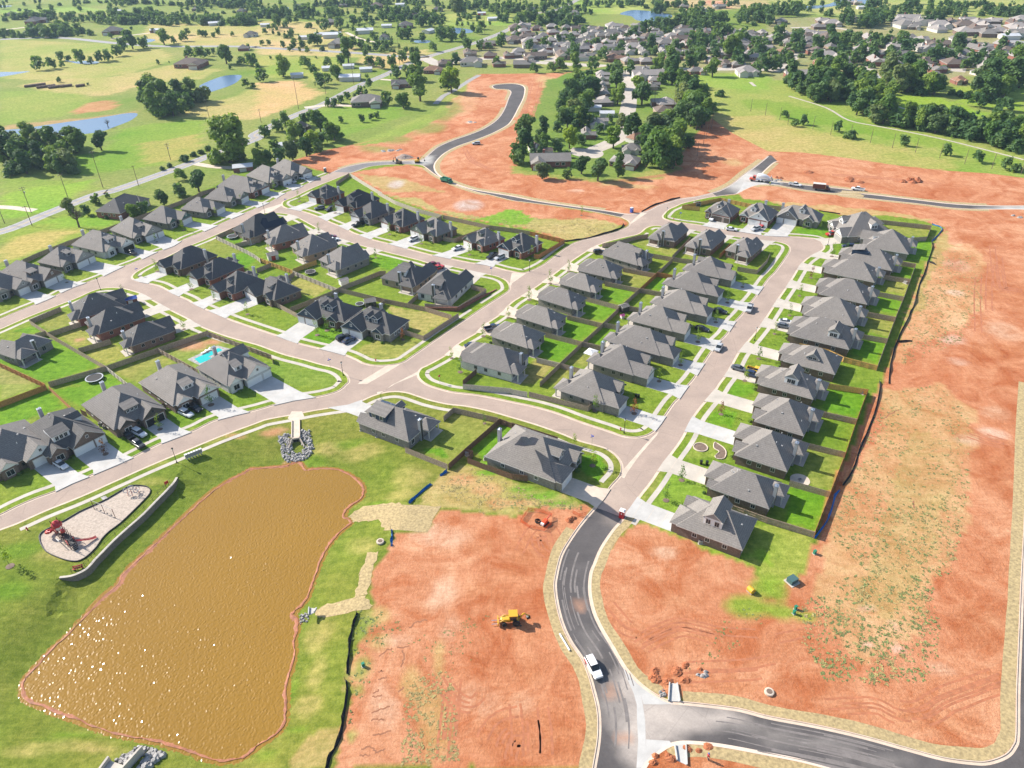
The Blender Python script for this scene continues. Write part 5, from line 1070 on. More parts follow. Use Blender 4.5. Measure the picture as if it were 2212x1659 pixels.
for s in ('12 920,1015 1180,1015 1310,1045 1590,1065 1470,1285 1110,1255 1060,1150 880,1150 800,1140 770,1110', '12 970,1455 1055,1455 1000,1659 13 960,170 930,175 850,180 890,0 12 890,1640', '13 480,270 600,215 940,172 1010,250 980,285 600,335 520,320'):
 l = W(s); l = [(a[0]+(b[0]-a[0])*k/6, a[1]+(b[1]-a[1])*k/6) for a, b in zip(l, l[1:]+l[:1]) for k in range(6)]; l = [(x + random.uniform(-.3,.3), y + random.uniform(-.3,.3)) for x, y in l]
 mb = MB()
 painted('straw_cover', l, .8, 0, STRAWC, 1, [], M['straw'], zf=lambda X, Y: b6z(X, Y) + .035, mot=False)
_cr = smooth(W('01 -500,420 0,345 400,190 640,95 870,8 00 1000,1640 1500,1465 1840,1335 2212,1200 10 0,1155 330,1000 600,890 880,745 1120,645 1300,560 1500,485 1760,410 1950,350 2212,240 20 150,130 400,80 560,0'), 6)
mb = MB(); ribbon(mb, _cr, 3.6, -3.6, .010); struct(mb.build('country_road', M['road_grey']))
mb = MB(); ribbon(mb, _cr, .28, .12, .015); ribbon(mb, _cr, -.12, -.28, .015); struct(mb.build('road_marking', M['line_yellow']))
mb = MB(); ribbon(mb, _cr, 3.35, 3.2, .015); ribbon(mb, _cr, -3.2, -3.35, .015); struct(mb.build('road_marking', M['line_white']))
def lane(s, hw, mat, z=.012, name='lane'):
 l = smooth(W(s), 4); mb = MB(); ribbon(mb, l, hw, -hw, z); return struct(mb.build(name, mat))
lane('00 0,340 500,325 950,368 1400,400 1900,400 2212,405 10 0,410 400,430 900,460 1300,490 1500,490', 4.0, M['road_grey'])
lane('01 -100,125 100,135 300,160', 2, M['tan_concrete']); lane('00 0,262 250,232', 2.5, M['tan_concrete']); lane('00 960,340 1100,310 1330,280', 2.2, M['tan_concrete'])
lane('10 780,280 900,335 1030,365', 2, M['tan_concrete']); lane('10 1080,685 1200,695', 2, M['tan_concrete']); lane('10 1930,650 1840,700 1700,790 1620,830 1550,900', 2.0, M['gravel'], .15)
lane('10 1440,490 1600,560 1750,520 2212,500 20 200,535 500,555 900,575 1250,585 1500,600 1900,595 2212,600', 5.5, M['pale_road'])
lane('20 330,530 460,470', 6, M['pale_road']); lane('20 990,1000 1010,900 1010,800 1000,700 980,610', 5, M['pale_road'], .155)
lane('20 990,1000 980,1100 900,1210 700,1300 620,1310 500,1300', 5, M['pale_road'], .155); flat('lane', smooth(W('20 500,1310 620,1290 760,1300 790,1340 720,1370 560,1350'), 3, True), .158, M['pale_road'])
lane('20 1000,300 900,270 300,390 100,420', 3.5, M['pale_road']); lane('20 600,450 900,380 1300,350 1560,320', 3.5, M['pale_road']); lane('20 200,300 100,350', 4, M['pale_road']); lane('20 1740,500 1830,460 1900,400 2100,330', 4, M['pale_road'])
lane('30 40,620 180,520 350,400 500,320', 5, M['pale_road']); lane('30 900,660 870,580 930,500 1050,430 1120,380', 5, M['pale_road']); lane('30 1640,620 1680,480 1720,420', 5, M['pale_road']); lane('30 200,240 500,235 720,260', 3, M['pale_road']); lane('30 2050,340 2212,380', 8, M['road_grey'])
lane('10 420,930 620,910 880,915 880,940'.replace(' 880,940',''), 2.5, M['tan_concrete'])
lane('00 1690,1415 1850,1440 2020,1450', 2.2, M['tan_concrete'])
lane('30 180,830 500,930 700,1040 1000,1100 1500,1200 2212,1380', .8, M['pale_road'], name='path')
lane('30 1120,920 1320,985', .8, M['pale_road'], name='path')
lane('20 2060,710 2100,745', 1.2, M['pale_road'], name='path')
def pond(s): flat('pond_water', smooth(W(s), 4, True), .02, M['blue_water'])
pond('00 -200,1200 0,1130 200,1110 500,1065 900,1010 1100,978 1190,985 1130,1040 980,1100 860,1140 600,1170 300,1180 0,1190')
pond('00 -100,625 0,622 150,620 260,615 150,640 0,665 -100,680'); pond('00 1720,760 1750,725 1900,665 2000,648 2090,655 2030,720 1900,770 1780,800')
pond('00 1200,345 1280,335 1345,345 1290,365 1210,362'); pond('00 560,520 650,530 760,525 860,535 800,552 660,548'); pond('10 1590,250 1700,240 1850,255 1870,280 1740,290 1600,280'); pond('10 1370,350 1500,350 1480,372 1380,368')
pond('20 930,120 1030,88 1180,95 1380,130 1330,175 1220,190 1080,175 1030,140'); pond('30 240,60 500,40 640,0 960,0 880,40 640,45 400,75'); pond('10 190,70 280,62 260,95 200,95'); pond('00 -60,50 100,48 60,62 -60,66')
M['dust'] = plain('road_dust', (.17,.15,.14), .95, .25, .6); M['rut'] = plain('rutted_soil', (.36,.13,.06), .95, .25, .9); M['rill'] = plain('dark_rill', (.26,.11,.055), .95, .3, 1)
rr = random.Random(17); mb = MB()
for nm, a, c, out in (('B6', '22 500,1340', '23 735,1450', 7.6), ('B7', '23 1600,1105', '33 1500,1570', 7.4)):
 l = sub(nm, a, c); l = smooth(l[::3], 4)
 for k in range(34):
  i = rr.randrange(0, max(1, len(l)-8)); n_ = rr.randint(5, 16); o = rr.uniform(1.0, out); w_ = rr.uniform(.06,.2)
  q = offset(l, -sgn(nm)*o)[i:i+n_]
  if len(q) > 3: ribbon(mb, q, w_, -w_, .0195 + .0004*k)
struct(mb.build('tyre_marks', M['dust']))
mb = MB()
def ruts(s, n, spread, w_=.22):
 l = smooth(W(s), 6)
 for k in range(n):
  o = rr.uniform(-spread, spread); i0 = rr.randint(0, len(l)//3); i1 = len(l) - rr.randint(0, len(l)//3)
  for g in (-.95, .95): ribbon(mb, [(x+rr.uniform(-.08,.08), y+rr.uniform(-.08,.08)) for x, y in offset(l, o+g)[i0:i1]], w_, -w_, ZB + .006 + .0005*rr.randint(0, 8))
ruts('23 1060,690 1200,600 1380,510 1500,490 1800,560 2200,590', 3, 3); ruts('23 850,250 1000,420 1080,440', 2, 2); ruts('23 1200,740 1500,720 2000,700 33 100,640', 2, 4); ruts('33 1000,1130 1300,1160 1500,1050 1900,900 2000,860', 3, 3); ruts('33 0,580 200,540 500,480', 1, 1); ruts('33 500,1110 900,1100 1100,1190 1250,1220', 2, 2); ruts('32 1750,400 1950,470 2130,520', 3, 3); ruts('31 1880,460 1900,700 1950,850 2200,900', 3, 5); ruts('31 1900,620 1880,900 1900,1300', 2, 5)
ruts('13 2000,1659 2060,1400 2150,1290 23 100,1250', 4, 4); ruts('13 1650,850 1750,1000 1850,1060 1920,1000', 2, 2); ruts('13 1700,1659 1730,1300 1780,900', 3, 3); ruts('23 170,1659 180,1400 150,1100', 3, 4); ruts('22 160,1480 260,1300 300,1400 380,1450', 3, 3); ruts('10 1800,1280 1850,1380 1950,1440 2100,1500', 3, 3); ruts('20 200,700 150,900 80,1100', 3, 5); ruts('20 600,1600 1000,1560 1500,1480 1650,1350', 3, 3); ruts('30 200,1500 900,1540 1500,1600', 3, 4)
struct(mb.build('tyre_ruts', M['rut'])); mb = MB()
for s in ('13 1000,1180 1080,1150 1160,1130', '13 1000,1255 1050,1245 1110,1250', '13 1010,1375 1080,1365 1160,1350', '13 910,1495 1000,1480 1040,1530 1110,1500', '13 900,1555 980,1550', '13 1060,905 1130,875', '13 1010,1010 1060,990', '13 1000,1050 1090,1035', '13 1070,690 1130,650 1180,630', '13 1225,620 1330,610', '13 1270,650 1275,720 1250,800', '13 1330,450 1390,400 1480,385', '13 1230,1010 1280,960', '13 1100,820 1060,835', '32 1000,300 1100,240 1140,220', '32 1252,1010 1256,1070'):
 l = [(x+rr.uniform(-.2,.2), y+rr.uniform(-.2,.2)) for x, y in smooth(W(s), 5)]; ribbon(mb, l, .14, -.14, ZB + .012)
struct(mb.build('erosion_rills', M['rill']))
def loft(mb, st, m=0, cap=True):
 """ST: stations (x, half width, z bottom, z top, shoulder inset)"""
 R_ = []
 for x, hw, z0, z1, ins in st:
  zm = z0 + (z1-z0)*.55
  R_.append([mb.vert(p) for p in ((x,-hw*.9,z0), (x,-hw,z0+(z1-z0)*.2), (x,-hw,zm), (x,-hw+ins,z1-.03), (x,-hw+ins*1.8,z1), (x,hw-ins*1.8,z1), (x,hw-ins,z1-.03), (x,hw,zm), (x,hw,z0+(z1-z0)*.2), (x,hw*.9,z0))])
 n = 10
 for a, b in zip(R_[:-1], R_[1:]):
  for i in range(n):
   j = (i+1) % n; mb.f.append([a[i], b[i], b[j], a[j]]); mb.m.append(m)
 if cap: mb.f.append(R_[0]); mb.m.append(m); mb.f.append(R_[-1][::-1]); mb.m.append(m)
def wheel_parts(parent, x, y, r=.34, w=.24):
 def ty(b): b.lathe([(r*.6,-w/2), (r*.95,-w/2), (r,-w*.3), (r,w*.3), (r*.95,w/2), (r*.6,w/2)], 16, M=Matrix.Rotation(math.pi/2, 4, 'X'))
 def rm(b):
  b.lathe([(.05,-w*.46), (r*.62,-w*.40), (r*.62,w*.40), (.05,w*.46)], 12, M=Matrix.Rotation(math.pi/2, 4, 'X'))
 wl = link('wheel', shared('tyre%.2f' % r, ty, 'tyre'), parent, (x, y, r)); link('rim', shared('rim%.2f' % r, rm, 'rim'), wl); return wl
def make_car(kind):
 H = empty('car' if kind != 'pickup' else 'pickup_truck', 0, 0)
 b = MB(); g = MB(); top = MB()
 if kind == 'sedan':
  loft(b, [(-2.35,.72,.42,.80,.1),(-2.25,.84,.28,.95,.12),(-1.5,.9,.24,1.0,.12),(0,.92,.24,.98,.12),(1.1,.91,.24,.92,.12),(1.9,.86,.26,.84,.13),(2.3,.74,.34,.70,.12)])
  loft(g, [(-1.95,.66,.95,1.0,.05),(-1.15,.74,.95,1.38,.1),(.1,.75,.95,1.40,.1),(1.05,.70,.92,.97,.05)])
  loft(top, [(-1.2,.60,1.36,1.415,.05),(-.6,.66,1.38,1.45,.06),(.1,.64,1.38,1.435,.05)]); wb, hl, tr = 1.4, (2.26,.62), (-2.32,.66)
 elif kind == 'suv':
  loft(b, [(-2.4,.8,.5,.95,.08),(-2.32,.92,.34,1.12,.1),(-1.5,.96,.3,1.12,.1),(0,.97,.3,1.1,.1),(1.0,.96,.3,1.06,.12),(1.9,.92,.32,.98,.14),(2.35,.80,.4,.82,.12)])
  loft(g, [(-2.28,.78,1.08,1.2,.04),(-1.95,.80,1.08,1.64,.1),(.2,.80,1.06,1.64,.1),(1.05,.76,1.04,1.10,.05)])
  loft(top, [(-2.05,.68,1.62,1.70,.05),(-1.2,.72,1.63,1.73,.06),(.25,.68,1.62,1.69,.05)]); wb, hl, tr = 1.45, (2.3,.68), (-2.36,.74)
 else:
  loft(b, [(-.55,.94,.42,1.12,.05),(.8,.96,.4,1.12,.08),(1.5,.96,.4,1.1,.12),(2.5,.94,.4,1.08,.12),(2.9,.84,.46,.95,.1)])
  for y0, y1 in ((-.96,-.84), (.84,.96)): b.box(-2.85, -.55, y0, y1, .45, 1.14)
  b.box(-2.85, -2.75, -.84, .84, .45, 1.14); b.box(-2.75, -.55, -.84, .84, .45, .62)
  loft(g, [(-.62,.78,1.08,1.5,.06),(-.5,.8,1.08,1.76,.1),(.75,.8,1.08,1.76,.1),(1.5,.74,1.06,1.14,.05)])
  loft(top, [(-.55,.7,1.74,1.83,.05),(.1,.72,1.75,1.86,.06),(.8,.68,1.74,1.81,.05)]); wb, hl, tr = 1.75, (2.84,.7), (-2.87,.86)
  bl = MB(); bl.box(-2.74, -.56, -.83, .83, .62, .64); bl.build('bed_liner', M['black_paint'], H)
 for a, c in zip(top.f, top.m): b.f.append([k + len(b.v) for k in a]); b.m.append(0)
 b.v += top.v
 b.build('body', M['car_white'], H, smooth=False); g.build('cabin_window', M['glass'], H)
 r = .34 if kind == 'sedan' else .39
 for sx in (1, -1):
  for sy in (1, -1): wheel_parts(H, sx*wb, sy*(.80 if kind == 'sedan' else .84), r)
 def _hl(q): q.box(-.05, .07, -.16, .16, -.07, .07)
 for sy in (1, -1):
  link('headlight', shared('headlight', _hl, 'lamp_clear'), H, (hl[0]-.02, sy*hl[1]*.9, .66 if kind == 'sedan' else .8)); link('tail_light', shared('tail_light', _hl, 'lamp_red'), H, (tr[0]+.02, sy*tr[1]*.9, .72 if kind == 'sedan' else .88))
 return H
PROTO = {}; NCAR = {}
def car(kind, s, colr, label, group='parked cars and trucks', scale=1.0, z=None):
 """S: two ground pixels, tail and nose"""
 if kind not in PROTO: PROTO[kind] = make_car(kind); NCAR[kind] = 0
 (ax, ay), (bx, by) = W(s)[:2]; x, y = (ax+bx)/2, (ay+by)/2; rz = math.atan2(by-ay, bx-ax)
 if z is None: z = ZB + .035
 o = PROTO[kind] if NCAR[kind] == 0 else dup(PROTO[kind], cat='')
 NCAR[kind] += 1
 o.location = (x, y, z); o.rotation_euler = (0,0,rz); o.scale = (scale,)*3
 o['label'] = label; o['category'] = 'pickup' if kind == 'pickup' else 'car'; o['group'] = group
 for c in o.children:
  if c.name.startswith('body'): setmat(c, M['car_'+colr])
 return o
for a in (
 ('suv', '02 1575,255 1655,290', 'white', 'white SUV on the driveway before the open garage near the pond street'), ('suv', '02 1650,205 1740,250', 'black', 'dark SUV beside the white SUV before the open garage'), ('suv', '02 1170,420 1255,465', 'white', 'white SUV with blue roof glass beside two dark vehicles'), ('sedan', '02 1065,425 1150,485', 'black', 'black sedan tucked under the dark gabled garage'), ('pickup', '02 1140,495 1245,570', 'black', 'black pickup parked across the pavement near dark gabled house'), ('sedan', '02 485,685 585,745', 'white', 'white convertible with dark top on the shaded wide driveway'),
 ('suv', '11 712,1290 795,1255', 'black', 'dark SUV on the navy gabled corner house driveway'), ('sedan', '11 765,1315 850,1275', 'navy', 'blue sedan beside a dark SUV at the corner house'), ('suv', '11 588,148 515,158', 'grey', 'grey SUV on the pavement end of the black roofed loop drive'), ('suv', '11 678,148 605,175', 'black', 'dark SUV closer to the black roofed loop house'), ('pickup', '11 930,278 838,308', 'black', 'black pickup on an empty loop street driveway'), ('suv', '11 1390,408 1322,435', 'white', 'white SUV before the green trimmed garage'), ('sedan', '11 1775,488 1705,510', 'white', 'white sedan before the flag garage on the loop street'), ('pickup', '11 2080,545 2000,590', 'black', 'black pickup beside a silver SUV at blue gabled house'), ('suv', '11 2140,565 2068,595', 'silver', 'silver SUV beside the black pickup at blue gabled house'),
 ('pickup', '11 1490,650 1565,640', 'maroon', 'dark red pickup further back behind the white dormer house'), ('pickup', '11 1535,690 1605,660', 'red', 'red pickup in front of the white dormer house'), ('sedan', '11 620,405 680,395', 'maroon', 'maroon sedan on a loop drive behind tan brick house'), ('sedan', '11 640,430 700,420', 'white', 'white sedan beside the maroon sedan'), ('pickup', '11 2000,1200 2090,1180', 'navy', 'dark blue pickup outside the third collector street house'), ('sedan', '11 1840,1345 1895,1335', 'navy', 'blue sedan outside the second collector street house'),
 ('pickup', '01 1095,520 1185,555', 'black', 'dark pickup before the white brick house on the far left street'), ('suv', 'z1 1470,530 1610,575', 'white', 'white SUV nearest the twin dormer house corner'), ('pickup', 'z1 1560,500 1690,545', 'silver', 'silver pickup between two white cars by the twin dormer house'), ('suv', 'z1 1690,445 1840,480', 'white', 'white SUV before the last house of the far left street'), ('sedan', 'z1 1810,430 1915,465', 'white', 'white sedan nearest the red earth at the far left street end'),
 ('suv', 'z2 390,1150 262,1195', 'silver', 'silver SUV on the open garage driveway'), ('suv', 'z2 500,1095 420,1125', 'red', 'dark red SUV beside the lawn by the open garage'), ('pickup', 'z2 1750,1250 1560,1275', 'red', 'bright red pickup before the white gabled house'), ('suv', 'z2 2020,1480 1825,1475', 'navy', 'dark blue SUV beside the white gables at the cul-de-sac'), ('pickup', '21 1745,220 1715,260', 'white', 'white pickup on the first cross street driveway'), ('sedan', '21 1850,328 1940,338', 'white', 'white sedan parked at the cross street kerb'),
 ('suv', '21 718,535 790,528', 'black', 'black SUV beside the dormered collector street house'), ('pickup', '21 2065,985 2035,1055', 'silver', 'silver pickup at the kerb of the long street'), ('sedan', '21 1800,1330 1770,1385', 'silver', 'silver sedan at the kerb of the long street'), ('sedan', '21 1745,1030 1850,1058', 'black', 'black sedan on a driveway opposite the silver pickup'), ('sedan', '21 1580,1180 1705,1215', 'black', 'black sedan in shade above the round tree ring'), ('sedan', '21 1900,1525 2025,1560', 'grey', 'dark grey sedan beside the yellow pickup'), ('pickup', '21 2040,1545 2175,1580', 'yellow', 'bright yellow pickup between two dark cars'), ('suv', '21 2020,1580 2140,1612', 'navy', 'navy hatchback beside the yellow pickup'),
 ('sedan', '31 100,1130 210,1145', 'white', 'white sedan on the pale dormer house driveway'), ('sedan', '31 80,1165 195,1185', 'grey', 'grey sedan beside the white sedan on pale dormer driveway'),
 ('pickup', '30 178,1598 285,1615', 'white', 'white pickup on the new road behind the concrete mixer'), ('pickup', '30 825,1652 728,1638', 'white', 'white pickup with small trailer side right of the maroon box truck'), ('suv', '10 1935,1250 1870,1252', 'silver', 'silver SUV alone on the red soil in the far loop'), ('sedan', '20 700,1195 650,1200', 'white', 'white sedan in the grove cul-de-sac'), ('sedan', '20 725,1183 680,1186', 'silver', 'silver sedan beside white sedan in the grove cul-de-sac')):
 zz = .03 if a[3].startswith(('white sedan parked', 'silver pickup at', 'silver sedan at', 'white pickup on the new', 'white pickup with')) else None
 car(a[0], a[1], a[2], a[3], z=zz, scale=1.0 if a[0] != 'sedan' else 1.02)
c = car('suv', '23 672,745 738,872', 'white', 'white SUV with red rear quarters driving on the new black road', z=.03); 
for sy in (1, -1):
 b = MB(); b.box(-2.2, -1.0, sy*.955 - .012, sy*.955 + .03, .5, .95); b.build('red_panel', M['red_paint'], c)
(ax, ay), (bx, by) = W('23 85,400 13 2130,410')
BH = empty('backhoe_loader', (ax+bx)/2, (ay+by)/2, ZB, math.atan2(by-ay, bx-ax)); tag(BH, 'yellow backhoe loader with pallet forks standing on red soil', 'backhoe')
b = MB(); loft(b, [(-.9,.45,.75,1.45,.05),(.6,.45,.75,1.5,.05),(2.0,.42,.8,1.4,.08),(2.25,.36,.85,1.25,.08)]); b.box(-1.3,-.9,-.75,.75,.55,1.3); b.build('body', M['machine_yellow'], BH)
b = MB(); b.box(-.95,.5,-.7,.7,1.4,2.55); b.build('cabin_window', M['glass'], BH)
b = MB(); b.box(-1.1,.65,-.82,.82,2.55,2.72)
for sx in (-.95, .5):
 for sy in (-.7, .7): b.box(sx-.06, sx+.06, sy-.06, sy+.06, 1.4, 2.56)
b.build('cab_roof', M['machine_yellow'], BH)
for sy in (1, -1):
 wheel_parts(BH, -.75, sy*.85, .72, .48); wheel_parts(BH, 1.55, sy*.8, .48, .34)
 b = MB(); b.tube([(.5,sy*.55,1.5), (1.6,sy*.55,1.55), (2.7,sy*.55,.7)], .1, 6); b.tube([(1.2,sy*.55,1.0), (2.2,sy*.55,1.15)], .06, 6); b.build('loader_arm', M['machine_yellow'], BH)
 b = MB(); b.box(2.8,4.0,sy*.45-.06,sy*.45+.06,.35,.42); b.build('fork', M['steel'], BH)
b = MB(); b.box(2.65,2.82,-1.0,1.0,.3,1.15); b.box(2.8,2.86,-.95,.95,.4,.55); b.build('fork_carriage', M['machine_yellow'], BH)
b = MB(); b.tube([(-1.3,0,1.0), (-2.3,0,2.5)], [.2,.16], 6); b.tube([(-2.3,0,2.5), (-3.3,0,1.7)], [.16,.12], 6); b.tube([(-1.5,.12,1.6), (-2.2,.12,2.2)], .06, 6); b.build('boom', M['machine_yellow'], BH)
b = MB(); b.prism([(-.35,-.3), (.35,-.3), (.35,.3), (-.35,.3)], 0, .6, M=Matrix.Translation((-3.3,0,1.05)) @ Matrix.Rotation(.4,4,'Y')); b.build('bucket', M['black_paint'], BH)
for sy in (1,-1):
 b = MB(); b.tube([(-1.2,sy*.7,1.2), (-1.6,sy*.95,.5)], .08, 6); b.box(-1.8,-1.4,sy*.95-.15,sy*.95+.15,0,.08); b.build('stabiliser', M['black_paint'], BH)
(ax, ay), (bx, by) = W('z2 560,345 290,318')
MX = empty('mixer_truck', (ax+bx)/2, (ay+by)/2, .025, math.atan2(by-ay, bx-ax)); tag(MX, 'concrete mixer truck with orange cab and white drum at the new junction', 'mixer truck')
b = MB(); loft(b, [(2.6,1.1,.7,2.6,.1),(3.9,1.1,.7,2.7,.1),(4.0,1.05,.7,1.75,.12),(5.3,.9,.7,1.6,.12),(5.5,.8,.7,1.4,.1)]); b.build('cab', M['car_orange'], MX)
b = MB(); b.box(3.0,3.95,-1.12,1.12,1.75,2.45); b.box(3.9,4.0,-.95,.95,1.75,2.5); b.build('cabin_window', M['glass'], MX)
b = MB(); b.box(-4.6,4.8,-.45,.45,.7,1.05); b.box(-4.2,2.4,-1.15,1.15,1.0,1.12); b.build('chassis', M['car_white'], MX)
T = Matrix.Translation((-1.0,0,2.45)) @ Matrix.Rotation(math.pi/2-.2, 4, 'Y')
b = MB(); b.lathe([(.5,-3.2), (1.0,-2.5), (1.28,-1.2), (1.3,.2), (1.0,1.7), (.6,2.8), (.5,3.1)], 20, M=T @ Matrix.Rotation(math.pi,4,'X')); b.build('drum', M['car_white'], MX, smooth=True)
b = MB(); b.tube([(-4.3,0,2.6), (-5.0,.2,1.6), (-5.4,.3,1.2)], .28, 6); b.box(-4.4,-4.1,-.8,.8,1.1,3.1); b.build('chute', M['steel'], MX)
for x in (4.4, 1.0, -.4, -2.3, -3.7):
 for sy in (1,-1): wheel_parts(MX, x, sy*.98, .52, .34)
def lorry(s, label, colr, boxm, bodyh, name, cat, z, L_=7.0, dump=False):
 (ax, ay), (bx, by) = W(s); o = empty(name, (ax+bx)/2, (ay+by)/2, z, math.atan2(by-ay, bx-ax)); tag(o, label, cat)
 b = MB(); loft(b, [(L_/2-2.0,1.0,.6,2.3,.08),(L_/2-.9,1.0,.6,2.35,.1),(L_/2-.7,.98,.6,1.5,.1),(L_/2+.1,.85,.6,1.35,.1)]); b.build('cab', M[colr], o)
 b = MB(); b.box(L_/2-1.7,L_/2-.85,-1.03,1.03,1.45,2.1); b.box(L_/2-.9,L_/2-.74,-.85,.85,1.5,2.15); b.build('cabin_window', M['glass'], o)
 b = MB(); x1 = L_/2-2.1
 if dump:
  for y0, y1 in ((-1.15,-1.05), (1.05,1.15)): b.box(-L_/2, x1, y0, y1, 1.0, bodyh)
  b.box(x1-.1, x1, -1.05, 1.05, 1.0, bodyh+.2); b.box(-L_/2, -L_/2+.1, -1.05, 1.05, 1.0, bodyh-.2); b.box(-L_/2+.1, x1-.1, -1.05, 1.05, 1.0, 1.2)
 else: b.box(-L_/2, x1, -1.15, 1.15, .9, bodyh)
 b.build('cargo_box', M[boxm], o)
 if not dump:
  b = MB(); b.box(-L_/2-.02, x1+.02, -1.17, 1.17, bodyh, bodyh+.06); b.build('box_roof', M['offwhite'], o); b = MB(); b.box(x1-.12, x1-.02, -1.165, -1.152, 1.0, bodyh-.1); b.box(x1-.12, x1-.02, 1.152, 1.165, 1.0, bodyh-.1); b.build('trim_stripe', M['machine_yellow'], o)
 b = MB(); b.box(-L_/2+.2, L_/2-.2, -.4, .4, .55, .85); b.build('chassis', M['black_paint'], o)
 for x in (L_/2-1.0, -L_/2+1.6, -L_/2+.7 if dump else -L_/2+1.59):
  for sy in (1,-1):
   if x != -L_/2+1.59: wheel_parts(o, x, sy*.95, .45, .3)
 return o
lorry('z2 1325,465 1590,490', 'maroon box truck with a pale roof and yellow stripe on the new road', 'maroon', 'maroon', 3.0, 'box_truck', 'truck', .03, 7.6)
lorry('10 1612,1568 1688,1588', 'green dump truck on the far black loop road', 'green_paint', 'green_paint', 2.3, 'dump_truck', 'truck', .03, 6.6, True)
def digger(x, y, rz, label, colr, bm):
 o = empty('excavator', x, y, .03, rz); tag(o, label, 'excavator')
 for sy in (1,-1):
  b = MB(); b.box(-1.4,1.4,sy*.9-.25,sy*.9+.25,.05,.65); b.build('track', M['black_paint'], o)
 b = MB(); b.box(-1.3,1.0,-.95,.95,.75,1.5); b.build('body', M[colr], o)
 b = MB(); b.box(.1,1.1,.1,.9,1.5,2.5); b.build('cab', M['glass'], o)
 b = MB(); b.tube([(.8,-.3,1.3), (2.2,-.3,3.0), (3.4,-.3,2.6), (3.8,-.3,1.0)], [.22,.2,.16,.12], 6); b.build('boom', M[bm], o)
 b = MB(); b.box(3.5,4.1,-.6,0,.5,1.1); b.build('bucket', M['black_paint'], o)
p = W('10 1395,1405 1235,1415'); digger(*p[0], .2, 'yellow excavator at the far road junction with raised boom', 'machine_yellow', 'machine_yellow'); digger(*p[1], 2.6, 'brown excavator beside trench spoil left of the far junction', 'pole_wood', 'pole_wood')
LP = None
def lamp(s, label):
 global LP
 x, y = W(s)[0]
 if LP is None:
  LP = empty('street_lamp', x, y, ZB)
  b = MB(); b.tube([(0,0,0), (0,0,.5), (0,0,4.1)], [.11,.08,.06], 8); b.lathe([(.2,0), (.2,.12), (.1,.5)], 8); b.build('post', M['black_paint'], LP)
  b = MB(); b.lathe([(.08,4.1), (.2,4.2), (.24,4.55), (.12,4.6)], 8); b.build('lantern', M['lamp_clear'], LP)
  b = MB(); b.lathe([(.28,4.6), (.05,4.85)], 8); b.build('lantern_cap', M['black_paint'], LP); o = LP
 else: o = dup(LP, (x, y, ZB))
 tag(o, label, 'street lamp', 'black street lamps')
for s, lb in (('01 872,850', 'black street lamp at the corner opposite the black roofed house'), ('11 78,190', 'black street lamp at the loop entrance'), ('11 755,1588', 'black street lamp on the lawn corner of the main junction'), ('21 152,688', 'black street lamp below the blue gabled house lawn'), ('21 1333,230', 'black street lamp at the cross street corner lawn'), ('22 968,428', 'black street lamp on the grass corner above the road end'), ('31 515,462', 'black street lamp at the cul-de-sac beside red pickup drive'), ('21 2095,1287', 'black street lamp among driveways of the long street'), ('02 1530,684', 'black street lamp beside the pond mailboxes')): lamp(s, lb)
SG = None
def sign(s, label, red=False):
 global SG
 x, y = W(s)[0]
 o = empty('street_sign', x, y, ZB, .6); tag(o, label, 'sign', None if red else 'blue street name signs')
 b = MB(); b.tube([(0,0,0), (0,0,2.9)], .05, 6); b.build('post', M['steel'], o)
 if red:
  b = MB(); b.prism([(math.cos(math.pi/8+i*math.pi/4)*.38, math.sin(math.pi/8+i*math.pi/4)*.38) for i in range(8)], -.02, .02, M=Matrix.Translation((0,-.06,2.5)) @ Matrix.Rotation(math.pi/2,4,'X')); b.build('sign_panel', M['red_paint'], o)
 else:
  b = MB(); b.box(-.55,.55,-.02,.02,2.65,2.9); b.build('sign_panel', M['signblue'], o); b = MB(); b.box(-.02,.02,-.55,.55,2.92,3.15); b.build('sign_panel', M['signblue'], o)
for s, lb in (('11 645,1522', 'blue street sign on the pond side lawn corner of main junction'), ('22 690,532', 'blue street sign on the verge by the solar house'), ('11 2035,722', 'blue street sign at the loop and collector corner'), ('11 262,118', 'blue street sign at the loop entrance lawn'), ('21 1452,240', 'blue street sign on the cross street corner lawn'), ('01 1195,725', 'blue street sign at the inner corner of the far left street')): sign(s, lb)
sign('11 1588,1655', 'red octagonal stop sign on the verge beside the main junction', True)
HY = None
for s, lb in (('11 1035,1462', 'red fire hydrant on the corner verge of the navy gabled house'), ('02 238,1264', 'red fire hydrant near the pond street pavement end'), ('22 938,402', 'red fire hydrant beside the black lamp on the grass corner'), ('21 1398,240', 'red fire hydrant on the cross street verge')):
 x, y = W(s)[0]
 if HY is None:
  HY = empty('fire_hydrant', x, y, ZB); b = MB(); b.lathe([(.2,0), (.2,.06), (.13,.08), (.13,.6), (.17,.62), (.14,.75), (.04,.85)], 10); b.build('barrel', M['red_paint'], HY)
  for sx in (1,-1):
   b = MB(); b.tube([(0,0,.45), (sx*.24,0,.45)], .07, 6); b.build('nozzle', M['red_paint'], HY)
  o = HY
 else: o = dup(HY, (x, y, ZB))
 tag(o, lb, 'hydrant', 'red fire hydrants')
UP = {}
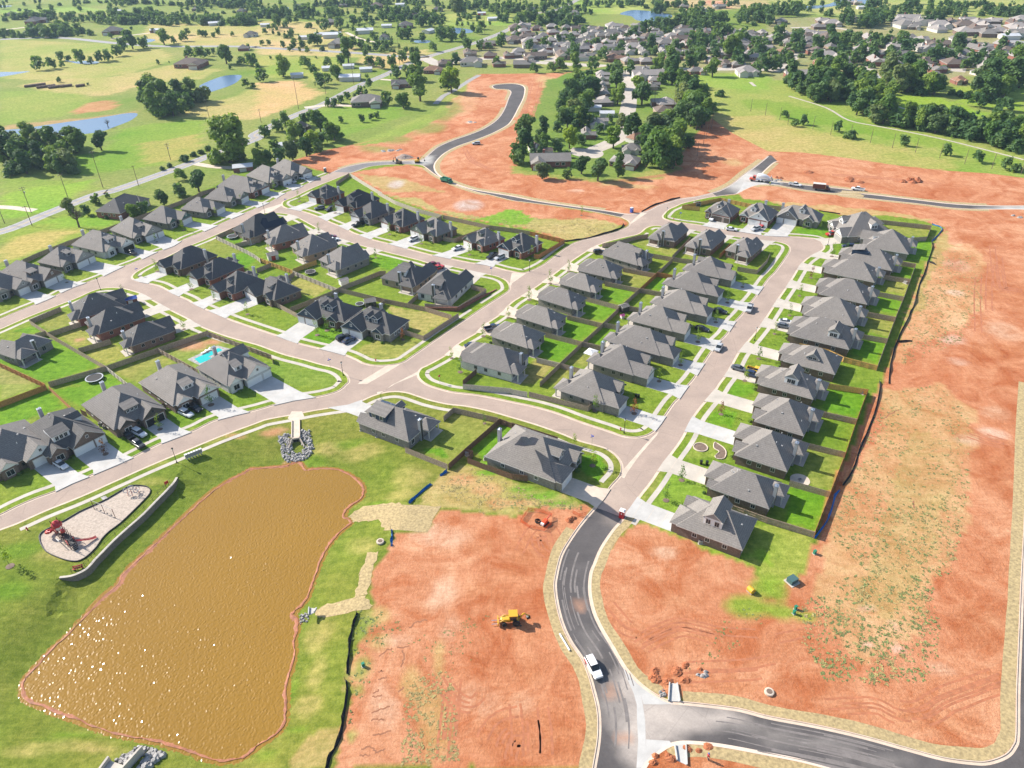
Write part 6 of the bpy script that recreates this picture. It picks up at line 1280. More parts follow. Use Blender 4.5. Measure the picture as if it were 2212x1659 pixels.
def utility(s, h, label, arms=1, r=.16, mat='pole_wood', group='wooden utility poles'):
 x, y = W(s)[0]; k = (h, arms)
 if k not in UP:
  o = empty('utility_pole', x, y); b = MB(); b.tube([(0,0,0), (0,0,h)], [r, r*.65], 8); b.build('pole', M[mat], o)
  for i in range(arms):
   a = MB(); a.box(-1.2,1.2,-.06,.06,h-.5-i*.9,h-.36-i*.9); c = a.build('crossarm', M[mat], o)
   for q in (-1.1,-.5,.5,1.1):
    link('insulator', shared('insulator', lambda t: t.lathe([(.05,0), (.09,.08), (.04,.2)], 6), 'steel'), c, (q, 0, h-.36-i*.9))
  if arms == 2: a = MB(); a.lathe([(.22,h-3.0), (.25,h-2.9), (.25,h-2.2), (.2,h-2.1)], 8, M=Matrix.Translation((.35,0,0))); a.build('transformer', M['steel'], o)
  UP[k] = o
 else: o = dup(UP[k], (x, y, 0))
 o.rotation_euler = (0,0,.9); tag(o, label, 'utility pole', group)
for s, h, lb, ar in (('00 892,1625', 18, 'tallest leaning utility pole beside the country road in the left meadow', 1), ('00 1198,1606', 10, 'short utility pole next to the tallest one by the country road', 1), ('00 1475,1385', 9, 'utility pole wrapped in ivy at its foot by the country road', 2), ('00 1818,1062', 14, 'utility pole standing behind the big round tree', 1), ('01 592,62', 12, 'utility pole across the country road from the dark roofed house', 1), ('01 272,180', 12, 'utility pole by the farm gate at left', 2), ('01 278,292', 9, 'small utility pole on the near side of the country road', 1), ('01 40,270', 9, 'utility pole at the left edge beside the country road', 1),
                     ('10 45,1058', 8, 'short pole below the tan field by the road', 1), ('10 368,942', 20, 'tall utility pole at the edge of the tan field', 1), ('10 845,725', 20, 'tall utility pole beside the pale metal shed', 1), ('10 1243,562', 20, 'tall utility pole between round trees at the road bend', 1), ('10 1785,362', 18, 'tall utility pole in front of the blue pool pond', 1), ('10 1978,305', 18, 'tall utility pole beside the far road', 1), ('10 603,812', 9, 'short pole at the tan field fence', 1),
                     ('20 1228,922', 14, 'bare pole among grove trees left of the grey ranch roofs', 1), ('20 1398,942', 15, 'dead bare pole right of the grey ranch roofs', 1)):
 utility(s, h, lb, ar)
for s, h, lb in (('20 1600,1352', 8, 'nearest pole of the row at the grove edge'), ('20 1652,1258', 8.5, 'second pole of the row at the grove edge'), ('20 1676,1205', 8.5, 'third pole of the row at the grove edge'), ('20 1702,1158', 8.5, 'fourth pole of the row at the grove edge'), ('20 1722,1118', 9, 'fifth pole of the row at the grove edge'), ('20 1732,1055', 8.5, 'farthest pole of the row at the grove edge')):
 utility(s, h, lb, 0, .14, group='poles at the grove edge')
for i, s in enumerate(('20 2062,962', '20 2188,997', '30 100,1037', '30 170,1077', '30 386,1118', '30 540,1165', '30 706,1195', '30 883,1235', '30 1073,1277', '30 1272,1318', '30 1482,1367', '30 1698,1415', '30 1932,1457', '30 2185,1505')):
 utility(s, 7.5, 'bare wooden post in the long row across the green meadow', 0, .15, group='bare posts across the meadow')
def wbin(s, label, rz=0):
 x, y = W(s)[0]
 if 'bin' not in PROTO:
  o = empty('wheelie_bin', x, y, ZB+.035, rz); b = MB(); b.prism([(-.28,-.28),(.28,-.28),(.28,.28),(-.28,.28)], .08, 1.0); b.build('body', M['black_paint'], o); b = MB(); b.box(-.32,.32,-.34,.3,1.0,1.07); b.build('lid', M['black_paint'], o)
  for sx in (1,-1): link('wheel', shared('bin_wheel', lambda q: q.lathe([(.1,-.04),(.1,.04)], 10, M=Matrix.Rotation(math.pi/2,4,'Y')), 'tyre'), o, (sx*.26,-.3,.1))
  PROTO['bin'] = o
 else: o = dup(PROTO['bin'], (x, y, ZB+.035), rz)
 tag(o, label, 'bin', 'black wheeled bins')
for s, lb in (('22 1632,695', 'black wheeled bin on lawn edge beside driveway of second last house'), ('22 1682,700', 'black wheeled bin closer to the garage of second last house'), ('22 1070,118', 'left of two black bins at the corner house garage'), ('22 1092,122', 'right of two black bins at the corner house garage'), ('02 2010,72', 'black bin beside the white farmhouse garage'), ('11 1078,308', 'black bin beside a red brick loop garage'), ('22 470,815', 'black bin at the solar house garage')): wbin(s, lb)
def toilet(s, label, m, z=ZB, rz=.6):
 x, y = W(s)[0]; o = empty('portable_toilet', x, y, z, rz); tag(o, label, 'portable toilet')
 b = MB(); b.box(-.55,.55,-.55,.55,.12,2.05); b.box(-.6,.6,-.6,.6,0,.12); b.build('cabin', M[m], o)
 b = MB(); b.prism([(-.62,-.62),(.62,-.62),(.62,.62),(-.62,.62)], 2.05, 2.12); b.prism([(-.4,-.4),(.4,-.4),(.4,.4),(-.4,.4)], 2.12, 2.28); b.build('roof', M['white'], o)
 b = MB(); b.box(-.42,.42,-.6,-.56,.2,1.95); d = b.build('door', M[m], o); b = MB(); b.lathe([(.16,-.01),(.16,.01)], 12, M=Matrix.Translation((0,-.61,1.4)) @ Matrix.Rotation(math.pi/2,4,'X')); b.build('emblem', M['white'], d)
toilet('22 950,1150', 'red portable toilet with white roof at the end of the old road', 'red_paint', .03, -.5); toilet('21 1033,178', 'blue portable toilet with white roof at the collector junction', 'blue_paint'); toilet('10 600,1490', 'dark portable toilet with white roof by the far red soil', 'dark_trim')
def acunit(s, label):
 x, y = W(s)[0]
 if 'ac' not in PROTO:
  o = empty('air_conditioner', x, y, ZB); b = MB(); b.box(-.55,.55,-.55,.55,0,.08); b.build('pad', M['concrete'], o); b = MB(); b.box(-.42,.42,-.42,.42,.08,.95); b.build('case', M['grey_trim'], o); b = MB(); b.lathe([(.36,.95),(.36,.99),(.1,1.0)], 14); b.build('fan_grille', M['black_paint'], o); PROTO['ac'] = o
 else: o = dup(PROTO['ac'], (x, y, ZB))
 tag(o, label, 'air conditioner', 'air conditioner units')
for s, lb in (('12 1050,458', 'air conditioner beside the navy dormer house wall'), ('22 1625,1378', 'air conditioner on pale pad below the last house wall'), ('12 1985,655', 'air conditioner at the solar house corner'), ('02 875,360', 'dark air conditioner beside the three tan squares house'), ('02 910,385', 'second air conditioner beside the three tan squares house'), ('02 1440,195', 'air conditioner beside the open garage house wall'), ('12 915,402', 'low utility box at the driveway corner of navy dormer house')): acunit(s, lb)
def pbox(s, label, m='sage', sx=.7, h=.8, name='utility_box'):
 x, y = W(s)[0]; o = empty(name, x, y, ZB, .5); tag(o, label, 'utility box'); b = MB(); b.box(-sx*1.3,sx*1.3,-sx*1.3,sx*1.3,0,.1); b.build('pad', M['concrete'], o); b = MB(); b.box(-sx,sx,-sx*.8,sx*.8,.1,h); b.build('case', M[m], o); b = MB(); b.box(-sx-.04,sx+.04,-sx*.8-.04,sx*.8+.04,h,h+.07); b.build('lid', M[m], o)
for s, lb, m, sx, h in (('33 205,55', 'dark green transformer box on pale pad in the dirt field', 'teal', .9, 1.1), ('33 235,290', 'small green pedestal in the weedy grass patch, farther of two', 'green_paint', .25, .9), ('33 222,330', 'small green pedestal in the weedy grass patch, nearer of two', 'green_paint', .25, .9), ('13 928,785', 'pale green pedestal in weeds beside the long silt fence', 'green_paint', .25, .9), ('32 815,80', 'grey transformer box inside the bright yellow fence corner', 'grey_trim', .7, .8), ('31 1190,790', 'grey transformer box in a back yard below the blue dormer house', 'grey_trim', .7, .8), ('12 1828,612', 'grey utility box in the brown fence jog', 'grey_trim', .6, .9), ('32 400,1470', 'green utility pedestal in weeds right of the last house', 'green_paint', .3, .9)): pbox(s, lb, m, sx, h)
x, y = W('23 2060,140')[0]; o = empty('yellow_tank', x, y, ZB, .5); tag(o, 'yellow tank lying on scrubby ground above the green patch', 'tank'); b = MB(); b.lathe([(.45,-.75),(.62,-.65),(.62,.65),(.45,.75)], 14, M=Matrix.Translation((0,0,.62)) @ Matrix.Rotation(math.pi/2,4,'X')); b.build('barrel', M['machine_yellow'], o); b = MB(); b.box(-.6,-.3,-.7,.7,0,.2); b.box(.3,.6,-.7,.7,0,.2); b.build('cradle', M['wood'], o)
a, c = W('23 412,508 498,652'); b = MB(); b.tube([(a[0],a[1],ZB+.2),(c[0],c[1],ZB+.2)], .16, 10); tag(b.build('drain_pipe', M['white']), 'long white plastic pipe lying on the straw verge', 'pipe')
for s, lb in (('12 1075,1370', 'round brown manhole cover on the grass below the straw cover'), ('33 8,1012', 'round concrete manhole ring at the edge of the dirt field'),):
 x, y = W(s)[0]; o = empty('manhole', x, y, ZB); tag(o, lb, 'manhole'); b = MB(); b.lathe([(.85,0),(.85,.35),(.7,.4)], 18); b.build('ring', M['tan_concrete'], o); b = MB(); b.lathe([(.5,.4),(.5,.44)], 18); b.build('cover', M['pole_wood'], o)
def tramp(s, label, net=False, r=2.1):
 x, y = W(s, .8)[0]; o = empty('trampoline', x, y, ZB); tag(o, label, 'trampoline')
 b = MB(); n = 24
 for i in range(n):
  w0, w1 = 2*math.pi*i/n, 2*math.pi*(i+1)/n
  b.face([(r*.87*math.cos(w0), r*.87*math.sin(w0), .86), (r*math.cos(w0), r*math.sin(w0), .88), (r*math.cos(w1), r*math.sin(w1), .88), (r*.87*math.cos(w1), r*.87*math.sin(w1), .86)]); b.face([(r*math.cos(w0), r*math.sin(w0), .78), (r*math.cos(w1), r*math.sin(w1), .78), (r*math.cos(w1), r*math.sin(w1), .88), (r*math.cos(w0), r*math.sin(w0), .88)])
 b.build('rim_pad', M['grey_trim'] if net else M['car_silver'], o)
 b = MB(); b.face([(r*.87*math.cos(2*math.pi*i/n), r*.87*math.sin(2*math.pi*i/n), .85) for i in range(n)]); b.build('bounce_mat', M['black_fabric'], o)
 for i in range(4):
  w0 = i*math.pi/2+.4; b = MB(); b.tube([(r*.95*math.cos(w0-.3), r*.95*math.sin(w0-.3), .8), (r*.95*math.cos(w0-.3), r*.95*math.sin(w0-.3), .04), (r*.95*math.cos(w0+.3), r*.95*math.sin(w0+.3), .04), (r*.95*math.cos(w0+.3), r*.95*math.sin(w0+.3), .8)], .04, 6); b.build('leg', M['steel'], o)
 if net:
  for i in range(6):
   w0 = i*math.pi/3; b = MB(); b.tube([(r*math.cos(w0), r*math.sin(w0), .1), (r*math.cos(w0), r*math.sin(w0), 2.6)], .035, 6); b.build('net_pole', M['black_paint'], o)
  b = MB(); b.tube([(r*math.cos(i*math.pi/12), r*math.sin(i*math.pi/12), 2.6) for i in range(25)], .03, 5); b.build('net_ring', M['black_paint'], o)
tramp('01 815,1607', 'round trampoline with a silver rim on bright lawn beside white rail fence', r=2.5); tramp('z1 595,1452', 'round dark trampoline in the yard below the solar panel house', r=2.3); tramp('11 470,690', 'netted trampoline behind the large dark grey loop house', True, 2.0); tramp('11 897,968', 'small trampoline beside the dark shed near the junction', r=1.5)
def shed(s, label, w, d, h, wm, rm, rz, dm='white'):
 x, y = W(s)[0]; o = empty('garden_shed', x, y, ZB, rz); tag(o, label, 'shed'); b = MB(); b.box(-w/2,w/2,-d/2,d/2,0,h,bottom=False); wl = b; rf = MB(); roof_wing(rf, wl, -w/2-.2,w/2+.2,-d/2-.15,d/2+.15,h,.45,'x',False,False,.2,flat_t=.08)
 wl.build('wall', [M[wm],M[wm]], o); rf.build('roof', [M[rm],M['white']], o); b = MB(); b.box(-.75,.75,-d/2-.05,-d/2+.01,.05,1.85); b.build('door', M[dm], o)
shed('11 150,580', 'grey garden shed with red double doors between yellow fences', 4.0, 3.2, 2.1, 'offwhite', 'roof_grey', .45, 'red_paint'); shed('11 762,800', 'white garden shed below the large dark grey loop house', 3.0, 2.4, 1.9, 'white', 'roof_pale', .6); shed('11 990,985', 'dark garden shed with white door frames near the junction', 3.6, 3.0, 2.1, 'dark_trim', 'roof_grey', .35, 'glass'); shed('21 965,1030', 'dark garden shed in the centre of the long block', 2.6, 2.4, 2.0, 'dark_trim', 'roof_grey', .5, 'dark_trim'); shed('21 1597,118', 'low grey hut behind the first cross street house', 2.4, 2.4, 1.3, 'grey_trim', 'roof_grey', .3, 'dark_trim')
shed('01 1135,970', 'brown shed with a blue metal roof beside shed house drive', 4.5, 2.6, 2.2, 'redbrick', 'blue_paint', .5, 'white')
x, y = W('21 680,1440')[0]; o = empty('canopy_tent', x, y, ZB, .95); tag(o, 'white canopy tent with side curtains behind a long block house', 'tent'); b = MB(); rf = MB(); roof_wing(rf, b, -1.8,1.8,-1.6,1.6,2.3,.4,'x',True,True,.1); rf.build('canopy', [M['white'],M['white']], o)
for sx in (-1.6,1.6):
 for sy in (-1.4,1.4): b = MB(); b.tube([(sx,sy,0),(sx,sy,2.3)], .05, 6); b.build('leg', M['white'], o)
b = MB(); b.box(-1.7,1.7,-1.52,-1.48,.1,2.2); b.build('side_curtain', M['white'], o)
x, y = W('21 952,1092')[0]; o = empty('toy_playhouse', x, y, ZB, .5); tag(o, 'pink and white toy playhouse on a lawn', 'playhouse'); M['pink'] = paint('pink_plastic', (.75,.12,.35), .4); b = MB(); b.box(-.6,.6,-.5,.5,0,1.1); b.build('wall', M['white'], o); b = MB(); rf = MB(); roof_wing(rf, b, -.7,.7,-.6,.6,1.1,.7,'x',False,False,.1); rf.build('roof', [M['pink'],M['pink']], o)
x, y = W('21 978,1072')[0]; o = empty('toy_slide', x, y, ZB, .5); tag(o, 'small green toy slide beside the pink playhouse', 'slide'); b = MB(); b.prism([(-.6,-.25),(.6,-.25),(.6,.25),(-.6,.25)], 0, .06, M=Matrix.Translation((0,0,.4)) @ Matrix.Rotation(.6,4,'Y')); b.build('chute', M['green_paint'], o); b = MB(); b.box(-.7,-.4,-.3,.3,0,.75); b.build('ladder', M['green_paint'], o)
flat('pool_deck', W('01 1620,1450 1880,1330 2010,1365 1720,1500'), ZB+.02, M['stone']); flat('pool_water', W('01 1680,1445 1890,1350 1925,1370 1800,1428 1850,1440 1730,1485'), ZB+.03, M['pool'])
for i, (s, lb) in enumerate((('01 1800,1375', 'white lounger beside the swimming pool, nearer to its left end'), ('01 1765,1395', 'white lounger at the left end of the swimming pool'))):
 x, y = W(s)[0]; o = empty('pool_lounger', x, y, ZB+.02, .8); tag(o, lb, 'lounger', 'white pool loungers'); b = MB(); b.box(-.9,.4,-.35,.35,.3,.4); b.build('seat', M['white'], o); b = MB(); b.prism([(-.35,-.35),(.35,-.35),(.35,.35),(-.35,.35)], 0, .08, M=Matrix.Translation((.65,0,.6)) @ Matrix.Rotation(-.8,4,'Y')); b.build('backrest', M['white'], o)
 for lx_ in (-.8,.3):
  for ly_ in (-.3,.3): b = MB(); b.box(lx_-.03,lx_+.03,ly_-.03,ly_+.03,0,.3); b.build('leg', M['white'], o)
x, y = W('22 1628,552')[0]; o = empty('tree_ring', x, y, ZB); tag(o, 'round mulch ring with pale stone edging in a front lawn', 'garden bed'); b = MB(); b.lathe([(1.6,0),(1.6,.22),(1.85,.22),(1.85,0)], 28, cap=False); b.build('edging', M['tan_concrete'], o); b = MB(); b.lathe([(1.6,.1),(.1,.2)], 28); b.build('mulch', M['pole_wood'], o)
pl = smooth(W('22 1750,510 1745,560 1790,590 1755,625 1770,650 1830,650 1850,600 1830,560 1790,530'), 3, True); b = MB(); b.prism([(p[0]-pl[0][0], p[1]-pl[0][1]) for p in pl], 0, .12); o = empty('flower_bed', pl[0][0], pl[0][1], ZB); tag(o, 'curved brown planting bed with brick edging beside the mulch ring house', 'garden bed'); b.build('soil', M['pole_wood'], o); b = MB(); q = [(p[0]-pl[0][0], p[1]-pl[0][1]) for p in pl]; b.tube([(*p, .12) for p in q+[q[0]]], .14, 6, cap=False); b.build('edging', M['tan_concrete'], o)
x, y = W('32 275,835')[0]; o = empty('fire_pit', x, y, ZB); tag(o, 'round stone fire pit patio in a back yard of the right row', 'fire pit'); b = MB(); b.lathe([(2.3,0),(2.3,.08)], 24); b.build('paving', M['tan_concrete'], o); b = MB(); b.lathe([(.5,.08),(.5,.4),(.35,.4),(.35,.1)], 14); b.build('pit_ring', M['stone'], o)
def riprap(s, n, label, size=(.25,.6), zf=None, z=0):
 P = W(s); xs = [p[0] for p in P]; ys = [p[1] for p in P]; rr = random.Random(n); b = MB(); k = 0
 pts = []
 while k < n:
  x, y = rr.uniform(min(xs), max(xs)), rr.uniform(min(ys), max(ys))
  if inside(P, x, y): pts.append((x, y)); k += 1
 Z = b6z(np.array([p[0] for p in pts]), np.array([p[1] for p in pts]))
 for (x, y), zz in zip(pts, Z):
  r = rr.uniform(*size); q = []
  for i in range(6): w0 = i*math.pi/3 + rr.uniform(-.3,.3); q.append((x + r*rr.uniform(.6,1)*math.cos(w0), y + r*rr.uniform(.6,1)*math.sin(w0)))
  h = r*rr.uniform(.5,1.0); i0 = len(b.v); b.v += [(a, c, zz-.1) for a, c in q] + [(x+(a-x)*.62, y+(c-y)*.62, zz+h+rr.uniform(-.1,.1)) for a, c in q]
  for i in range(6): j = (i+1) % 6; b.f.append([i0+i, i0+j, i0+6+j, i0+6+i]); b.m.append(0)
  b.f.append([i0+6+i for i in range(6)]); b.m.append(0)
 o = b.build('riprap', M['stone']); return tag(o, label, kind='stuff')
riprap('12 190,455 250,430 310,435 300,540 345,570 400,545 365,400 460,405 495,530 440,605 370,615 290,640 215,590', 420, 'grey riprap stones around the culvert mouth')
riprap('12 310,650 385,640 400,760 360,740', 60, 'dark wet stones below the culvert mouth', (.15,.35))
riprap('03 975,1560 1180,1425 1270,1440 1230,1480 1090,1610 1040,1600', 110, 'pale riprap stones at the lower outlet, left of it'); riprap('03 1290,1450 1400,1495 1340,1560 1220,1659 1150,1640 1260,1500', 90, 'pale riprap slabs at the lower outlet, right of it', (.35,.8)); riprap('13 370,290 440,275 440,340 370,370', 30, 'brown stones at the small pipe outlet', (.2,.45))
riprap('23 1270,990 1310,985 1330,1050 1280,1045', 20, 'white and dark stones beside the concrete flume', (.2,.4))
P0 = W('12 345,318 345,480'); x0, y0 = P0[0]; x1, y1 = P0[1]; rz = math.atan2(y1-y0, x1-x0); L_ = math.dist(P0[0], P0[1])
o = empty('culvert', x0, y0, ZB, rz); tag(o, 'tan concrete storm culvert running to a dark square mouth above the pond', 'culvert')
b = MB(); b.box(0, L_, -1.0, 1.0, -.3, .10); b.build('deck', M['tan_concrete'], o)
for sy in (1,-1): b = MB(); b.box(0, L_+.2, sy*1.0-.12, sy*1.0+.12, .05, .42); b.build('kerb_wall', M['tan_concrete'], o)
b = MB(); b.box(L_-.3, L_+.1, -1.15, 1.15, -.9, .42); b.build('headwall', M['tan_concrete'], o); b = MB(); b.box(L_+.1, L_+.14, -.75, .75, -1.4, .0); b.build('mouth_shade', M['black_fabric'], o)  # black plate on the headwall paints in the shade inside the mouth
for sy in (1,-1):
 b = MB(); b.face([(L_+.1,sy*1.15,.42),(L_+2.4,sy*2.1,-.75),(L_+2.4,sy*2.1,-1.7),(L_+.1,sy*1.15,-1.6)]); b.face([(L_+.1,sy*.9,-1.6),(L_+2.4,sy*1.85,-1.7),(L_+2.4,sy*1.85,-.75),(L_+.1,sy*.9,.42)]); b.face([(L_+.1,sy*.9,.42),(L_+2.4,sy*1.85,-.75),(L_+2.4,sy*2.1,-.75),(L_+.1,sy*1.15,.42)]); b.build('wing_wall', M['tan_concrete'], o)
flat('pavement', W('12 310,240 400,240 420,290 370,325 310,325 275,300'), ZB+.026, M['tan_concrete'])
o = empty('outlet_channel', *W('03 1000,1640')[0], ZB-.4, 0); tag(o, 'concrete outlet channel with tall side walls at the bottom left of the pond', 'outlet'); ox, oy = o.location.x, o.location.y
for s, hh in (('03 860,1690 945,1575', .9), ('03 1050,1690 1230,1490', 1.0)):
 q = W(s); a = Vector((q[0][0]-ox, q[0][1]-oy)); c = Vector((q[1][0]-ox, q[1][1]-oy)); d = (c-a).normalized(); n = Vector((-d.y, d.x))*.18; b = MB(); b.prism([(a+n)[:], (c+n)[:], (c-n)[:], (a-n)[:]], -.8, hh); b.build('side_wall', M['concrete'], o)
q = W('03 870,1690 950,1590 1090,1640 1050,1700'); b = MB(); b.prism([(p[0]-ox, p[1]-oy) for p in q], -.5, .12); b.build('apron', M['concrete'], o)
def flume(s, label, z=ZB):
 q = W(s); ox, oy = q[0]; o = empty('concrete_flume', ox, oy, z); tag(o, label, 'drain'); p = [(a[0]-ox, a[1]-oy) for a in q]; b = MB(); b.prism(p, -.1, .06); b.build('floor_slab', M['white_concrete'], o)
 for a, c in ((p[0], p[1]), (p[2], p[3])):
  a, c = Vector(a), Vector(c); d = (c-a).normalized(); n = Vector((-d.y, d.x))*.1; b = MB(); b.prism([(a+n)[:], (c+n)[:], (c-n)[:], (a-n)[:]], -.1, .4); b.build('side_wall', M['white_concrete'], o)
flume('23 1350,1085 1360,930 1425,935 1450,1090', 'white concrete flume above the new road junction'); flume('23 1405,1465 1425,1600 1510,1640 1500,1455', 'white concrete flume below the new road junction'); flume('13 455,345 460,280 525,285 505,320', 'small white flared pipe end at the pond bank')
f0 = RWALL[0]; o = empty('retaining_wall', f0[0], f0[1], 0); tag(o, 'curved stone retaining wall with pale coping between playground and pond', 'wall')
ln = [(p[0]-f0[0], p[1]-f0[1]) for p in RWALL]; a_ = offset(ln, .2); c_ = offset(ln, -.24); b = MB(); n = len(ln)
for i in range(n-1):
 zt0 = ZB + .12; b.face([(*c_[i],WALLZ0-.5),(*c_[i+1],WALLZ0-.5),(*c_[i+1],zt0),(*c_[i],zt0)]); b.face([(*a_[i+1],WALLZ0-.5),(*a_[i],WALLZ0-.5),(*a_[i],zt0),(*a_[i+1],zt0)])
b.build('wall', M['wallblock'], o); b = MB(); a2 = offset(ln, .26); c2 = offset(ln, -.3)
for i in range(n-1):
 b.face([(*c2[i],ZB+.2),(*c2[i+1],ZB+.2),(*a2[i+1],ZB+.2),(*a2[i],ZB+.2)]); b.face([(*c2[i],ZB+.1),(*c2[i+1],ZB+.1),(*c2[i+1],ZB+.2),(*c2[i],ZB+.2)]); b.face([(*a2[i+1],ZB+.1),(*a2[i],ZB+.1),(*a2[i],ZB+.2),(*a2[i+1],ZB+.2)])
b.build('coping', M['concrete'], o)
rl = offset(RWALL, 1.0)[3:-2]; o = empty('wall_railing', rl[0][0], rl[0][1], ZB); tag(o, 'thin black railing along the top of the curved retaining wall', 'railing')
q = [(p[0]-rl[0][0], p[1]-rl[0][1]) for p in rl]
for z in (.5, 1.05): b = MB(); b.tube([(*p, z) for p in q], .028, 5); b.build('rail', M['black_paint'], o)
for i in range(0, len(q), 2): link('post', shared('rail_post', lambda t: t.tube([(0,0,0),(0,0,1.1)], .04, 6), 'black_paint'), o, (*q[i], 0))
pc = smooth(W('z3 140,880 165,820 250,765 500,640 720,510 900,430 1080,345 1180,290 1400,160 1470,132 1600,132 1690,148 1735,185 1735,240 1660,330 1480,510 1300,680 1150,790 1040,900 960,1020 840,1140 740,1205 650,1225 520,1205 380,1155 240,1085 165,980'), 2, True)
flat('play_surface', pc, ZB+.02, M['mulch'])
o = empty('play_border', pc[0][0], pc[0][1], ZB); tag(o, 'black plastic border around the playground wood chips', 'edging'); b = MB(); q = [(p[0]-pc[0][0], p[1]-pc[0][1]) for p in pc]; n = len(q); oo = offset(q, .16, True) if area(q) < 0 else offset(q, -.16, True)
for i in range(n):
 j = (i+1) % n; b.face([(*q[i],.3),(*q[j],.3),(*oo[j],.3),(*oo[i],.3)]); b.face([(*oo[i],0),(*oo[i],.3),(*oo[j],.3),(*oo[j],0)]); b.face([(*q[i],0),(*q[j],0),(*q[j],.3),(*q[i],.3)])
b.build('edging_strip', M['black_paint'], o)
flat('pavement', W('z3 1025,310 1100,285 1130,320 1060,350'), ZB+.33, M['stone'])
pA, pB = W('z3 440,900 800,930'); pr = math.atan2(W('z3 640,1010')[0][1]-W('z3 420,800')[0][1], W('z3 640,1010')[0][0]-W('z3 420,800')[0][0]); px_, py_ = W('z3 540,930')[0]
o = empty('play_structure', px_, py_, ZB, pr); tag(o, 'red playground tower set with slides, maroon posts and climbing wall', 'playground')
for i, (x, z) in enumerate(((-3.6,4.6),(-2.2,4.6),(-.8,3.4),(.6,3.4),(2.0,3.2),(3.4,3.2))):
 for sy in (-.7,.7): link('post', shared('play_post%.1f' % z, lambda t, z=z: t.tube([(0,0,0),(0,0,z)], .08, 8), 'maroon'), o, (x, sy, 0))
for x0, x1, z in ((-3.6,-2.2,1.9),(-.8,.6,1.3),(2.0,3.4,1.3)): b = MB(); b.box(x0,x1,-.7,.7,z-.08,z); b.build('deck', M['black_paint'], o)
b = MB(); b.lathe([(1.25,3.1),(1.15,3.5),(.7,4.1),(.08,4.5)], 8, M=Matrix.Translation((-2.9,0,0))); b.build('tower_roof', M['red_paint'], o)
b = MB(); b.box(-3.7,-2.1,-.78,-.7,1.9,2.9); b.box(-3.7,-2.1,.7,.78,1.9,2.9); b.build('panel', M['red_paint'], o)
b = MB(); b.lathe([(.55,2.9),(.4,3.4),(.05,3.9)], 8, M=Matrix.Translation((0,0,0))); b.build('turret_roof', M['red_paint'], o)
b = MB(); b.box(2.0,3.4,-.78,-.7,1.3,2.2); b.box(2.0,3.4,.7,.78,1.3,2.2); b.build('panel', M['red_paint'], o)
sl = MB(); pts = [(3.0,.8,1.3),(3.6,1.8,1.1),(4.0,3.0,.6),(4.2,4.0,.35),(4.2,4.6,.3)]
for w0 in (-.32,.32): sl.tube([(p[0]+w0,p[1],p[2]+.12) for p in pts], .07, 6)
for a, c in zip(pts[:-1], pts[1:]): sl.face([(a[0]-.32,a[1],a[2]),(a[0]+.32,a[1],a[2]),(c[0]+.32,c[1],c[2]),(c[0]-.32,c[1],c[2])])
sl.build('slide', M['red_paint'], o)
sl = MB(); hp = [(-3.9+.9*math.cos(t)-.6, -1.2-.9*math.sin(t), 1.9-t*.3) for t in [i*.4 for i in range(14)]]; sl.tube(hp, .32, 8); sl.build('spiral_slide', M['red_paint'], o, smooth=True)
b = MB(); b.prism([(-.6,-.08),(.6,-.08),(.6,.08),(-.6,.08)], 0, 1.9, M=Matrix.Translation((.2,-1.1,0)) @ Matrix.Rotation(.3,4,'X')); b.build('climbing_wall', M['chase'], o)
for x in (-1.5, 1.3): b = MB(); b.box(x-.7,x+.7,-.45,.45,1.25,1.32); [b.tube([(x-.7,sy*.5,2.1),(x+.7,sy*.5,2.1)], .04, 6) for sy in (1,-1)]; b.build('bridge', M['black_paint'], o)
for sy in (-1,): b = MB(); [b.box(3.4+.25*i,3.65+.25*i,-.5,.5,1.0-.28*i,1.06-.28*i) for i in range(4)]; b.build('steps', M['black_paint'], o)
for x, y, z in ((-3.6,-.7,4.6),(-2.2,.7,4.6)): b = MB(); b.face([(x,y,z),(x+.9,y,z-.15),(x+.9,y+.02,z-.45),(x,y,z-.5)]); b.build('flag', M['red_paint'], o)
a, c = W('z3 935,470 1240,600'); L_ = math.dist(a, c); o = empty('swing_set', a[0], a[1], ZB+.02, math.atan2(c[1]-a[1], c[0]-a[0])); tag(o, 'maroon swing set with four seats on the playground chips', 'swings')
for x in (0, L_/2, L_): link('post', shared('swing_post', lambda t: t.tube([(0,0,0),(0,0,2.9)], .07, 8), 'maroon'), o, (x,0,0))
b = MB(); b.tube([(0,0,2.85),(L_,0,2.85)], .05, 8); b.build('top_bar', M['grey_trim'], o)
for x in (L_*.14, L_*.34, L_*.64, L_*.84): b = MB(); b.box(x-.25,x+.25,-.12,.12,.5,.56); s_ = b.build('seat', M['black_paint'], o); b = MB(); [b.tube([(x+k,0,.55),(x+k,0,2.8)], .015, 4) for k in (-.23,.23)]; b.build('chain', M['steel'], s_)
x, y = W('z3 1500,250')[0]; o = empty('ring_climber', x, y, ZB+.02, .7); tag(o, 'red and grey ring climbing frame at the narrow end of the playground', 'climbing frame')
rr = random.Random(5)
for x, y, z in ((-1.3,.6,1.5),(-.6,-.4,.9),(.2,.5,1.7),(.6,-.5,1.0),(1.2,.4,.8),(-.2,0,2.2)):
 T = Matrix.Translation((x,y,z)) @ Matrix.Rotation(rr.uniform(.3,1.4),4,'X') @ Matrix.Rotation(rr.uniform(-.6,.6),4,'Y'); b = MB(); b.tube([tuple(T @ Vector((.5*math.cos(i*math.pi/8), .5*math.sin(i*math.pi/8), 0))) for i in range(17)], .09, 6, cap=False); b.build('climbing_ring', M['chase'], o)
for x, y in ((-1.2,.2),(-.4,-.6),(.4,.7),(1.2,-.3)): b = MB(); b.tube([(x,y,0),(x*.8,y*.7,1.9)], .06, 6); b.build('post', M['red_paint'], o)
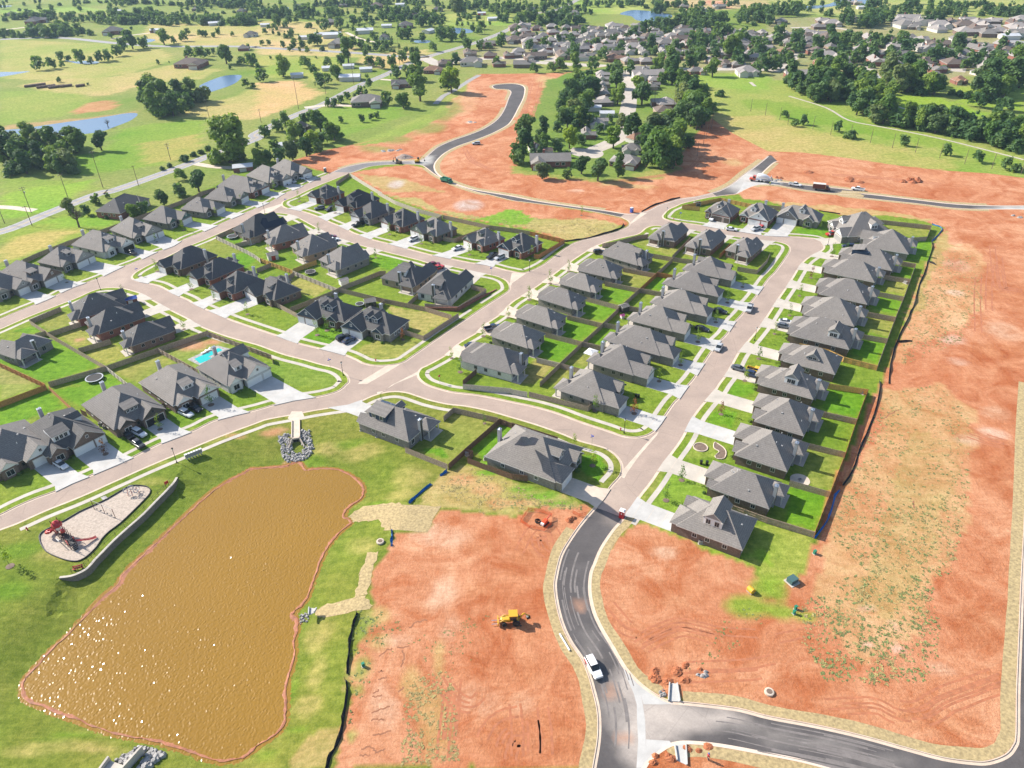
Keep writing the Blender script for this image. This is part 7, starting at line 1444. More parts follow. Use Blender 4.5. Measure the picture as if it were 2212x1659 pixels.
x, y = W('z3 700,1340')[0]; o = empty('park_bench', x, y, ZB, .35); tag(o, 'red slatted bench beside the retaining wall railing', 'bench'); b = MB(); [b.box(-1.0,1.0,-.25+i*.17,-.12+i*.17,.44,.48) for i in range(3)]; b.build('seat', M['red_paint'], o); b = MB(); [b.box(-1.0,1.0,.28,.32,.55+i*.15,.66+i*.15) for i in range(3)]; b.build('backrest', M['red_paint'], o)
for sx in (-.8,.8): b = MB(); b.box(sx-.04,sx+.04,-.25,.32,0,.44); b.box(sx-.04,sx+.04,.3,.36,.4,1.0); b.build('leg', M['black_paint'], o)
x, y = W('z3 1995,140')[0]; o = empty('park_sign', x, y, ZB, .9); tag(o, 'red notice sign at the upper end of the retaining wall', 'sign'); b = MB(); b.box(-.5,.5,-.04,.04,.9,1.7); b.build('sign_panel', M['red_paint'], o); [link('post', shared('sign_post', lambda t: t.box(-.05,.05,-.05,.05,0,1.7), 'black_paint'), o, (sx,.06,0)) for sx in (-.4,.4)]
q = W('02 1610,662 1752,606')
for i in range(6):
 t = (i+.5)/6; x, y = q[0][0]*(1-t)+q[1][0]*t, q[0][1]*(1-t)+q[1][1]*t; rz = math.atan2(q[1][1]-q[0][1], q[1][0]-q[0][0])
 lb = ('leftmost', 'second from left', 'third from left', 'third from right', 'second from right', 'rightmost')[i] + ' of the six cluster mailboxes on the pavement edge'
 o = empty('cluster_mailbox', x, y, ZB+.02, rz); tag(o, lb, 'mailbox', 'cluster mailboxes above the pond'); b = MB(); b.box(-.42,.42,-.28,.28,.55,1.75); b.build('cabinet', M['white'], o); b = MB(); b.box(-.36,.36,-.31,-.28,.65,1.65); b.build('door', M['grey_trim'], o); b = MB(); b.box(-.15,.15,-.15,.15,0,.55); b.build('pedestal', M['grey_trim'], o)
f = W('11 1450,1010 1740,1035 2080,845'); b = MB()
o = empty('retaining_wall', f[0][0], f[0][1], ZB); tag(o, 'brown brick retaining wall below the fence at the loop and collector corner', 'wall')
q = [Vector((p[0]-f[0][0], p[1]-f[0][1])) for p in f]
for (a, h0), (c, h1) in zip(((q[0],.6),(q[1],1.6)), ((q[1],1.6),(q[2],.2))):
 d = (c-a).normalized(); n = Vector((-d.y,d.x))*.2; b.face([(*(a-n),0),(*(c-n),0),(*(c-n),h1),(*(a-n),h0)]); b.face([(*(c+n),0),(*(a+n),0),(*(a+n),h0),(*(c+n),h1)]); b.face([(*(a-n),h0),(*(c-n),h1),(*(c+n),h1),(*(a+n),h0)])
b.build('wall', M['redbrick'], o)
def barrier(s, label):
 p = W(s); o = empty('barrier_fence', p[0][0], p[0][1], ZB); tag(o, label, 'barrier', 'orange plastic barrier fences'); b = MB()
 q = [(a[0]-p[0][0], a[1]-p[0][1]) for a in p]
 for a, c in zip(q[:-1], q[1:]):
  for k in range(5): z = .15+k*.2; b.face([(*a,z),(*c,z),(*c,z+.09),(*a,z+.09)])
 b.build('mesh_panel', M['orange_plastic'], o)
 for a in q: link('stake', shared('barrier_stake', lambda t: t.tube([(0,0,0),(0,0,1.15)], .03, 5), 'orange_plastic'), o, (*a, 0))
barrier('22 75,1200 140,1100 240,1110 345,1150 340,1220 280,1275 150,1250 75,1200', 'orange mesh barrier ring around the small trencher'); barrier('22 525,1125 580,1150 640,1140', 'short orange mesh barrier near the road end')
x, y = W('22 280,1215')[0]; o = empty('trencher', x, y, ZB, .9); tag(o, 'small orange and white trencher machine inside the mesh barrier', 'trencher'); b = MB(); loft(b, [(-.6,.5,.4,1.0,.05),(.6,.5,.4,1.1,.08),(1.0,.4,.4,.9,.08)]); b.build('body', M['car_orange'], o); b = MB(); b.box(-1.0,-.5,-.4,.4,.35,.9); b.build('engine_cover', M['white'], o); b = MB(); b.tube([(.9,0,.8),(2.4,0,1.3)], [.18,.1], 6); b.build('boom', M['car_orange'], o)
for sy in (1,-1): b = MB(); b.box(-.9,.9,sy*.55-.15,sy*.55+.15,.02,.42); b.build('track', M['black_paint'], o)
x, y = W('22 222,1195')[0]; o = empty('pipe_coil', x, y, ZB); b = MB(); [b.tube([(.6*math.cos(t*.5),.6*math.sin(t*.5),.1+k*.11) for t in range(14)], .06, 5) for k in range(4)]; bb = b.build('pipe_coil', M['black_fabric'], None, (x, y, ZB)); bpy.data.objects.remove(o); tag(bb, 'black plastic pipe coil beside the orange trencher', 'pipe coil')
def mound(s, label, mat, r, h, name='soil_mound', cat='mound', group=None, n=1):
 x, y = W(s)[0]; rr = random.Random(int(x*10)); b = MB(); K = 14
 for q in range(n):
  ox, oy = (rr.uniform(-r,r)*1.6, rr.uniform(-r,r)*.8) if n > 1 else (0, 0); r_ = r*(rr.uniform(.35,.6) if n > 1 else 1); rings = []
  for f, z in ((1,0),(.75,.42),(.45,.78),(.15,1)):
   rings.append([b.vert((ox+r_*f*rr.uniform(.8,1.15)*math.cos(2*math.pi*i/K)*1.3, oy+r_*f*rr.uniform(.8,1.15)*math.sin(2*math.pi*i/K), h*z*rr.uniform(.85,1.1)*(1 if n == 1 else rr.uniform(.6,1)))) for i in range(K)])
  for a, c in zip(rings[:-1], rings[1:]):
   for i in range(K): j = (i+1) % K; b.f.append([a[i],a[j],c[j],c[i]]); b.m.append(0)
  b.f.append(rings[-1]); b.m.append(0)
 tag(b.build(name, M[mat], None, (x, y, ZB-.02)), label, cat, group)
M['soil_dark'] = plain('dark_red_soil', (.33,.11,.045), .95, .35, 1.2); M['soil_grey'] = plain('grey_spoil', (.3,.23,.19), .95, .3, 1)
for s, lb, m, r, h, n in (('z2 1240,175', 'low red soil mound alone above the mixer truck road', 'soil_dark', 2.2, .9, 1), ('z2 1950,285', 'upper of two touching red soil mounds right of the box truck', 'soil_dark', 2.0, 1.0, 1), ('z2 1950,325', 'lower of two touching red soil mounds right of the box truck', 'soil_dark', 1.9, .9, 1), ('z2 2125,345', 'low red soil mound right of the touching pair', 'soil_dark', 2.0, .8, 1), ('30 1240,1570', 'long heap of dark soil lumps in the right dirt strip', 'soil_dark', 3.0, 1.4, 9), ('10 1280,1362', 'grey brown spoil mound behind the far junction excavators', 'soil_grey', 3.6, 1.6, 1),
                          ('10 1140,1305', 'left white rubble heap on the far red soil', 'stone', 1.9, .6, 5), ('10 1200,1302', 'right white rubble heap on the far red soil', 'stone', 1.9, .6, 5), ('10 1862,1060', 'white rubble heap beside the black loop road', 'stone', 2.2, .5, 5), ('z2 670,310', 'grey rubble heap beside the mixer truck chute', 'stone', 1.6, .6, 4), ('z2 640,275', 'brown spoil heap behind the mixer truck', 'soil_dark', 2.2, .8, 3), ('23 1250,870', 'dark red spoil bank left of the white flume', 'soil_dark', 1.7, .5, 5), ('23 1400,860', 'dark red spoil bank above the white flume', 'soil_dark', 1.6, .5, 5), ('23 1560,800', 'dark red spoil heap right of the white flume', 'soil_dark', 1.1, .4, 4), ('23 1330,1590', 'red spoil around the lower flume trench', 'soil_dark', 1.3, .5, 4), ('23 1600,1500', 'flat red spoil ramp right of the lower flume', 'soil_dark', 1.4, .35, 4), ('22 470,1170', 'dark red spoil heap beside the short orange barrier', 'soil_dark', 1.4, .7, 3), ('23 1640,860', 'tan rubble pieces beside a grey slab in the dirt', 'stone', .9, .5, 4), ('31 2165,215', 'white and grey rubble at the right end of the new road', 'stone', 1.6, .7, 3)):
 mound(s, lb, m, r, h, n=n, group='soil and rubble heaps')
for s, w_, lb in (('00 315,745', 170, 'leftmost row of brown hay bales in the left field'), ('00 410,755', 150, 'second row of brown hay bales in the left field'), ('00 500,757', 140, 'third row of brown hay bales in the left field'), ('00 585,750', 100, 'fourth row of brown hay bales in the left field'), ('00 705,748', 90, 'shortest row of brown hay bales, set apart right')):
 x, y = W(s)[0]; L_ = w_/4/px_per_m(186); b = MB(); k = int(L_/1.5); rr = random.Random(w_)
 for i in range(k):
  for r_ in range(2): b.lathe([(.1,-.7),(.8,-.7),(.85,0),(.8,.7),(.1,.7)], 10, M=Matrix.Translation(((i-k/2)*1.55, (i-k/2)*.35 + r_*1.6 + rr.uniform(-.2,.2), .8)) @ Matrix.Rotation(math.pi/2,4,'Y'))
 M['hay'] = M.get('hay') or plain('old_hay', (.15,.10,.075), .95, .3, 2); tag(b.build('bale_row', M['hay'], None, (x, y, 0), .35), lb, 'hay bales', 'rows of hay bales')
def solar(H, corners, D, w, side):
 """CORNERS px polygon on the roof slope facing local -y ('b') or -x / +x; laid on the slope plane"""
 Mi = H.matrix_basis.inverted(); pts = []
 for px in V(corners):
  g = at(px[0], px[1], 0); o_ = Mi @ Vector((0,0,CAMH)); d = (Mi @ Vector((g[0],g[1],0))) - o_
  ax, sg, half = side
  k0 = half; c0 = 2.95 + .76*half + .1
  den = d.z + .76*sg*d[ax]; t = (c0 - o_.z - .76*sg*o_[ax])/den; pts.append(o_ + d*t)
 b = MB(); n = [tuple(p) for p in pts]; b.face(n if area([(p[0],p[1]) for p in n]) > 0 else n[::-1])
 m = [(p[0],p[1],p[2]-.09) for p in n]
 for i in range(len(n)): j = (i+1) % len(n); b.face([m[i],m[j],n[j],n[i]])
 b.build('solar_panel', M['solar'], H)
M['solar'] = paint('solar_panel', (.012,.016,.03), .15)
def hdim(H):
 for h in HOUSES:
  if (h['ctr'] - Vector(H.location[:2])).length < .01: return h
h = hdim(HY2); solar(HY2, '22 45,500 80,455 125,455 145,470 165,458 200,462 232,475 200,525 110,535 20,525', h['D'], h['w'], (1, -1, h['D']/2))
h = hdim(HU1); solar(HU1, 'z1 1110,1130 1180,1130 1210,1200 1440,1130 1500,1240 1160,1320 1080,1220', h['D'], h['w'], (0, 1 if True else -1, h['w']/2))
def person(x, y, z, rz, shirt, trousers, label, pose=0):
 v = [(0,0,.98),(0,0,1.22),(0,0,1.45),(0,.0,1.56),(0,.02,1.68),(0,.02,1.78), (-.09,0,.93),(-.11,.06,.5),(-.12,-.02,.06),(-.12,.14,.03), (.09,0,.93),(.11,-.05,.5),(.12,-.10,.06),(.12,.06,.03), (-.19,0,1.43),(-.27,.05,1.15),(-.22,.22,.98),(-.2,.30,.95), (.19,0,1.43),(.27,.02,1.15),(.24,.18,.97),(.22,.27,.95)]
 e = [(0,1),(1,2),(2,3),(3,4),(4,5),(0,6),(6,7),(7,8),(8,9),(0,10),(10,11),(11,12),(12,13),(2,14),(14,15),(15,16),(16,17),(2,18),(18,19),(19,20),(20,21)]
 r = [.15,.15,.16,.06,.10,.08,.09,.065,.05,.045,.09,.065,.05,.045,.07,.05,.04,.04,.07,.05,.04,.04]
 b = MB(); v = [Vector(p) for p in v]
 o = empty('person', x, y, z, rz); tag(o, label, 'person')
 me = bpy.data.meshes.new('body'); me.from_pydata([tuple(p) for p in v], e, []); bo = link('body', me, o)
 md = bo.modifiers.new('skin', 'SKIN'); 
 for q, rr in zip(me.skin_vertices[0].data, r): q.radius = (rr, rr)
 me.skin_vertices[0].data[0].use_root = True
 sd = bo.modifiers.new('sub', 'SUBSURF'); sd.levels = 1; sd.render_levels = 1
 me.materials.append(M['skin'])
 b = MB(); b.lathe([(.19,.98),(.2,1.2),(.22,1.42),(.1,1.53)], 10); b.tube([(-.19,0,1.43),(-.27,.05,1.15)], .075, 6); b.tube([(.19,0,1.43),(.27,.02,1.15)], .075, 6); b.build('shirt', M[shirt], o)
 b = MB(); b.lathe([(.17,.85),(.2,1.0)], 10); b.tube([(-.09,0,.93),(-.11,.06,.5),(-.12,-.02,.08)], [.12,.09,.075], 7); b.tube([(.09,0,.93),(.11,-.05,.5),(.12,-.10,.08)], [.12,.09,.075], 7); b.build('trousers', M[trousers], o)
 b = MB(); b.lathe([(.15,1.74),(.13,1.84),(.05,1.9)], 10, M=Matrix.Translation((0,.02,0))); b.build('hat', M['blue_paint' if shirt == 'red_paint' else 'white'], o)
M['skin'] = paint('skin', (.45,.27,.19), .6); M['hivis'] = paint('hivis_yellow', (.55,.75,.05), .7)
x, y = W('23 1690,1590')[0]; person(x, y, ZB, 2, 'red_paint', 'navy', 'man in red shirt and blue cap walking on bare soil')
x, y = W('z2 575,395')[0]; person(x, y, .03, 1, 'hivis', 'navy', 'worker in yellow hi-vis shirt behind the concrete mixer'); x, y = W('z2 530,365')[0]; person(x, y, .03, 2.4, 'navy', 'navy', 'worker in dark clothes beside the mixer chute')
def crown_mesh(name, seed, mat, kind='round', n=750, q=.085):
 rr = random.Random(seed); b = MB(); lobes = []
 if kind == 'round':
  for i in range(11):
   a = rr.uniform(0, 6.28); d = rr.uniform(.05,.30); lobes.append((d*math.cos(a), d*math.sin(a), rr.uniform(.26,.86), rr.uniform(.15,.25), rr.uniform(.12,.19)))
 elif kind == 'mass':
  for i in range(22):
   a = rr.uniform(0, 6.28); z = rr.uniform(.12,.86); d = rr.uniform(.05,.36)*(1.1-.45*z); lobes.append((d*math.cos(a), d*math.sin(a), z, rr.uniform(.10,.2), rr.uniform(.1,.17)))
 elif kind == 'tall':
  for i in range(10):
   a = rr.uniform(0, 6.28); z = rr.uniform(.35,1.45); d = rr.uniform(.02,.24)*(1.25-.5*z); lobes.append((d*math.cos(a), d*math.sin(a), z, rr.uniform(.14,.24)*(1.15-.3*z), rr.uniform(.16,.24)))
 elif kind == 'cedar':
  for i in range(9): z = .12 + i*.11; lobes.append((rr.uniform(-.06,.06), rr.uniform(-.06,.06), z, .44*(1-.75*i/9)+.05, .12))
 else:
  for i in range(7): a = rr.uniform(0,6.28); d = rr.uniform(0,.28); lobes.append((d*math.cos(a), d*math.sin(a), rr.uniform(.12,.38), rr.uniform(.18,.26), rr.uniform(.14,.22)))
 for k in range(n):
  cx, cy, cz, rh, rv = lobes[k % len(lobes)]
  u = rr.uniform(-1,1); t = rr.uniform(0, 6.28); s = math.sqrt(1-u*u); f = rr.uniform(.55,1.08)
  d = Vector((s*math.cos(t), s*math.sin(t), u)); p = Vector((cx + d.x*rh*f, cy + d.y*rh*f, cz + d.z*rv*f))
  nn = (d + Vector((rr.gauss(0,.5), rr.gauss(0,.5), rr.gauss(.5,.45)))).normalized(); a = nn.orthogonal().normalized(); c = nn.cross(a); w = rr.uniform(0, 6.28); a, c = a*math.cos(w)+c*math.sin(w), c*math.cos(w)-a*math.sin(w)
  z = q*rr.uniform(.6,1.35); z2 = z*rr.uniform(.5,.9)
  b.face([p-a*z, p-c*z2*.9+nn*z*.12, p+a*z, p+c*z2+nn*z*.1])
 me = b.mesh(name); me.materials.append(M[mat]); return me
def trunk_mesh(seed, h=.5, r=.035):
 rr = random.Random(seed); b = MB(); b.tube([(0,0,-.02),(.01,0,h*.5),(0,.01,h)], [r*1.25,r,r*.7], 7)
 for i in range(5):
  a = i*1.26 + rr.uniform(-.3,.3); L_ = rr.uniform(.18,.3); z = h*rr.uniform(.65,1); b.tube([(0,0,z),(L_*.5*math.cos(a),L_*.5*math.sin(a),z+L_*.45),(L_*math.cos(a),L_*math.sin(a),z+L_*.8)], [r*.6,r*.4,r*.18], 5)
 me = b.mesh('trunk'); me.materials.append(M['bark']); return me
CR = {}
for k, mats in (('round', ('leaf_mid','leaf_dark','leaf_olive')), ('tall', ('leaf_mid','leaf_dark')), ('cedar', ('leaf_dark','leaf_dark')), ('bush', ('leaf_mid','leaf_dark','leaf_olive')), ('yellow', ('leaf_light','leaf_light'))):
 CR[k] = [crown_mesh('crown', 11*i+len(k), m, 'round' if k == 'yellow' else k, 1500 if k in ('round','tall','yellow') else 1100, .066) for i, m in enumerate(mats)] + ([crown_mesh('crown', 77+i, mats[i % 2], k, 1500, .066) for i in range(2)] if k == 'round' else [])
TR = [trunk_mesh(i) for i in range(3)]; TB = trunk_mesh(9, .12, .03)
BIG = crown_mesh('crown', 501, 'leaf_mid', 'mass', 4200, .042)
def bare_mesh():
 rr = random.Random(4); b = MB(); b.tube([(0,0,0),(.02,0,.35),(.03,.02,.7)], [.045,.035,.02], 6)
 for i in range(26):
  a = rr.uniform(0,6.28); z = rr.uniform(.3,.7); L_ = rr.uniform(.25,.45); m = (.5*L_*math.cos(a), .5*L_*math.sin(a), z+L_*.4); e = (L_*math.cos(a), L_*math.sin(a), z+L_*rr.uniform(.5,.8)); b.tube([(.02,0,z), m, e], [.014,.009,.004], 4); b.tube([m, (m[0]+rr.uniform(-.15,.15), m[1]+rr.uniform(-.15,.15), m[2]+.2)], [.006,.003], 4)
 me = b.mesh('branches'); me.materials.append(M['bark']); return me
TREES = []
def trees(s, cluster, kind='round', **k):
 for p in V(s): TREES.append((p[0], p[1], p[2]*ZOOM[s.split()[0]][2], cluster, k.get('kind3') if False else kind))
def wood(s, n, w, cluster, kinds=('round','tall','round','bush'), seed=1):
 P = V(s); rr = random.Random(seed+n); xs = [p[0] for p in P]; ys = [p[1] for p in P]; sc = ZOOM[s.split()[0]][2]; k = 0; tries = 0
 while k < n and tries < n*60:
  tries += 1; x, y = rr.uniform(min(xs), max(xs)), rr.uniform(min(ys), max(ys))
  if inside(P, x, y) and (tries > n*40 or inside(P, x, y - .75*w*sc)): TREES.append((x, y, rr.uniform(.7,1.25)*w*sc, cluster, rr.choice(kinds))); k += 1
g1 = 'leafy tree in the grove around the old cul-de-sac houses'
trees('20 100,1225,190 55,1405,160 260,1548,150 470,1542,100 740,1565,190 600,1505,150 385,1315,120 590,1255,110 475,1365,80 1030,1190,180 950,1115,130 1120,905,190 910,905,150 900,765,140 900,645,120 850,625,90 1270,1455,280 1370,1340,240 1160,1445,130 1230,1305,180 1520,1285,110 1200,1205,200 1320,1190,200 1430,1175,170 1540,1095,170 1640,1105,150 1720,985,110 1560,965,160 1450,1055,180 1640,885,130 1560,885,150 1470,855,140 1350,665,180 1470,785,140 1300,725,120 1260,625,140 1380,585,150 660,865,180 560,745,130 700,605,110 520,825,130 460,905,130 530,955,130 440,1055,130 600,865,120 540,1045,150 400,1135,100 760,1155,110 690,1095,100 840,1060,70 1390,1460,180 1290,1240,150', g1)
wood('20 400,900 520,620 720,560 740,860 620,1150 380,1150', 18, 140, g1, ('round','tall'), 31); wood('20 1180,1100 1500,680 1720,950 1620,1200 1380,1450 1080,1440', 26, 180, g1, ('round','tall','round'), 32); wood('20 20,1000 340,980 340,1420 20,1440', 7, 150, g1, ('round','tall'), 33)
trees('20 275,1195,150 660,775,140 540,625,130 915,1532,150 1380,735,180 130,1180,120 1500,1000,150 1600,1010,120', g1, 'tall')
trees('20 495,1285,150 875,1285,160 1090,795,140 440,870,100', 'yellow green tree among the darker grove trees', 'yellow')
g2 = 'round tree standing between roofs of the distant subdivision'
trees('20 785,525,110 1215,425,120 1245,472,70 1415,425,90 940,445,80 280,405,80 880,375,80 700,405,60 155,435,90 810,292,60 1060,312,90 480,512,60 560,472,70 1620,505,110 1890,505,170 1960,525,110 1780,335,120 1850,335,110 1960,355,110 1640,435,140 1700,405,90 190,632,80 340,625,80 420,612,100 520,505,110 1010,645,110 1540,612,120 1730,662,150 60,330,60 330,430,60 490,360,60 1560,420,120 1340,470,80 2100,640,120 2190,620,120 70,230,100', g2)
trees('20 1655,775,90 1800,835,90 1580,695,80', 'lone round tree on the meadow behind the grove', 'bush')
wood('20 0,130 300,110 650,130 660,220 300,230 0,210', 34, 85, 'tree in the belt behind the distant subdivision'); wood('20 750,150 1050,190 1400,150 1500,100 1850,130 1900,240 1500,280 1200,270 830,230', 60, 95, 'tree in the wood beside the far lake'); wood('20 1940,60 2212,50 2212,250 1900,230', 26, 90, 'tree in the wood beside the far lake'); wood('20 1230,40 1330,40 1380,120 1220,120', 9, 70, 'tree on the far lake shore'); wood('20 0,30 300,0 480,60 300,110 0,110', 22, 60, 'tree in the belt behind the distant subdivision'); wood('20 300,60 660,60 740,130 350,130', 14, 60, 'tree in the belt behind the distant subdivision'); wood('20 700,230 1850,290 1900,480 1100,500 300,480 100,300', 58, 55, g2, ('round','bush'))
wood('20 1500,260 2212,270 2212,600 1560,560', 36, 95, g2)
g3 = 'tree of the long creek belt behind the green meadow'
wood('30 0,720 150,650 330,640 600,600 900,690 1060,830 1080,930 1000,1080 880,1060 700,980 560,920 400,880 200,800', 95, 125, g3, ('tall','round','tall','round'), 3)
wood('30 980,1070 1100,960 1300,990 1500,1010 1900,1010 2150,1040 2212,1100 2212,1340 2000,1290 1800,1240 1600,1180 1400,1150 1200,1120', 92, 120, g3, ('round','round','bush','tall'), 4)
wood('30 940,720 1000,560 1150,560 1250,600 1400,660 1500,760 1460,830 1300,820 1100,800', 32, 140, g3); wood('30 1740,740 1850,640 2000,600 2130,520 2212,430 2212,760 2000,860 1780,960', 44, 140, g3); wood('30 1900,940 2050,960 2130,1040 1950,1040', 6, 110, g3)
trees('30 145,1018,70 230,1092,70 315,1080,85 600,1140,85 1165,1262,100 1545,1345,100 1800,1402,100 2050,1462,100', 'small dark tree in the row on the green meadow', 'round'); trees('30 715,1198,120 2130,1482,110', 'low dark bush on the green meadow', 'bush'); trees('30 1580,1000,75 1490,990,80', 'dark conical cedar behind the creek belt', 'cedar'); trees('30 1580,820,80 1650,835,90 1720,850,110', 'low dark bush behind the creek belt', 'bush')
g4 = 'tree between roofs at the upper right of the picture'
wood('30 0,260 500,230 900,260 1250,330 1600,300 2212,340 2212,560 1500,640 1000,600 600,620 0,640', 95, 105, g4, ('round','round','tall','bush'), 6); wood('30 0,40 250,60 250,150 0,160', 12, 80, g4); wood('30 350,110 1040,110 1040,240 650,260 600,130', 28, 85, g4); wood('30 860,10 1030,20 1000,80 860,80', 7, 70, g4); wood('30 1060,60 1200,30 1280,100 1080,100', 4, 70, g4); wood('30 1550,30 1720,40 1700,100 1560,95', 6, 70, g4); wood('30 1750,80 2212,70 2212,150 1900,130', 16, 70, g4); wood('30 1250,150 1500,140 1540,220 1260,200', 12, 80, g4); trees('30 1400,95,50 1465,100,40 1260,35,70 1175,100,60 1095,105,60 590,40,60', g4)
g5 = 'tree in the wet wood below the left pond'
wood('00 0,1180 250,1150 420,1160 550,1180 700,1140 1000,1150 1010,1230 860,1320 700,1350 640,1500 450,1540 200,1540 0,1520', 46, 150, g5, ('round','tall','round','bush'), 7)
g6 = 'tree in the wood between the two left ponds'
wood('00 1130,780 1300,740 1700,760 1950,770 1980,860 1800,890 1620,970 1480,1035 1330,1015 1250,910 1150,870', 44, 140, g6, ('round','round','tall','bush'), 8)
trees('00 1600,1392,100 1470,1442,60 1680,1350,70 1740,1330,70 1800,1300,70 1400,1470,60', 'low bush along the left side of the country road', 'bush'); trees('00 2090,1385,160 1900,1400,140', 'bushy undergrowth at the foot of the biggest left tree', 'bush')
trees('00 540,525,90 600,530,60 700,545,110 780,548,70 870,535,90 950,525,100 1020,485,110 1080,435,110 1150,425,150 1250,412,110 450,595,100 340,605,110 540,582,50', 'tree in the thin line of trees across the left field'); trees('00 515,712,50 1365,558,40 1460,542,16 765,738,28 2010,312,40 955,332,50 1140,258,35', 'lone small tree in the left fields')
trees('00 1640,505,100 1740,512,110 1850,465,50 1800,485,60 1910,455,60 1960,552,150 2090,562,80 2180,575,120 2130,758,70 2190,768,50 1420,388,140 1590,355,90 1510,375,60 1995,600,40', 'tree near the brown roofed house in the left fields'); trees('00 1325,282,40 1625,303,55 1735,318,60 1775,318,60 1850,322,50 1890,297,55 2140,425,50', 'dark cone shaped cedar on the far left field', 'cedar')
trees('00 1570,1562,110 1720,1655,190 1570,1695,120', 'dark round tree on the grass behind the far left houses'); trees('01 595,178,140 640,185,70 830,105,90 935,52,50 1420,115,130 1570,55,110 1260,185,120 1160,215,130 750,205,90', 'dark tree around the dark roofed roadside house'); trees('01 860,110,40 925,230,60 800,215,50', 'clipped bush by the dark roofed roadside house', 'bush')
g7 = 'tree in the far left woods'
for s, n, w in (('00 0,130 480,100 480,165 0,175', 26, 60), ('00 220,240 520,200 850,230 780,310 560,330 230,325', 34, 80), ('00 0,230 220,270 200,330 0,330', 10, 60), ('00 740,120 1040,110 1300,60 1600,110 1620,170 1340,210 1000,225 760,200', 52, 70), ('00 1360,190 1570,190 1570,235 1370,235', 9, 60), ('00 1600,130 2212,130 2212,225 1600,220', 46, 65), ('00 1300,0 2212,-10 2212,80 1700,60 1300,45', 60, 55), ('00 200,0 1300,-10 1300,40 700,30', 30, 40), ('00 560,130 730,120 730,200 560,190', 8, 50)): wood(s, int(n*1.4), w, g7, ('round','round','bush'), 9)
trees('10 240,665,150 55,705,110 30,605,70 430,595,120 620,575,80 500,632,80 545,755,120 620,725,80 700,685,130 735,565,80 990,575,100 1075,595,100 1180,575,100 1200,675,120 1270,535,90', 'tree among the metal sheds beside the country road'); trees('10 800,545,170', 'tall dark tree standing above the metal sheds', 'tall'); trees('10 975,775,110 945,840,70', 'tall pointed tree left of the blue roadside house', 'tall'); trees('10 1420,875,220 1275,935,140', 'big round tree right of the ranch house by the road'); trees('10 890,825,90 1130,905,110 1390,705,140 1330,675,80 1660,605,80 1740,555,110 1640,785,90 1390,585,130 1290,615,60', 'tree in the gardens along the country road'); trees('10 1690,805,190', 'large yellow green tree at the end of the gravel track', 'yellow')
trees('10 740,1062,55 915,1057,65 1045,1017,60 1000,1037,60', 'small round tree on the bright roadside lawn'); trees('10 630,920,70 690,922,80 740,892,80 790,855,70 860,852,50 620,905,60', 'clipped tree in the row beside the ranch house drive', 'round')
g8 = 'tree in the dense garden wood around the small white shed'
trees('10 90,1185,110 200,1135,110 330,1220,150 270,1085,110 430,1090,100 560,1140,170 680,1215,150 580,1250,120 170,1305,100 20,1275,50 320,1385,130 220,1395,120 130,1405,110 40,1425,130 440,1355,140 540,1325,90 480,1060,90 380,1190,130 610,1190,120', g8); trees('10 500,1300,150', 'yellowish tree in the dense garden wood', 'yellow')
trees('10 55,392,50 110,392,50 230,412,60 330,412,50 400,412,70 310,335,70 290,442,40 375,447,40 445,455,45 500,395,110 540,390,90 970,442,60 1030,445,70 1090,455,60 1060,402,60 1130,412,60 950,492,60 1300,465,60 1350,472,60 1400,472,70 840,425,100 1010,335,60 1530,445,80 1350,372,40 1440,357,60 1250,335,100 1310,335,100 1600,358,120 1700,358,120 1780,340,80 125,512,30 520,507,25 210,477,15', 'tree on the open plots behind the country road'); trees('10 1540,235,120 1450,225,100 1615,222,60 1410,235,70 1000,232,70 850,215,90 900,205,60 940,195,90 1080,185,80 1250,205,90 720,235,100 600,265,90 540,215,50 350,195,50 290,205,60 260,242,70 180,235,100 1745,222,45 1780,222,30 1830,222,35 1880,217,30 1910,187,25 2020,217,30 1740,140,130 1800,135,80 1870,278,60 1930,295,70 1950,255,80', 'tree on the distant plots near the blue pond'); trees('10 2010,432,70 2110,402,110 1940,432,80 1820,435,100 2070,570,80 1440,350,60 1600,300,80 1650,330,90', 'tree on the distant plots near the blue pond')
wood('10 0,60 350,60 750,70 760,150 450,165 0,175', 50, 70, g7); wood('10 1100,70 1500,80 1620,100 1480,180 1120,150', 30, 70, g7); wood('10 1600,0 2040,0 2000,90 1650,80', 22, 60, g7); wood('10 780,-10 1000,0 960,75 800,70', 12, 60, g7); wood('10 480,0 800,0 780,60 500,60', 14, 60, g7); wood('10 1900,40 2212,20 2212,130 2000,120', 12, 60, g7); wood('10 1000,-10 1600,-10 1600,50 1050,40', 20, 55, g7)
TREES.append((V('00 1990,1405')[0][0], V('00 1990,1405')[0][1], 400*.25, 'BIG', 'big'))
wood('20 0,0 2212,0 2212,60 1500,90 600,60 0,90', 70, 50, g2); wood('30 0,0 2212,0 2212,160 1000,160 0,130', 110, 55, g4); wood('20 0,220 1900,220 2212,560 1500,520 0,480', 130, 48, g2, ('round','bush')); wood('00 0,0 2212,0 2212,220 0,200', 130, 48, g7); wood('10 0,0 2212,0 2212,200 0,180', 130, 50, g7); wood('10 0,200 1300,200 1500,480 0,420', 60, 50, g7); wood('30 0,280 2212,340 2212,560 1000,600 0,620', 60, 60, g4, ('round','bush'))
TREES.sort(key=lambda t: -t[2])
NTH = {'dark': 0}
rt = random.Random(21); PT = {}; far = MB(); LOW = [[[tuple(v.co) for v in me.vertices], [list(p.vertices) for p in me.polygons]] for me in ([crown_mesh('low', 300+i, 'leaf_mid', k, 170, .125) for i, k in enumerate(('round','round','tall','bush'))])]
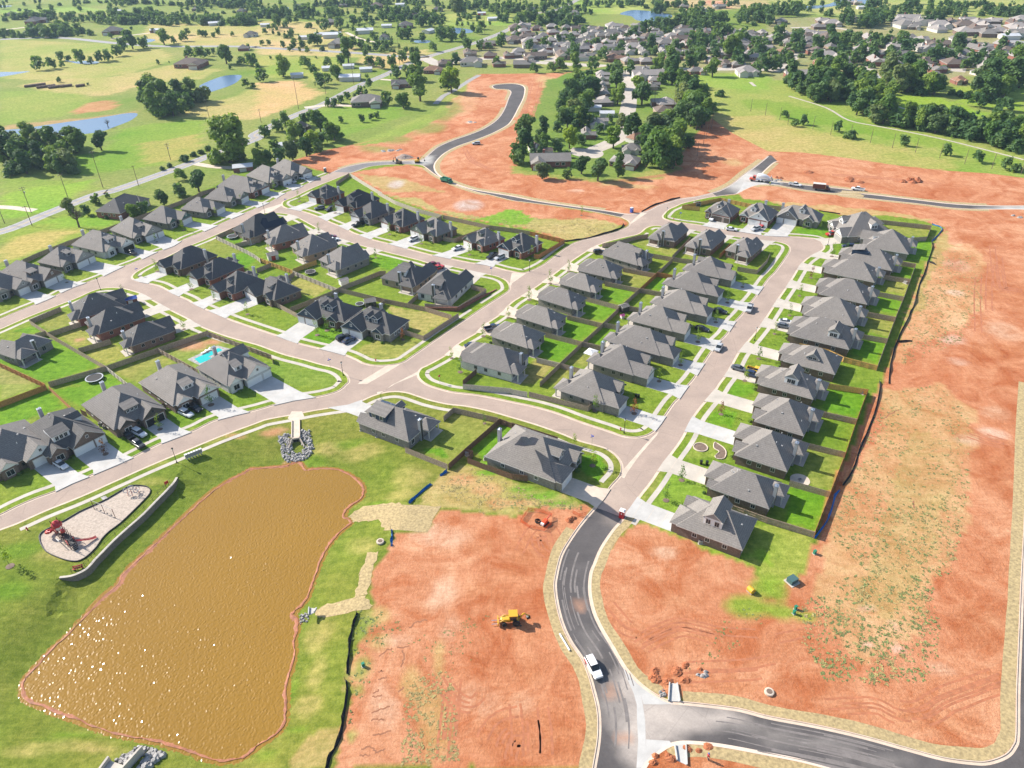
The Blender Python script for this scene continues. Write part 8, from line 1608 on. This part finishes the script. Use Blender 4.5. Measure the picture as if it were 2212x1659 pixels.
for i, (x, y, w, cl, kind) in enumerate(TREES):
 X, Y = at(x, y, 0); m = max(1.6, w/px_per_m(y))*(1.2 if cl in (g3, g5, g6, g8) else 1.08); rz = rt.uniform(0, 6.28)
 if i >= 290:
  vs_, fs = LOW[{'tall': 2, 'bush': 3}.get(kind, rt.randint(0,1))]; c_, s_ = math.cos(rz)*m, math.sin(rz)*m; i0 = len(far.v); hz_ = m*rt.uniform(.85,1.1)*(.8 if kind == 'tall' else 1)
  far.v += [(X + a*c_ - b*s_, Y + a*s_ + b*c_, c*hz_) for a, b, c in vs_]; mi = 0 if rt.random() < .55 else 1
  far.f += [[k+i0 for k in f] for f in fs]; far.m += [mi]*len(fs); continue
 if kind == 'big': key = ('big', 0)
 else: key = (kind, rt.randrange(len(CR[kind])))
 z0 = ZB if any(inside(BLK[n_][1], X, Y) for n_ in ('B9','B3')) else 0
 if key not in PT:
  o = empty('tree' if kind not in ('bush','cedar') else ('bush' if kind == 'bush' else 'cedar_tree'), X, Y, z0, rz); link('trunk', TB if kind in ('bush','cedar') else TR[key[1] % 3], o); link('crown', BIG if kind == 'big' else CR[kind][key[1]], o); PT[key] = o
 else: o = dup(PT[key], (X, Y, z0), rz)
 o.location.z = z0; hs = rt.uniform(.85,1.12)*(.76 if kind == 'tall' else 1.02); o.scale = (m, m, m*hs*(.9 if kind == 'big' else 1))
 if kind == 'big': tag(o, 'biggest dark green tree of the left side, standing beside the country road', 'tree')
 else: tag(o, cl, 'bush' if kind == 'bush' else 'tree', cl.replace('tree', 'trees', 1) if 'tree' in cl else cl + ' group')
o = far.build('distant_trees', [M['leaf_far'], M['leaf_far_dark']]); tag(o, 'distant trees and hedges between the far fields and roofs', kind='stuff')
for s, w, lb in (('01 685,305', 150, 'bare branched tree leaning on the near side of the country road'), ('00 935,1100', 60, 'bare dead tree standing in the left pond'), ('30 1070,1000', 90, 'pale bare tree in front of the creek belt')):
 x, y, = V(s)[0][:2]; X, Y = at(x, y); m = w*.25/px_per_m(y)*1.3; o = empty('bare_tree', X, Y); o.scale = (m,m,m); tag(o, lb, 'tree'); link('branches', bare_mesh(), o)
YT = {}
def young(s, lb, kind='mid', h=3.2, grp='young lawn trees'):
 for k, p in enumerate(V(s)):
  X, Y = at(p[0], p[1], 0); mt = {'mid': 'leaf_mid', 'light': 'leaf_light', 'red': 'leaf_red'}[kind]
  if kind not in YT:
   o = empty('young_tree', X, Y, ZB); o.scale = (h,h,h); b = MB(); b.tube([(0,0,0),(.0,.005,.45),(0,0,.8)], [.018,.014,.006], 6); b.build('trunk', M['bark'], o); link('crown', crown_mesh('crown', 900+len(kind), mt, 'tall', 170, .05), o); o.children[1].scale = (.55,.55,.68); o.children[1].location = (0,0,.12)
   b = MB(); b.lathe([(.2,0),(.22,.02),(.05,.04)], 10); b.build('mulch_ring', M['pole_wood'], o); YT[kind] = o
  else: o = dup(YT[kind], (X, Y, ZB), rt.uniform(0,6.28))
  f = h*rt.uniform(.85,1.2); o.scale = (f,f,f); tag(o, lb, 'young tree', grp)
young('22 1465,835 1330,1010', 'young green tree on the lawns of the last two houses at the right'); young('22 1805,265', 'young red leaved tree on a bright lawn of the right row', 'red', 3); young('31 370,745', 'young red leaved tree near the cul-de-sac driveways', 'red', 3); young('22 1055,260', 'young reddish tree on the corner lawn with black bins', 'red', 3.2); young('22 715,235 695,710 535,535', 'young bright green tree around the two street corner houses by the pond', 'light', 3)
young('31 270,900', 'young yellow tree in front of a right row house', 'light', 2.8); young('31 185,1070 55,1230 550,560', 'young green tree on the upper right row lawns'); young('21 1990,825 1860,960 1760,1130 1605,1300 1455,1500 2130,1445', 'young green tree on lawns along the long street'); young('21 2010,1635 1270,1640', 'young light green tree on lawns along the long street', 'light', 2.8)
young('21 330,795 150,935 490,690 11 2180,1090 1965,1250 1690,1440 1765,1560', 'young green tree on the verge lawns of the collector street'); young('11 1270,1280', 'young reddish tree on the dry corner lawn', 'red', 3); young('11 530,1240 615,1200 1035,570 1155,370 1430,450 1845,545', 'young green tree on the loop street lawns'); young('11 685,185 375,85 950,265', 'young green tree on the far loop lawns'); young('21 175,560 21 600,205', 'young light tree at the cross street and blue gabled lawns', 'light', 2.6)
young('01 1655,845 1855,935 1360,690 1090,930 1590,1190 2140,1060', 'young green tree on the lawns around the loop corner'); young('01 580,785 1355,435 1585,335 1870,215', 'young light green tree on the far left street lawns', 'light', 2.8); young('z1 750,900 1320,650 2090,1390', 'young green tree on the far left street end lawns'); young('02 1385,395 1825,185', 'young green tree on the pond street lawns', 'mid', 3.6); young('02 915,610', 'young red leaved tree on the pond street lawn', 'red', 3); young('02 90,1580', 'young yellow green tree alone at the left edge below the playground', 'light', 3.6); young('12 1975,345 1095,185 30 1,1 '.replace(' 30 1,1 ', ''), 'thin young tree beside the navy dormer house', 'mid', 2.6)
young('z2 1440,1165', 'bright yellow shrub tree at the arched dormer house', 'light', 2.6); young('z2 1160,1135 1895,1545', 'green shrub tree near the arched dormer and dark blue SUV', 'mid', 2.4)
SB = None; rs = random.Random(31)
for h in HOUSES:
 for k in range(2):
  lx = -h['gs']*(h['w']/2 - rs.uniform(.6, h['w']*.42)); p = h['T'] @ Vector((lx, h['D']/2 + rs.uniform(.9, 1.5), 0)); f = rs.uniform(.8, 1.5)
  if SB is None:
   SB = empty('shrub', p.x, p.y, ZB); link('foliage', crown_mesh('foliage', 71, 'leaf_mid', 'bush', 130, .13), SB); link('stem', TB, SB); o = SB
  else: o = dup(SB, (p.x, p.y, ZB), rs.uniform(0,6))
  o.scale = (f*1.2,f*1.2,f); tag(o, 'small green shrub planted against the front of a new house', 'shrub', 'shrubs along the new house fronts')
def weeds(regs, name, label, mat, seed):
 rr = random.Random(seed); b = MB()
 for s, n, size in regs:
  P = V(s); xs = [p[0] for p in P]; ys = [p[1] for p in P]; k = 0; n = int(n*2.8)
  cl = [(rr.uniform(min(xs), max(xs)), rr.uniform(min(ys), max(ys)), rr.uniform(8, 30)) for _ in range(max(3, n//14))]
  while k < n:
   if rr.random() < .75: c = rr.choice(cl); x, y = rr.gauss(c[0], c[2]), rr.gauss(c[1], c[2]*.6)
   else: x, y = rr.uniform(min(xs), max(xs)), rr.uniform(min(ys), max(ys))
   if not inside(P, x, y):
    k += .2; continue
   k += 1; X, Y = at(x, y, ZB); r = rr.uniform(.2,1)**1.5*size*.58
   for q in range(7):
    a = rr.uniform(0, 6.28); d = r*rr.uniform(0,.8); cx, cy = X+d*math.cos(a), Y+d*math.sin(a); h = r*rr.uniform(.08,.3); w = r*rr.uniform(.2,.45); t = rr.uniform(0, 6.28); ux, uy = math.cos(t)*w, math.sin(t)*w
    b.face([(cx-ux, cy-uy, ZB+.01), (cx+ux, cy+uy, ZB), (cx+ux*.7+uy*1.4, cy+uy*.7-ux*1.4, ZB+h), (cx-ux*.7+uy*1.5, cy-uy*.7-ux*1.5, ZB+h*.9)])
 tag(b.build(name, M[mat]), label, kind='stuff')
R1 = '32 1000,100 1450,0 1750,250 1730,900 1600,1659 900,1659 520,1300 640,1000 800,500'; R2 = '33 250,250 700,0 1400,0 1500,400 1450,900 1000,950 500,900 300,600'; R3 = '31 1180,1180 1420,460 1850,560 1850,1000 1650,1300 1150,1500'; R4 = '12 1550,900 1820,720 22 150,930 600,1060 400,1090 12 1950,1120'; R5 = '13 830,300 1250,300 1300,620 1050,760 900,1100 800,1300 780,700'; R6 = '13 1300,900 1700,800 1750,1600 1250,1640'
weeds(((R1, 420, .8), (R2, 330, .9), (R3, 260, .8), (R5, 70, .7), ('23 1500,840 1900,260 2200,300 2150,500', 50, .6), ('22 0,980 600,1060 600,1090 0,1070', 40, .7), ('13 1200,600 2000,300 2100,700 1600,800', 50, .45)), 'weed_tufts', 'low green weeds scattered over the red soil fields', 'weed_green', 5)
weeds(((R1, 420, .9), (R2, 200, .9), (R3, 320, .9), (R4, 240, .8), (R6, 200, .8), ('21 0,190 700,240 950,290 800,370 460,420 160,330 0,310', 220, .9), ('11 1150,40 1600,160 2212,240 2212,300 1620,190', 150, 1.0), ('22 1000,1200 1150,1240 900,1500 800,1640 860,1400', 0, .5)), 'dry_weeds', 'dry yellow weeds scattered over the red soil fields', 'weed_dry', 8)
FP = {}
def fproto(v):
 rf_m, wl_m, shape = v; wl = MB(); rf = MB(); o = empty('house', 0, 0)
 if shape == 0: boxes = ((-8,8,-5.5,5.5,'x',True,True),(1.5,7.6,-9.5,2,'y',False,True))
 elif shape == 1: boxes = ((-7,7,-6,6,'x',True,True),(-6.6,-.5,-9.5,0,'y',False,True),(2,5.5,-7.2,0,'y',False,True))
 elif shape == 2: boxes = ((-9,9,-4.5,4.5,'x',False,False),(-8.6,-2,-8.5,1,'y',False,True))
 else: boxes = ((-7,7,-5,5,'x',False,False),)
 for i, (a, b, c, d, ax, h0, h1) in enumerate(boxes):
  wl.box(a+.4, b-.4, c+.4, d-.4, 0, 2.75, 0, bottom=False); roof_wing(rf, wl, a, b, c, d, 2.8+i*.012, .52 if shape < 3 else .25, ax, h0, h1)
 wl.build('wall', [M[wl_m], M['offwhite']], o); rf.build('roof', [M[rf_m], M['offwhite']], o)
 gx = {0: 4.5, 1: -3.5, 2: -5.3, 3: 0}[shape]; gy = {0: -9.1, 1: -9.1, 2: -8.1, 3: -4.6}[shape]
 b = MB(); b.box(gx-2.3, gx+2.3, gy-.06, gy+.02, 0, 2.15); b.build('garage_door', M['offwhite'], o)
 for wx, wy in ((-4 if shape != 2 else 3, -5.1 if shape < 1 else (-5.6 if shape == 1 else -4.1)), (5.5 if shape == 2 else -6.2 if shape == 0 else 5.9, -5.1 if shape < 1 else (-5.6 if shape == 1 else -4.1))):
  if shape == 3: continue
  b = MB(); b.box(wx-.8, wx+.8, wy-.03, wy+.04, .9, 2.2, 0); b.box(wx-.68, wx+.68, wy-.05, wy-.03, 1.0, 2.1, 1); b.build('window', [M['offwhite'], M['glass']], o)
 if shape in (0, 2): b = MB(); b.box(-3.2,-2.2,1,2,0,6.2); b.build('chimney', M[wl_m], o)
 return o
COLN = {'roof_grey': 'grey', 'roof_brown': 'brown', 'roof_rust': 'rust red', 'roof_pale': 'pale grey', 'roof_char': 'dark grey', 'metal_roof': 'white metal'}
rf_ = random.Random(77); FARXY = []
def fars(s, place, roofs=('roof_grey','roof_brown','roof_pale','roof_pale'), walls=('redbrick','tanbrick','brick','offwhite'), ang=(0, 90), shape=None, label=None, wid=16.0):
 for p in V(s):
  X, Y = at(p[0], p[1]+1, 1.5); FARXY.append((X, Y)); w = p[2]*ZOOM[s.split()[0]][2]/px_per_m(p[1]); v = (rf_.choice(roofs), rf_.choice(walls), rf_.choice((0,1,2)) if shape is None else shape); z0 = ZB if inside(BLK['B9'][1], X, Y) else 0
  rz = R(rf_.choice(ang) + rf_.uniform(-6, 6))
  if v not in FP: FP[v] = fproto(v); o = FP[v]
  else: o = dup(FP[v])
  o.location = (X, Y, z0); o.rotation_euler = (0,0,rz); k = min(1.5, max(.66, 1.08*w/wid)); o.scale = (k, k, max(.85, min(k, 1.2)))
  lb = label or '%s roofed house %s' % (COLN[v[0]], place); tag(o, lb, 'house' if shape != 3 else 'shed', None if label else COLN[v[0]] + ' roofed houses ' + place)
pl1 = 'in the dense subdivision beyond the grove'
fars('20 345,228,90 470,238,80 560,243,80 680,248,90 760,253,90 880,253,90 215,243,90 110,268,100 360,278,100 30,293,80 620,273,70 720,278,80 980,243,70 1085,258,90 1210,258,60 270,308,90 455,293,80 540,298,90 660,303,100 760,303,100 850,308,80 920,313,80 400,323,80 610,328,80 340,348,100 230,333,100 700,348,110 580,358,100 820,363,110 960,333,110 1070,328,110 1180,313,120 1250,293,80 1280,348,120 1380,313,120 1060,373,130 1150,383,90 940,363,90 150,393,110 235,413,80 340,408,110 410,388,70 490,403,140 600,423,110 640,393,90 760,403,110 740,433,100 860,403,110 890,463,120 60,443,110 280,453,110 200,488,160 20,473,60 605,498,150 660,483,90 1000,443,110 1135,443,120 1000,523,130 1170,528,130 1300,443,90 1415,448,110 1530,453,90 1390,493,150 1560,373,160 1500,388,110 1690,333,120 1650,268,100 1790,363,120 1320,413,90 1920,278,60 2000,278,100 2060,288,110 2160,283,60', pl1, ang=(8, 98, 188))
fars('20 880,503,150', '', ('roof_rust',), ('redbrick',), label='rust red roofed house facing the pale street behind the grove'); fars('20 2150,368,160 2160,403,130 2080,423,110 2040,463,110 2110,493,90 2130,553,90 1720,523,130 1840,548,110 1940,558,80 2030,623,190 1590,613,120', 'at the right end of the dense subdivision', ang=(0, 90)); fars('20 1120,603,130 1175,655,220 1240,695,100 400,563,90 110,558,160', 'at the mouth of the grove street', ang=(0, 180))
fars('20 770,645,110 770,680,110 770,725,120 785,765,110 790,805,90 800,875,170 730,1065,170 640,1155,110 1330,895,190 1300,955,170 1290,1025,100 1210,745,110', 'along the tree lined grove street', ang=(90, 270)); fars('20 710,930,100 820,980,100', 'along the tree lined grove street', ('metal_roof',), ('offwhite',), (0,), 3)
fars('20 220,1298,190', '', ('roof_brown',), ('offwhite',), (100,), label='brown roofed pale house at the left end of the grove'); fars('20 330,1395,270', '', ('roof_grey',), ('redbrick',), (0,), 2, label='long grey roofed brick house at the front of the grove', wid=15); fars('20 1030,1290,170', '', ('roof_grey',), ('offwhite',), (0,), 1, label='white walled house at the grove cul-de-sac'); fars('20 1075,1195,120', '', ('roof_rust',), ('offwhite',), (30,), label='rust roofed white house behind the white walled grove house'); fars('20 980,1395,230', '', ('roof_pale',), ('redbrick',), (-20,), 0, label='pale roofed house with brick chimney at the front of the grove')
pl2 = 'in the upper right subdivision'
fars('30 60,483,90 115,183,100 330,273,110 430,228,110 460,178,110 550,203,130 760,168,70 450,293,100 270,333,110 330,308,90 40,323,80 600,373,90 540,403,90 670,343,90 720,443,100 810,423,120 890,383,140 970,363,100 1060,348,100 1240,323,70 1330,343,120 690,513,120 740,483,110 660,548,110 250,643,170 1130,513,130 1150,463,80 1410,593,150 1430,513,120 1460,483,110 1520,433,100 1130,183,140 1170,218,170 1260,233,90 1460,253,130 1590,183,100 1720,168,100 1700,223,150 1790,258,150 1940,183,120 1990,273,130 2120,203,130 1740,383,90 1820,393,110 1880,403,80 1990,463,80 1890,533,110 1840,573,110 1820,623,80 1450,653,70 690,18,70 760,23,40 2190,593,80 2060,433,60', pl2, ang=(-10, 80, 100)); fars('30 120,455,130 440,540,60 1650,695,110', pl2, ('roof_rust',), ('redbrick',)); fars('30 730,645,90', '', ('roof_grey',), ('offwhite',), (0,), 3, label='pale two storey house at the bend behind the creek belt'); fars('30 900,675,100', '', ('metal_roof',), ('offwhite',), (0,), 3, label='white roofed shed at the bend behind the creek belt'); fars('30 2080,315,150', '', ('metal_roof',), ('offwhite',), (0,), 3, label='big white metal hall at the far right edge'); fars('30 805,60,60', '', ('metal_roof',), ('offwhite',), (0,), 3, label='small white hut beside the far right water')
fars('30 2070,705,120', pl2, ('roof_pale',), ('offwhite',)); fars('20 1475,55,70 1640,80,60 1790,55,90 540,110,60 160,75,70', 'near the far lake', ('roof_char','roof_grey'))
pl3 = 'at the left end of the dense subdivision'
fars('10 1860,540,180 1620,545,130 1830,455,130 2015,475,110 2170,475,100 2080,545,130 2010,375,110 2140,325,110 1990,395,80', pl3, ('roof_grey','roof_brown')); fars('10 1530,605,150', '', ('roof_rust',), ('redbrick',), (0,), label='rust roofed house beside the gravel track'); fars('10 1275,725,170', '', ('roof_char',), ('redbrick',), (0,), 2, label='blue grey roofed brick house beside the country road'); fars('10 960,880,250', '', ('roof_grey',), ('brick',), (0,), 0, label='long grey roofed ranch house on the bright roadside lawn'); fars('10 390,1095,130', '', ('roof_char',), ('brick',), (40,), 1, label='dark roofed house hidden in the dense garden wood'); fars('10 720,380,170', '', ('roof_grey',), ('tanbrick',), (0,), 1, label='tan stone house with several gables behind the roadside plots')
def metal(s, lb, ang=10, wm='offwhite'): fars(s, '', ('metal_roof',), (wm,), (ang,), 3, label=lb, wid=15)
metal('10 260,1250,130', 'small white metal shed in the dense garden wood', 20); metal('10 815,670,180', 'wide pale metal shed beside the country road', 5); metal('10 355,645,110', 'low white shed beside the tan field', 5); metal('10 630,585,120', 'white gabled barn among the roadside trees', 5); metal('10 800,568,60', 'narrow white metal shed by the tall dark tree', 5); metal('10 950,595,110', 'tan metal shed right of the tall dark tree', 5); metal('10 660,305,160', 'long pale metal hall behind the roadside plots', 5); metal('10 545,293,80', 'low pale metal hall left of the long hall', 5); metal('10 415,320,90', 'small grey metal shed near the long hall', 5); metal('10 940,268,150', 'long grey metal shed beside the far lane', 5); metal('10 1130,220,90', 'pale metal shed near the far lane trees', 5); metal('10 80,213,80', 'white metal shed at the far left plots', 5); metal('10 1250,38,90', 'white long roof near the top of the picture', 5); metal('10 2045,158,90', 'white roofed shed by the far straight road', 5); metal('00 1855,200,110', 'white metal barn in the far left trees', 15); metal('00 1355,260,110', 'brown brick outbuilding by the far left pond', 5, 'redbrick'); metal('10 1490,265,110', 'white steep roofed house beside the blue pond', 60); metal('00 1015,93,50', 'tiny white shed in the far left trees', 5); metal('00 2100,1440,170', 'red brick shed with a white roof behind the far left houses', 20, 'redbrick'); metal('10 1950,113,50', 'tiny red barn in the distant plots', 5, 'red_paint')
fars('00 1655,553,290', '', ('roof_brown',), ('redbrick',), (-8,), 0, label='long brown roofed house alone in the left fields', wid=15); fars('00 980,272,170', '', ('roof_char',), ('redbrick',), (10,), 1, label='dark roofed house with steep gables in the far left trees'); fars('00 2170,295,110', '', ('roof_char',), ('offwhite',), (0,), 1, label='dark roofed pale house left of the roadside plots'); fars('00 300,185,150 1700,75,90 2090,95,50 1180,145,60 390,125,60 2100,415,50 100,120,80 230,125,60', 'in the far left woods', ('roof_char','roof_grey')); fars('10 640,190,110 1295,220,130 1110,320,90 1215,120,70 1040,50,110 750,43,50 1390,135,50 1570,80,80 360,55,60', 'on the distant plots', ('roof_brown','roof_grey','roof_char'))
def fill(s, n, w, place, ang):
 P = V(s); xs = [p[0] for p in P]; ys = [p[1] for p in P]; k = t = 0
 while k < n and t < 6000:
  t += 1; x, y = rf_.uniform(min(xs), max(xs)), rf_.uniform(min(ys), max(ys)); X, Y = at(x, y+1, 1.5)
  if inside(P, x, y) and all(math.hypot(X-a, Y-b) > 17 for a, b in FARXY): k += 1; fars('v %.1f,%.1f,%.1f' % (x, y, w*px_per_m(y)), place, ang=ang)
fill('20 0,215 1200,230 1900,290 2212,330 2212,500 1500,440 900,480 0,480', 55, 15.5, pl1, (8, 98, 188)); fill('30 0,280 900,330 1600,330 2212,420 2212,560 1500,620 1000,560 600,560 200,420 0,480', 32, 16, pl2, (-10, 80, 100)); fill('30 1100,160 2212,170 2212,330 1300,260', 12, 18, pl2, (-10, 80))
cd = bpy.data.cameras.new('camera'); cam = bpy.data.objects.new('camera', cd); C.objects.link(cam)
cd.sensor_fit = 'HORIZONTAL'; cd.sensor_width = 36; cd.lens = FPX/2212*36; cd.clip_end = 20000; cd.clip_start = 1
cam.matrix_world = Matrix.Translation((0, 0, CAMH)) @ Matrix.Rotation(math.pi/2 - PITCH, 4, 'X') @ Matrix.Rotation(-ROLL, 4, 'Z')
sc = bpy.context.scene; sc.camera = cam
SUN_EL, SUN_AZ = R(36), R(153)       # azimuth counted from +X, towards the sun
sl = bpy.data.lights.new('sun', 'SUN'); so = bpy.data.objects.new('sun', sl); C.objects.link(so)
sl.energy = 5.0; sl.angle = R(.53); sl.color = (1, .94, .85)
d = Vector((math.cos(SUN_EL)*math.cos(SUN_AZ), math.cos(SUN_EL)*math.sin(SUN_AZ), math.sin(SUN_EL)))
so.rotation_euler = d.to_track_quat('Z', 'Y').to_euler(); so.location = d*300
w = bpy.data.worlds.new('World'); sc.world = w; w.use_nodes = True; nt = w.node_tree
sky = nt.nodes.new('ShaderNodeTexSky'); sky.sky_type = 'NISHITA'; sky.sun_disc = False; sky.sun_elevation = SUN_EL; sky.sun_rotation = math.pi/2 - SUN_AZ
bg = nt.nodes['Background']; bg.inputs['Strength'].default_value = .12; nt.links.new(sky.outputs[0], bg.inputs['Color'])
if HAZE:
 mb = MB(); mb.box(-1500, 1500, -120, 2300, -3.2, 124); hz = mb.build('haze', [])
 m = bpy.data.materials.new('haze_air'); m.use_nodes = True; n2 = m.node_tree; n2.nodes.remove(n2.nodes['Principled BSDF'])
 pv = n2.nodes.new('ShaderNodeVolumePrincipled'); pv.inputs['Density'].default_value = HAZE; pv.inputs['Color'].default_value = (.58,.78,1,1); pv.inputs['Anisotropy'].default_value = .2
 n2.links.new(pv.outputs[0], n2.nodes['Material Output'].inputs['Volume']); hz.data.materials.append(m); hz['kind'] = 'stuff'
vs = sc.view_settings; vs.view_transform = 'Standard'; vs.look = 'None'; vs.gamma = 1; vs.exposure = EXPO; vs.use_curve_mapping = False
sc.cycles.volume_bounces = 0; sc.cycles.max_bounces = 5; sc.cycles.diffuse_bounces = 2; sc.cycles.glossy_bounces = 2; sc.cycles.transmission_bounces = 2; sc.cycles.transparent_max_bounces = 6
sc.cycles.use_denoising = True; sc.cycles.use_adaptive_sampling = True; sc.cycles.adaptive_threshold = .02
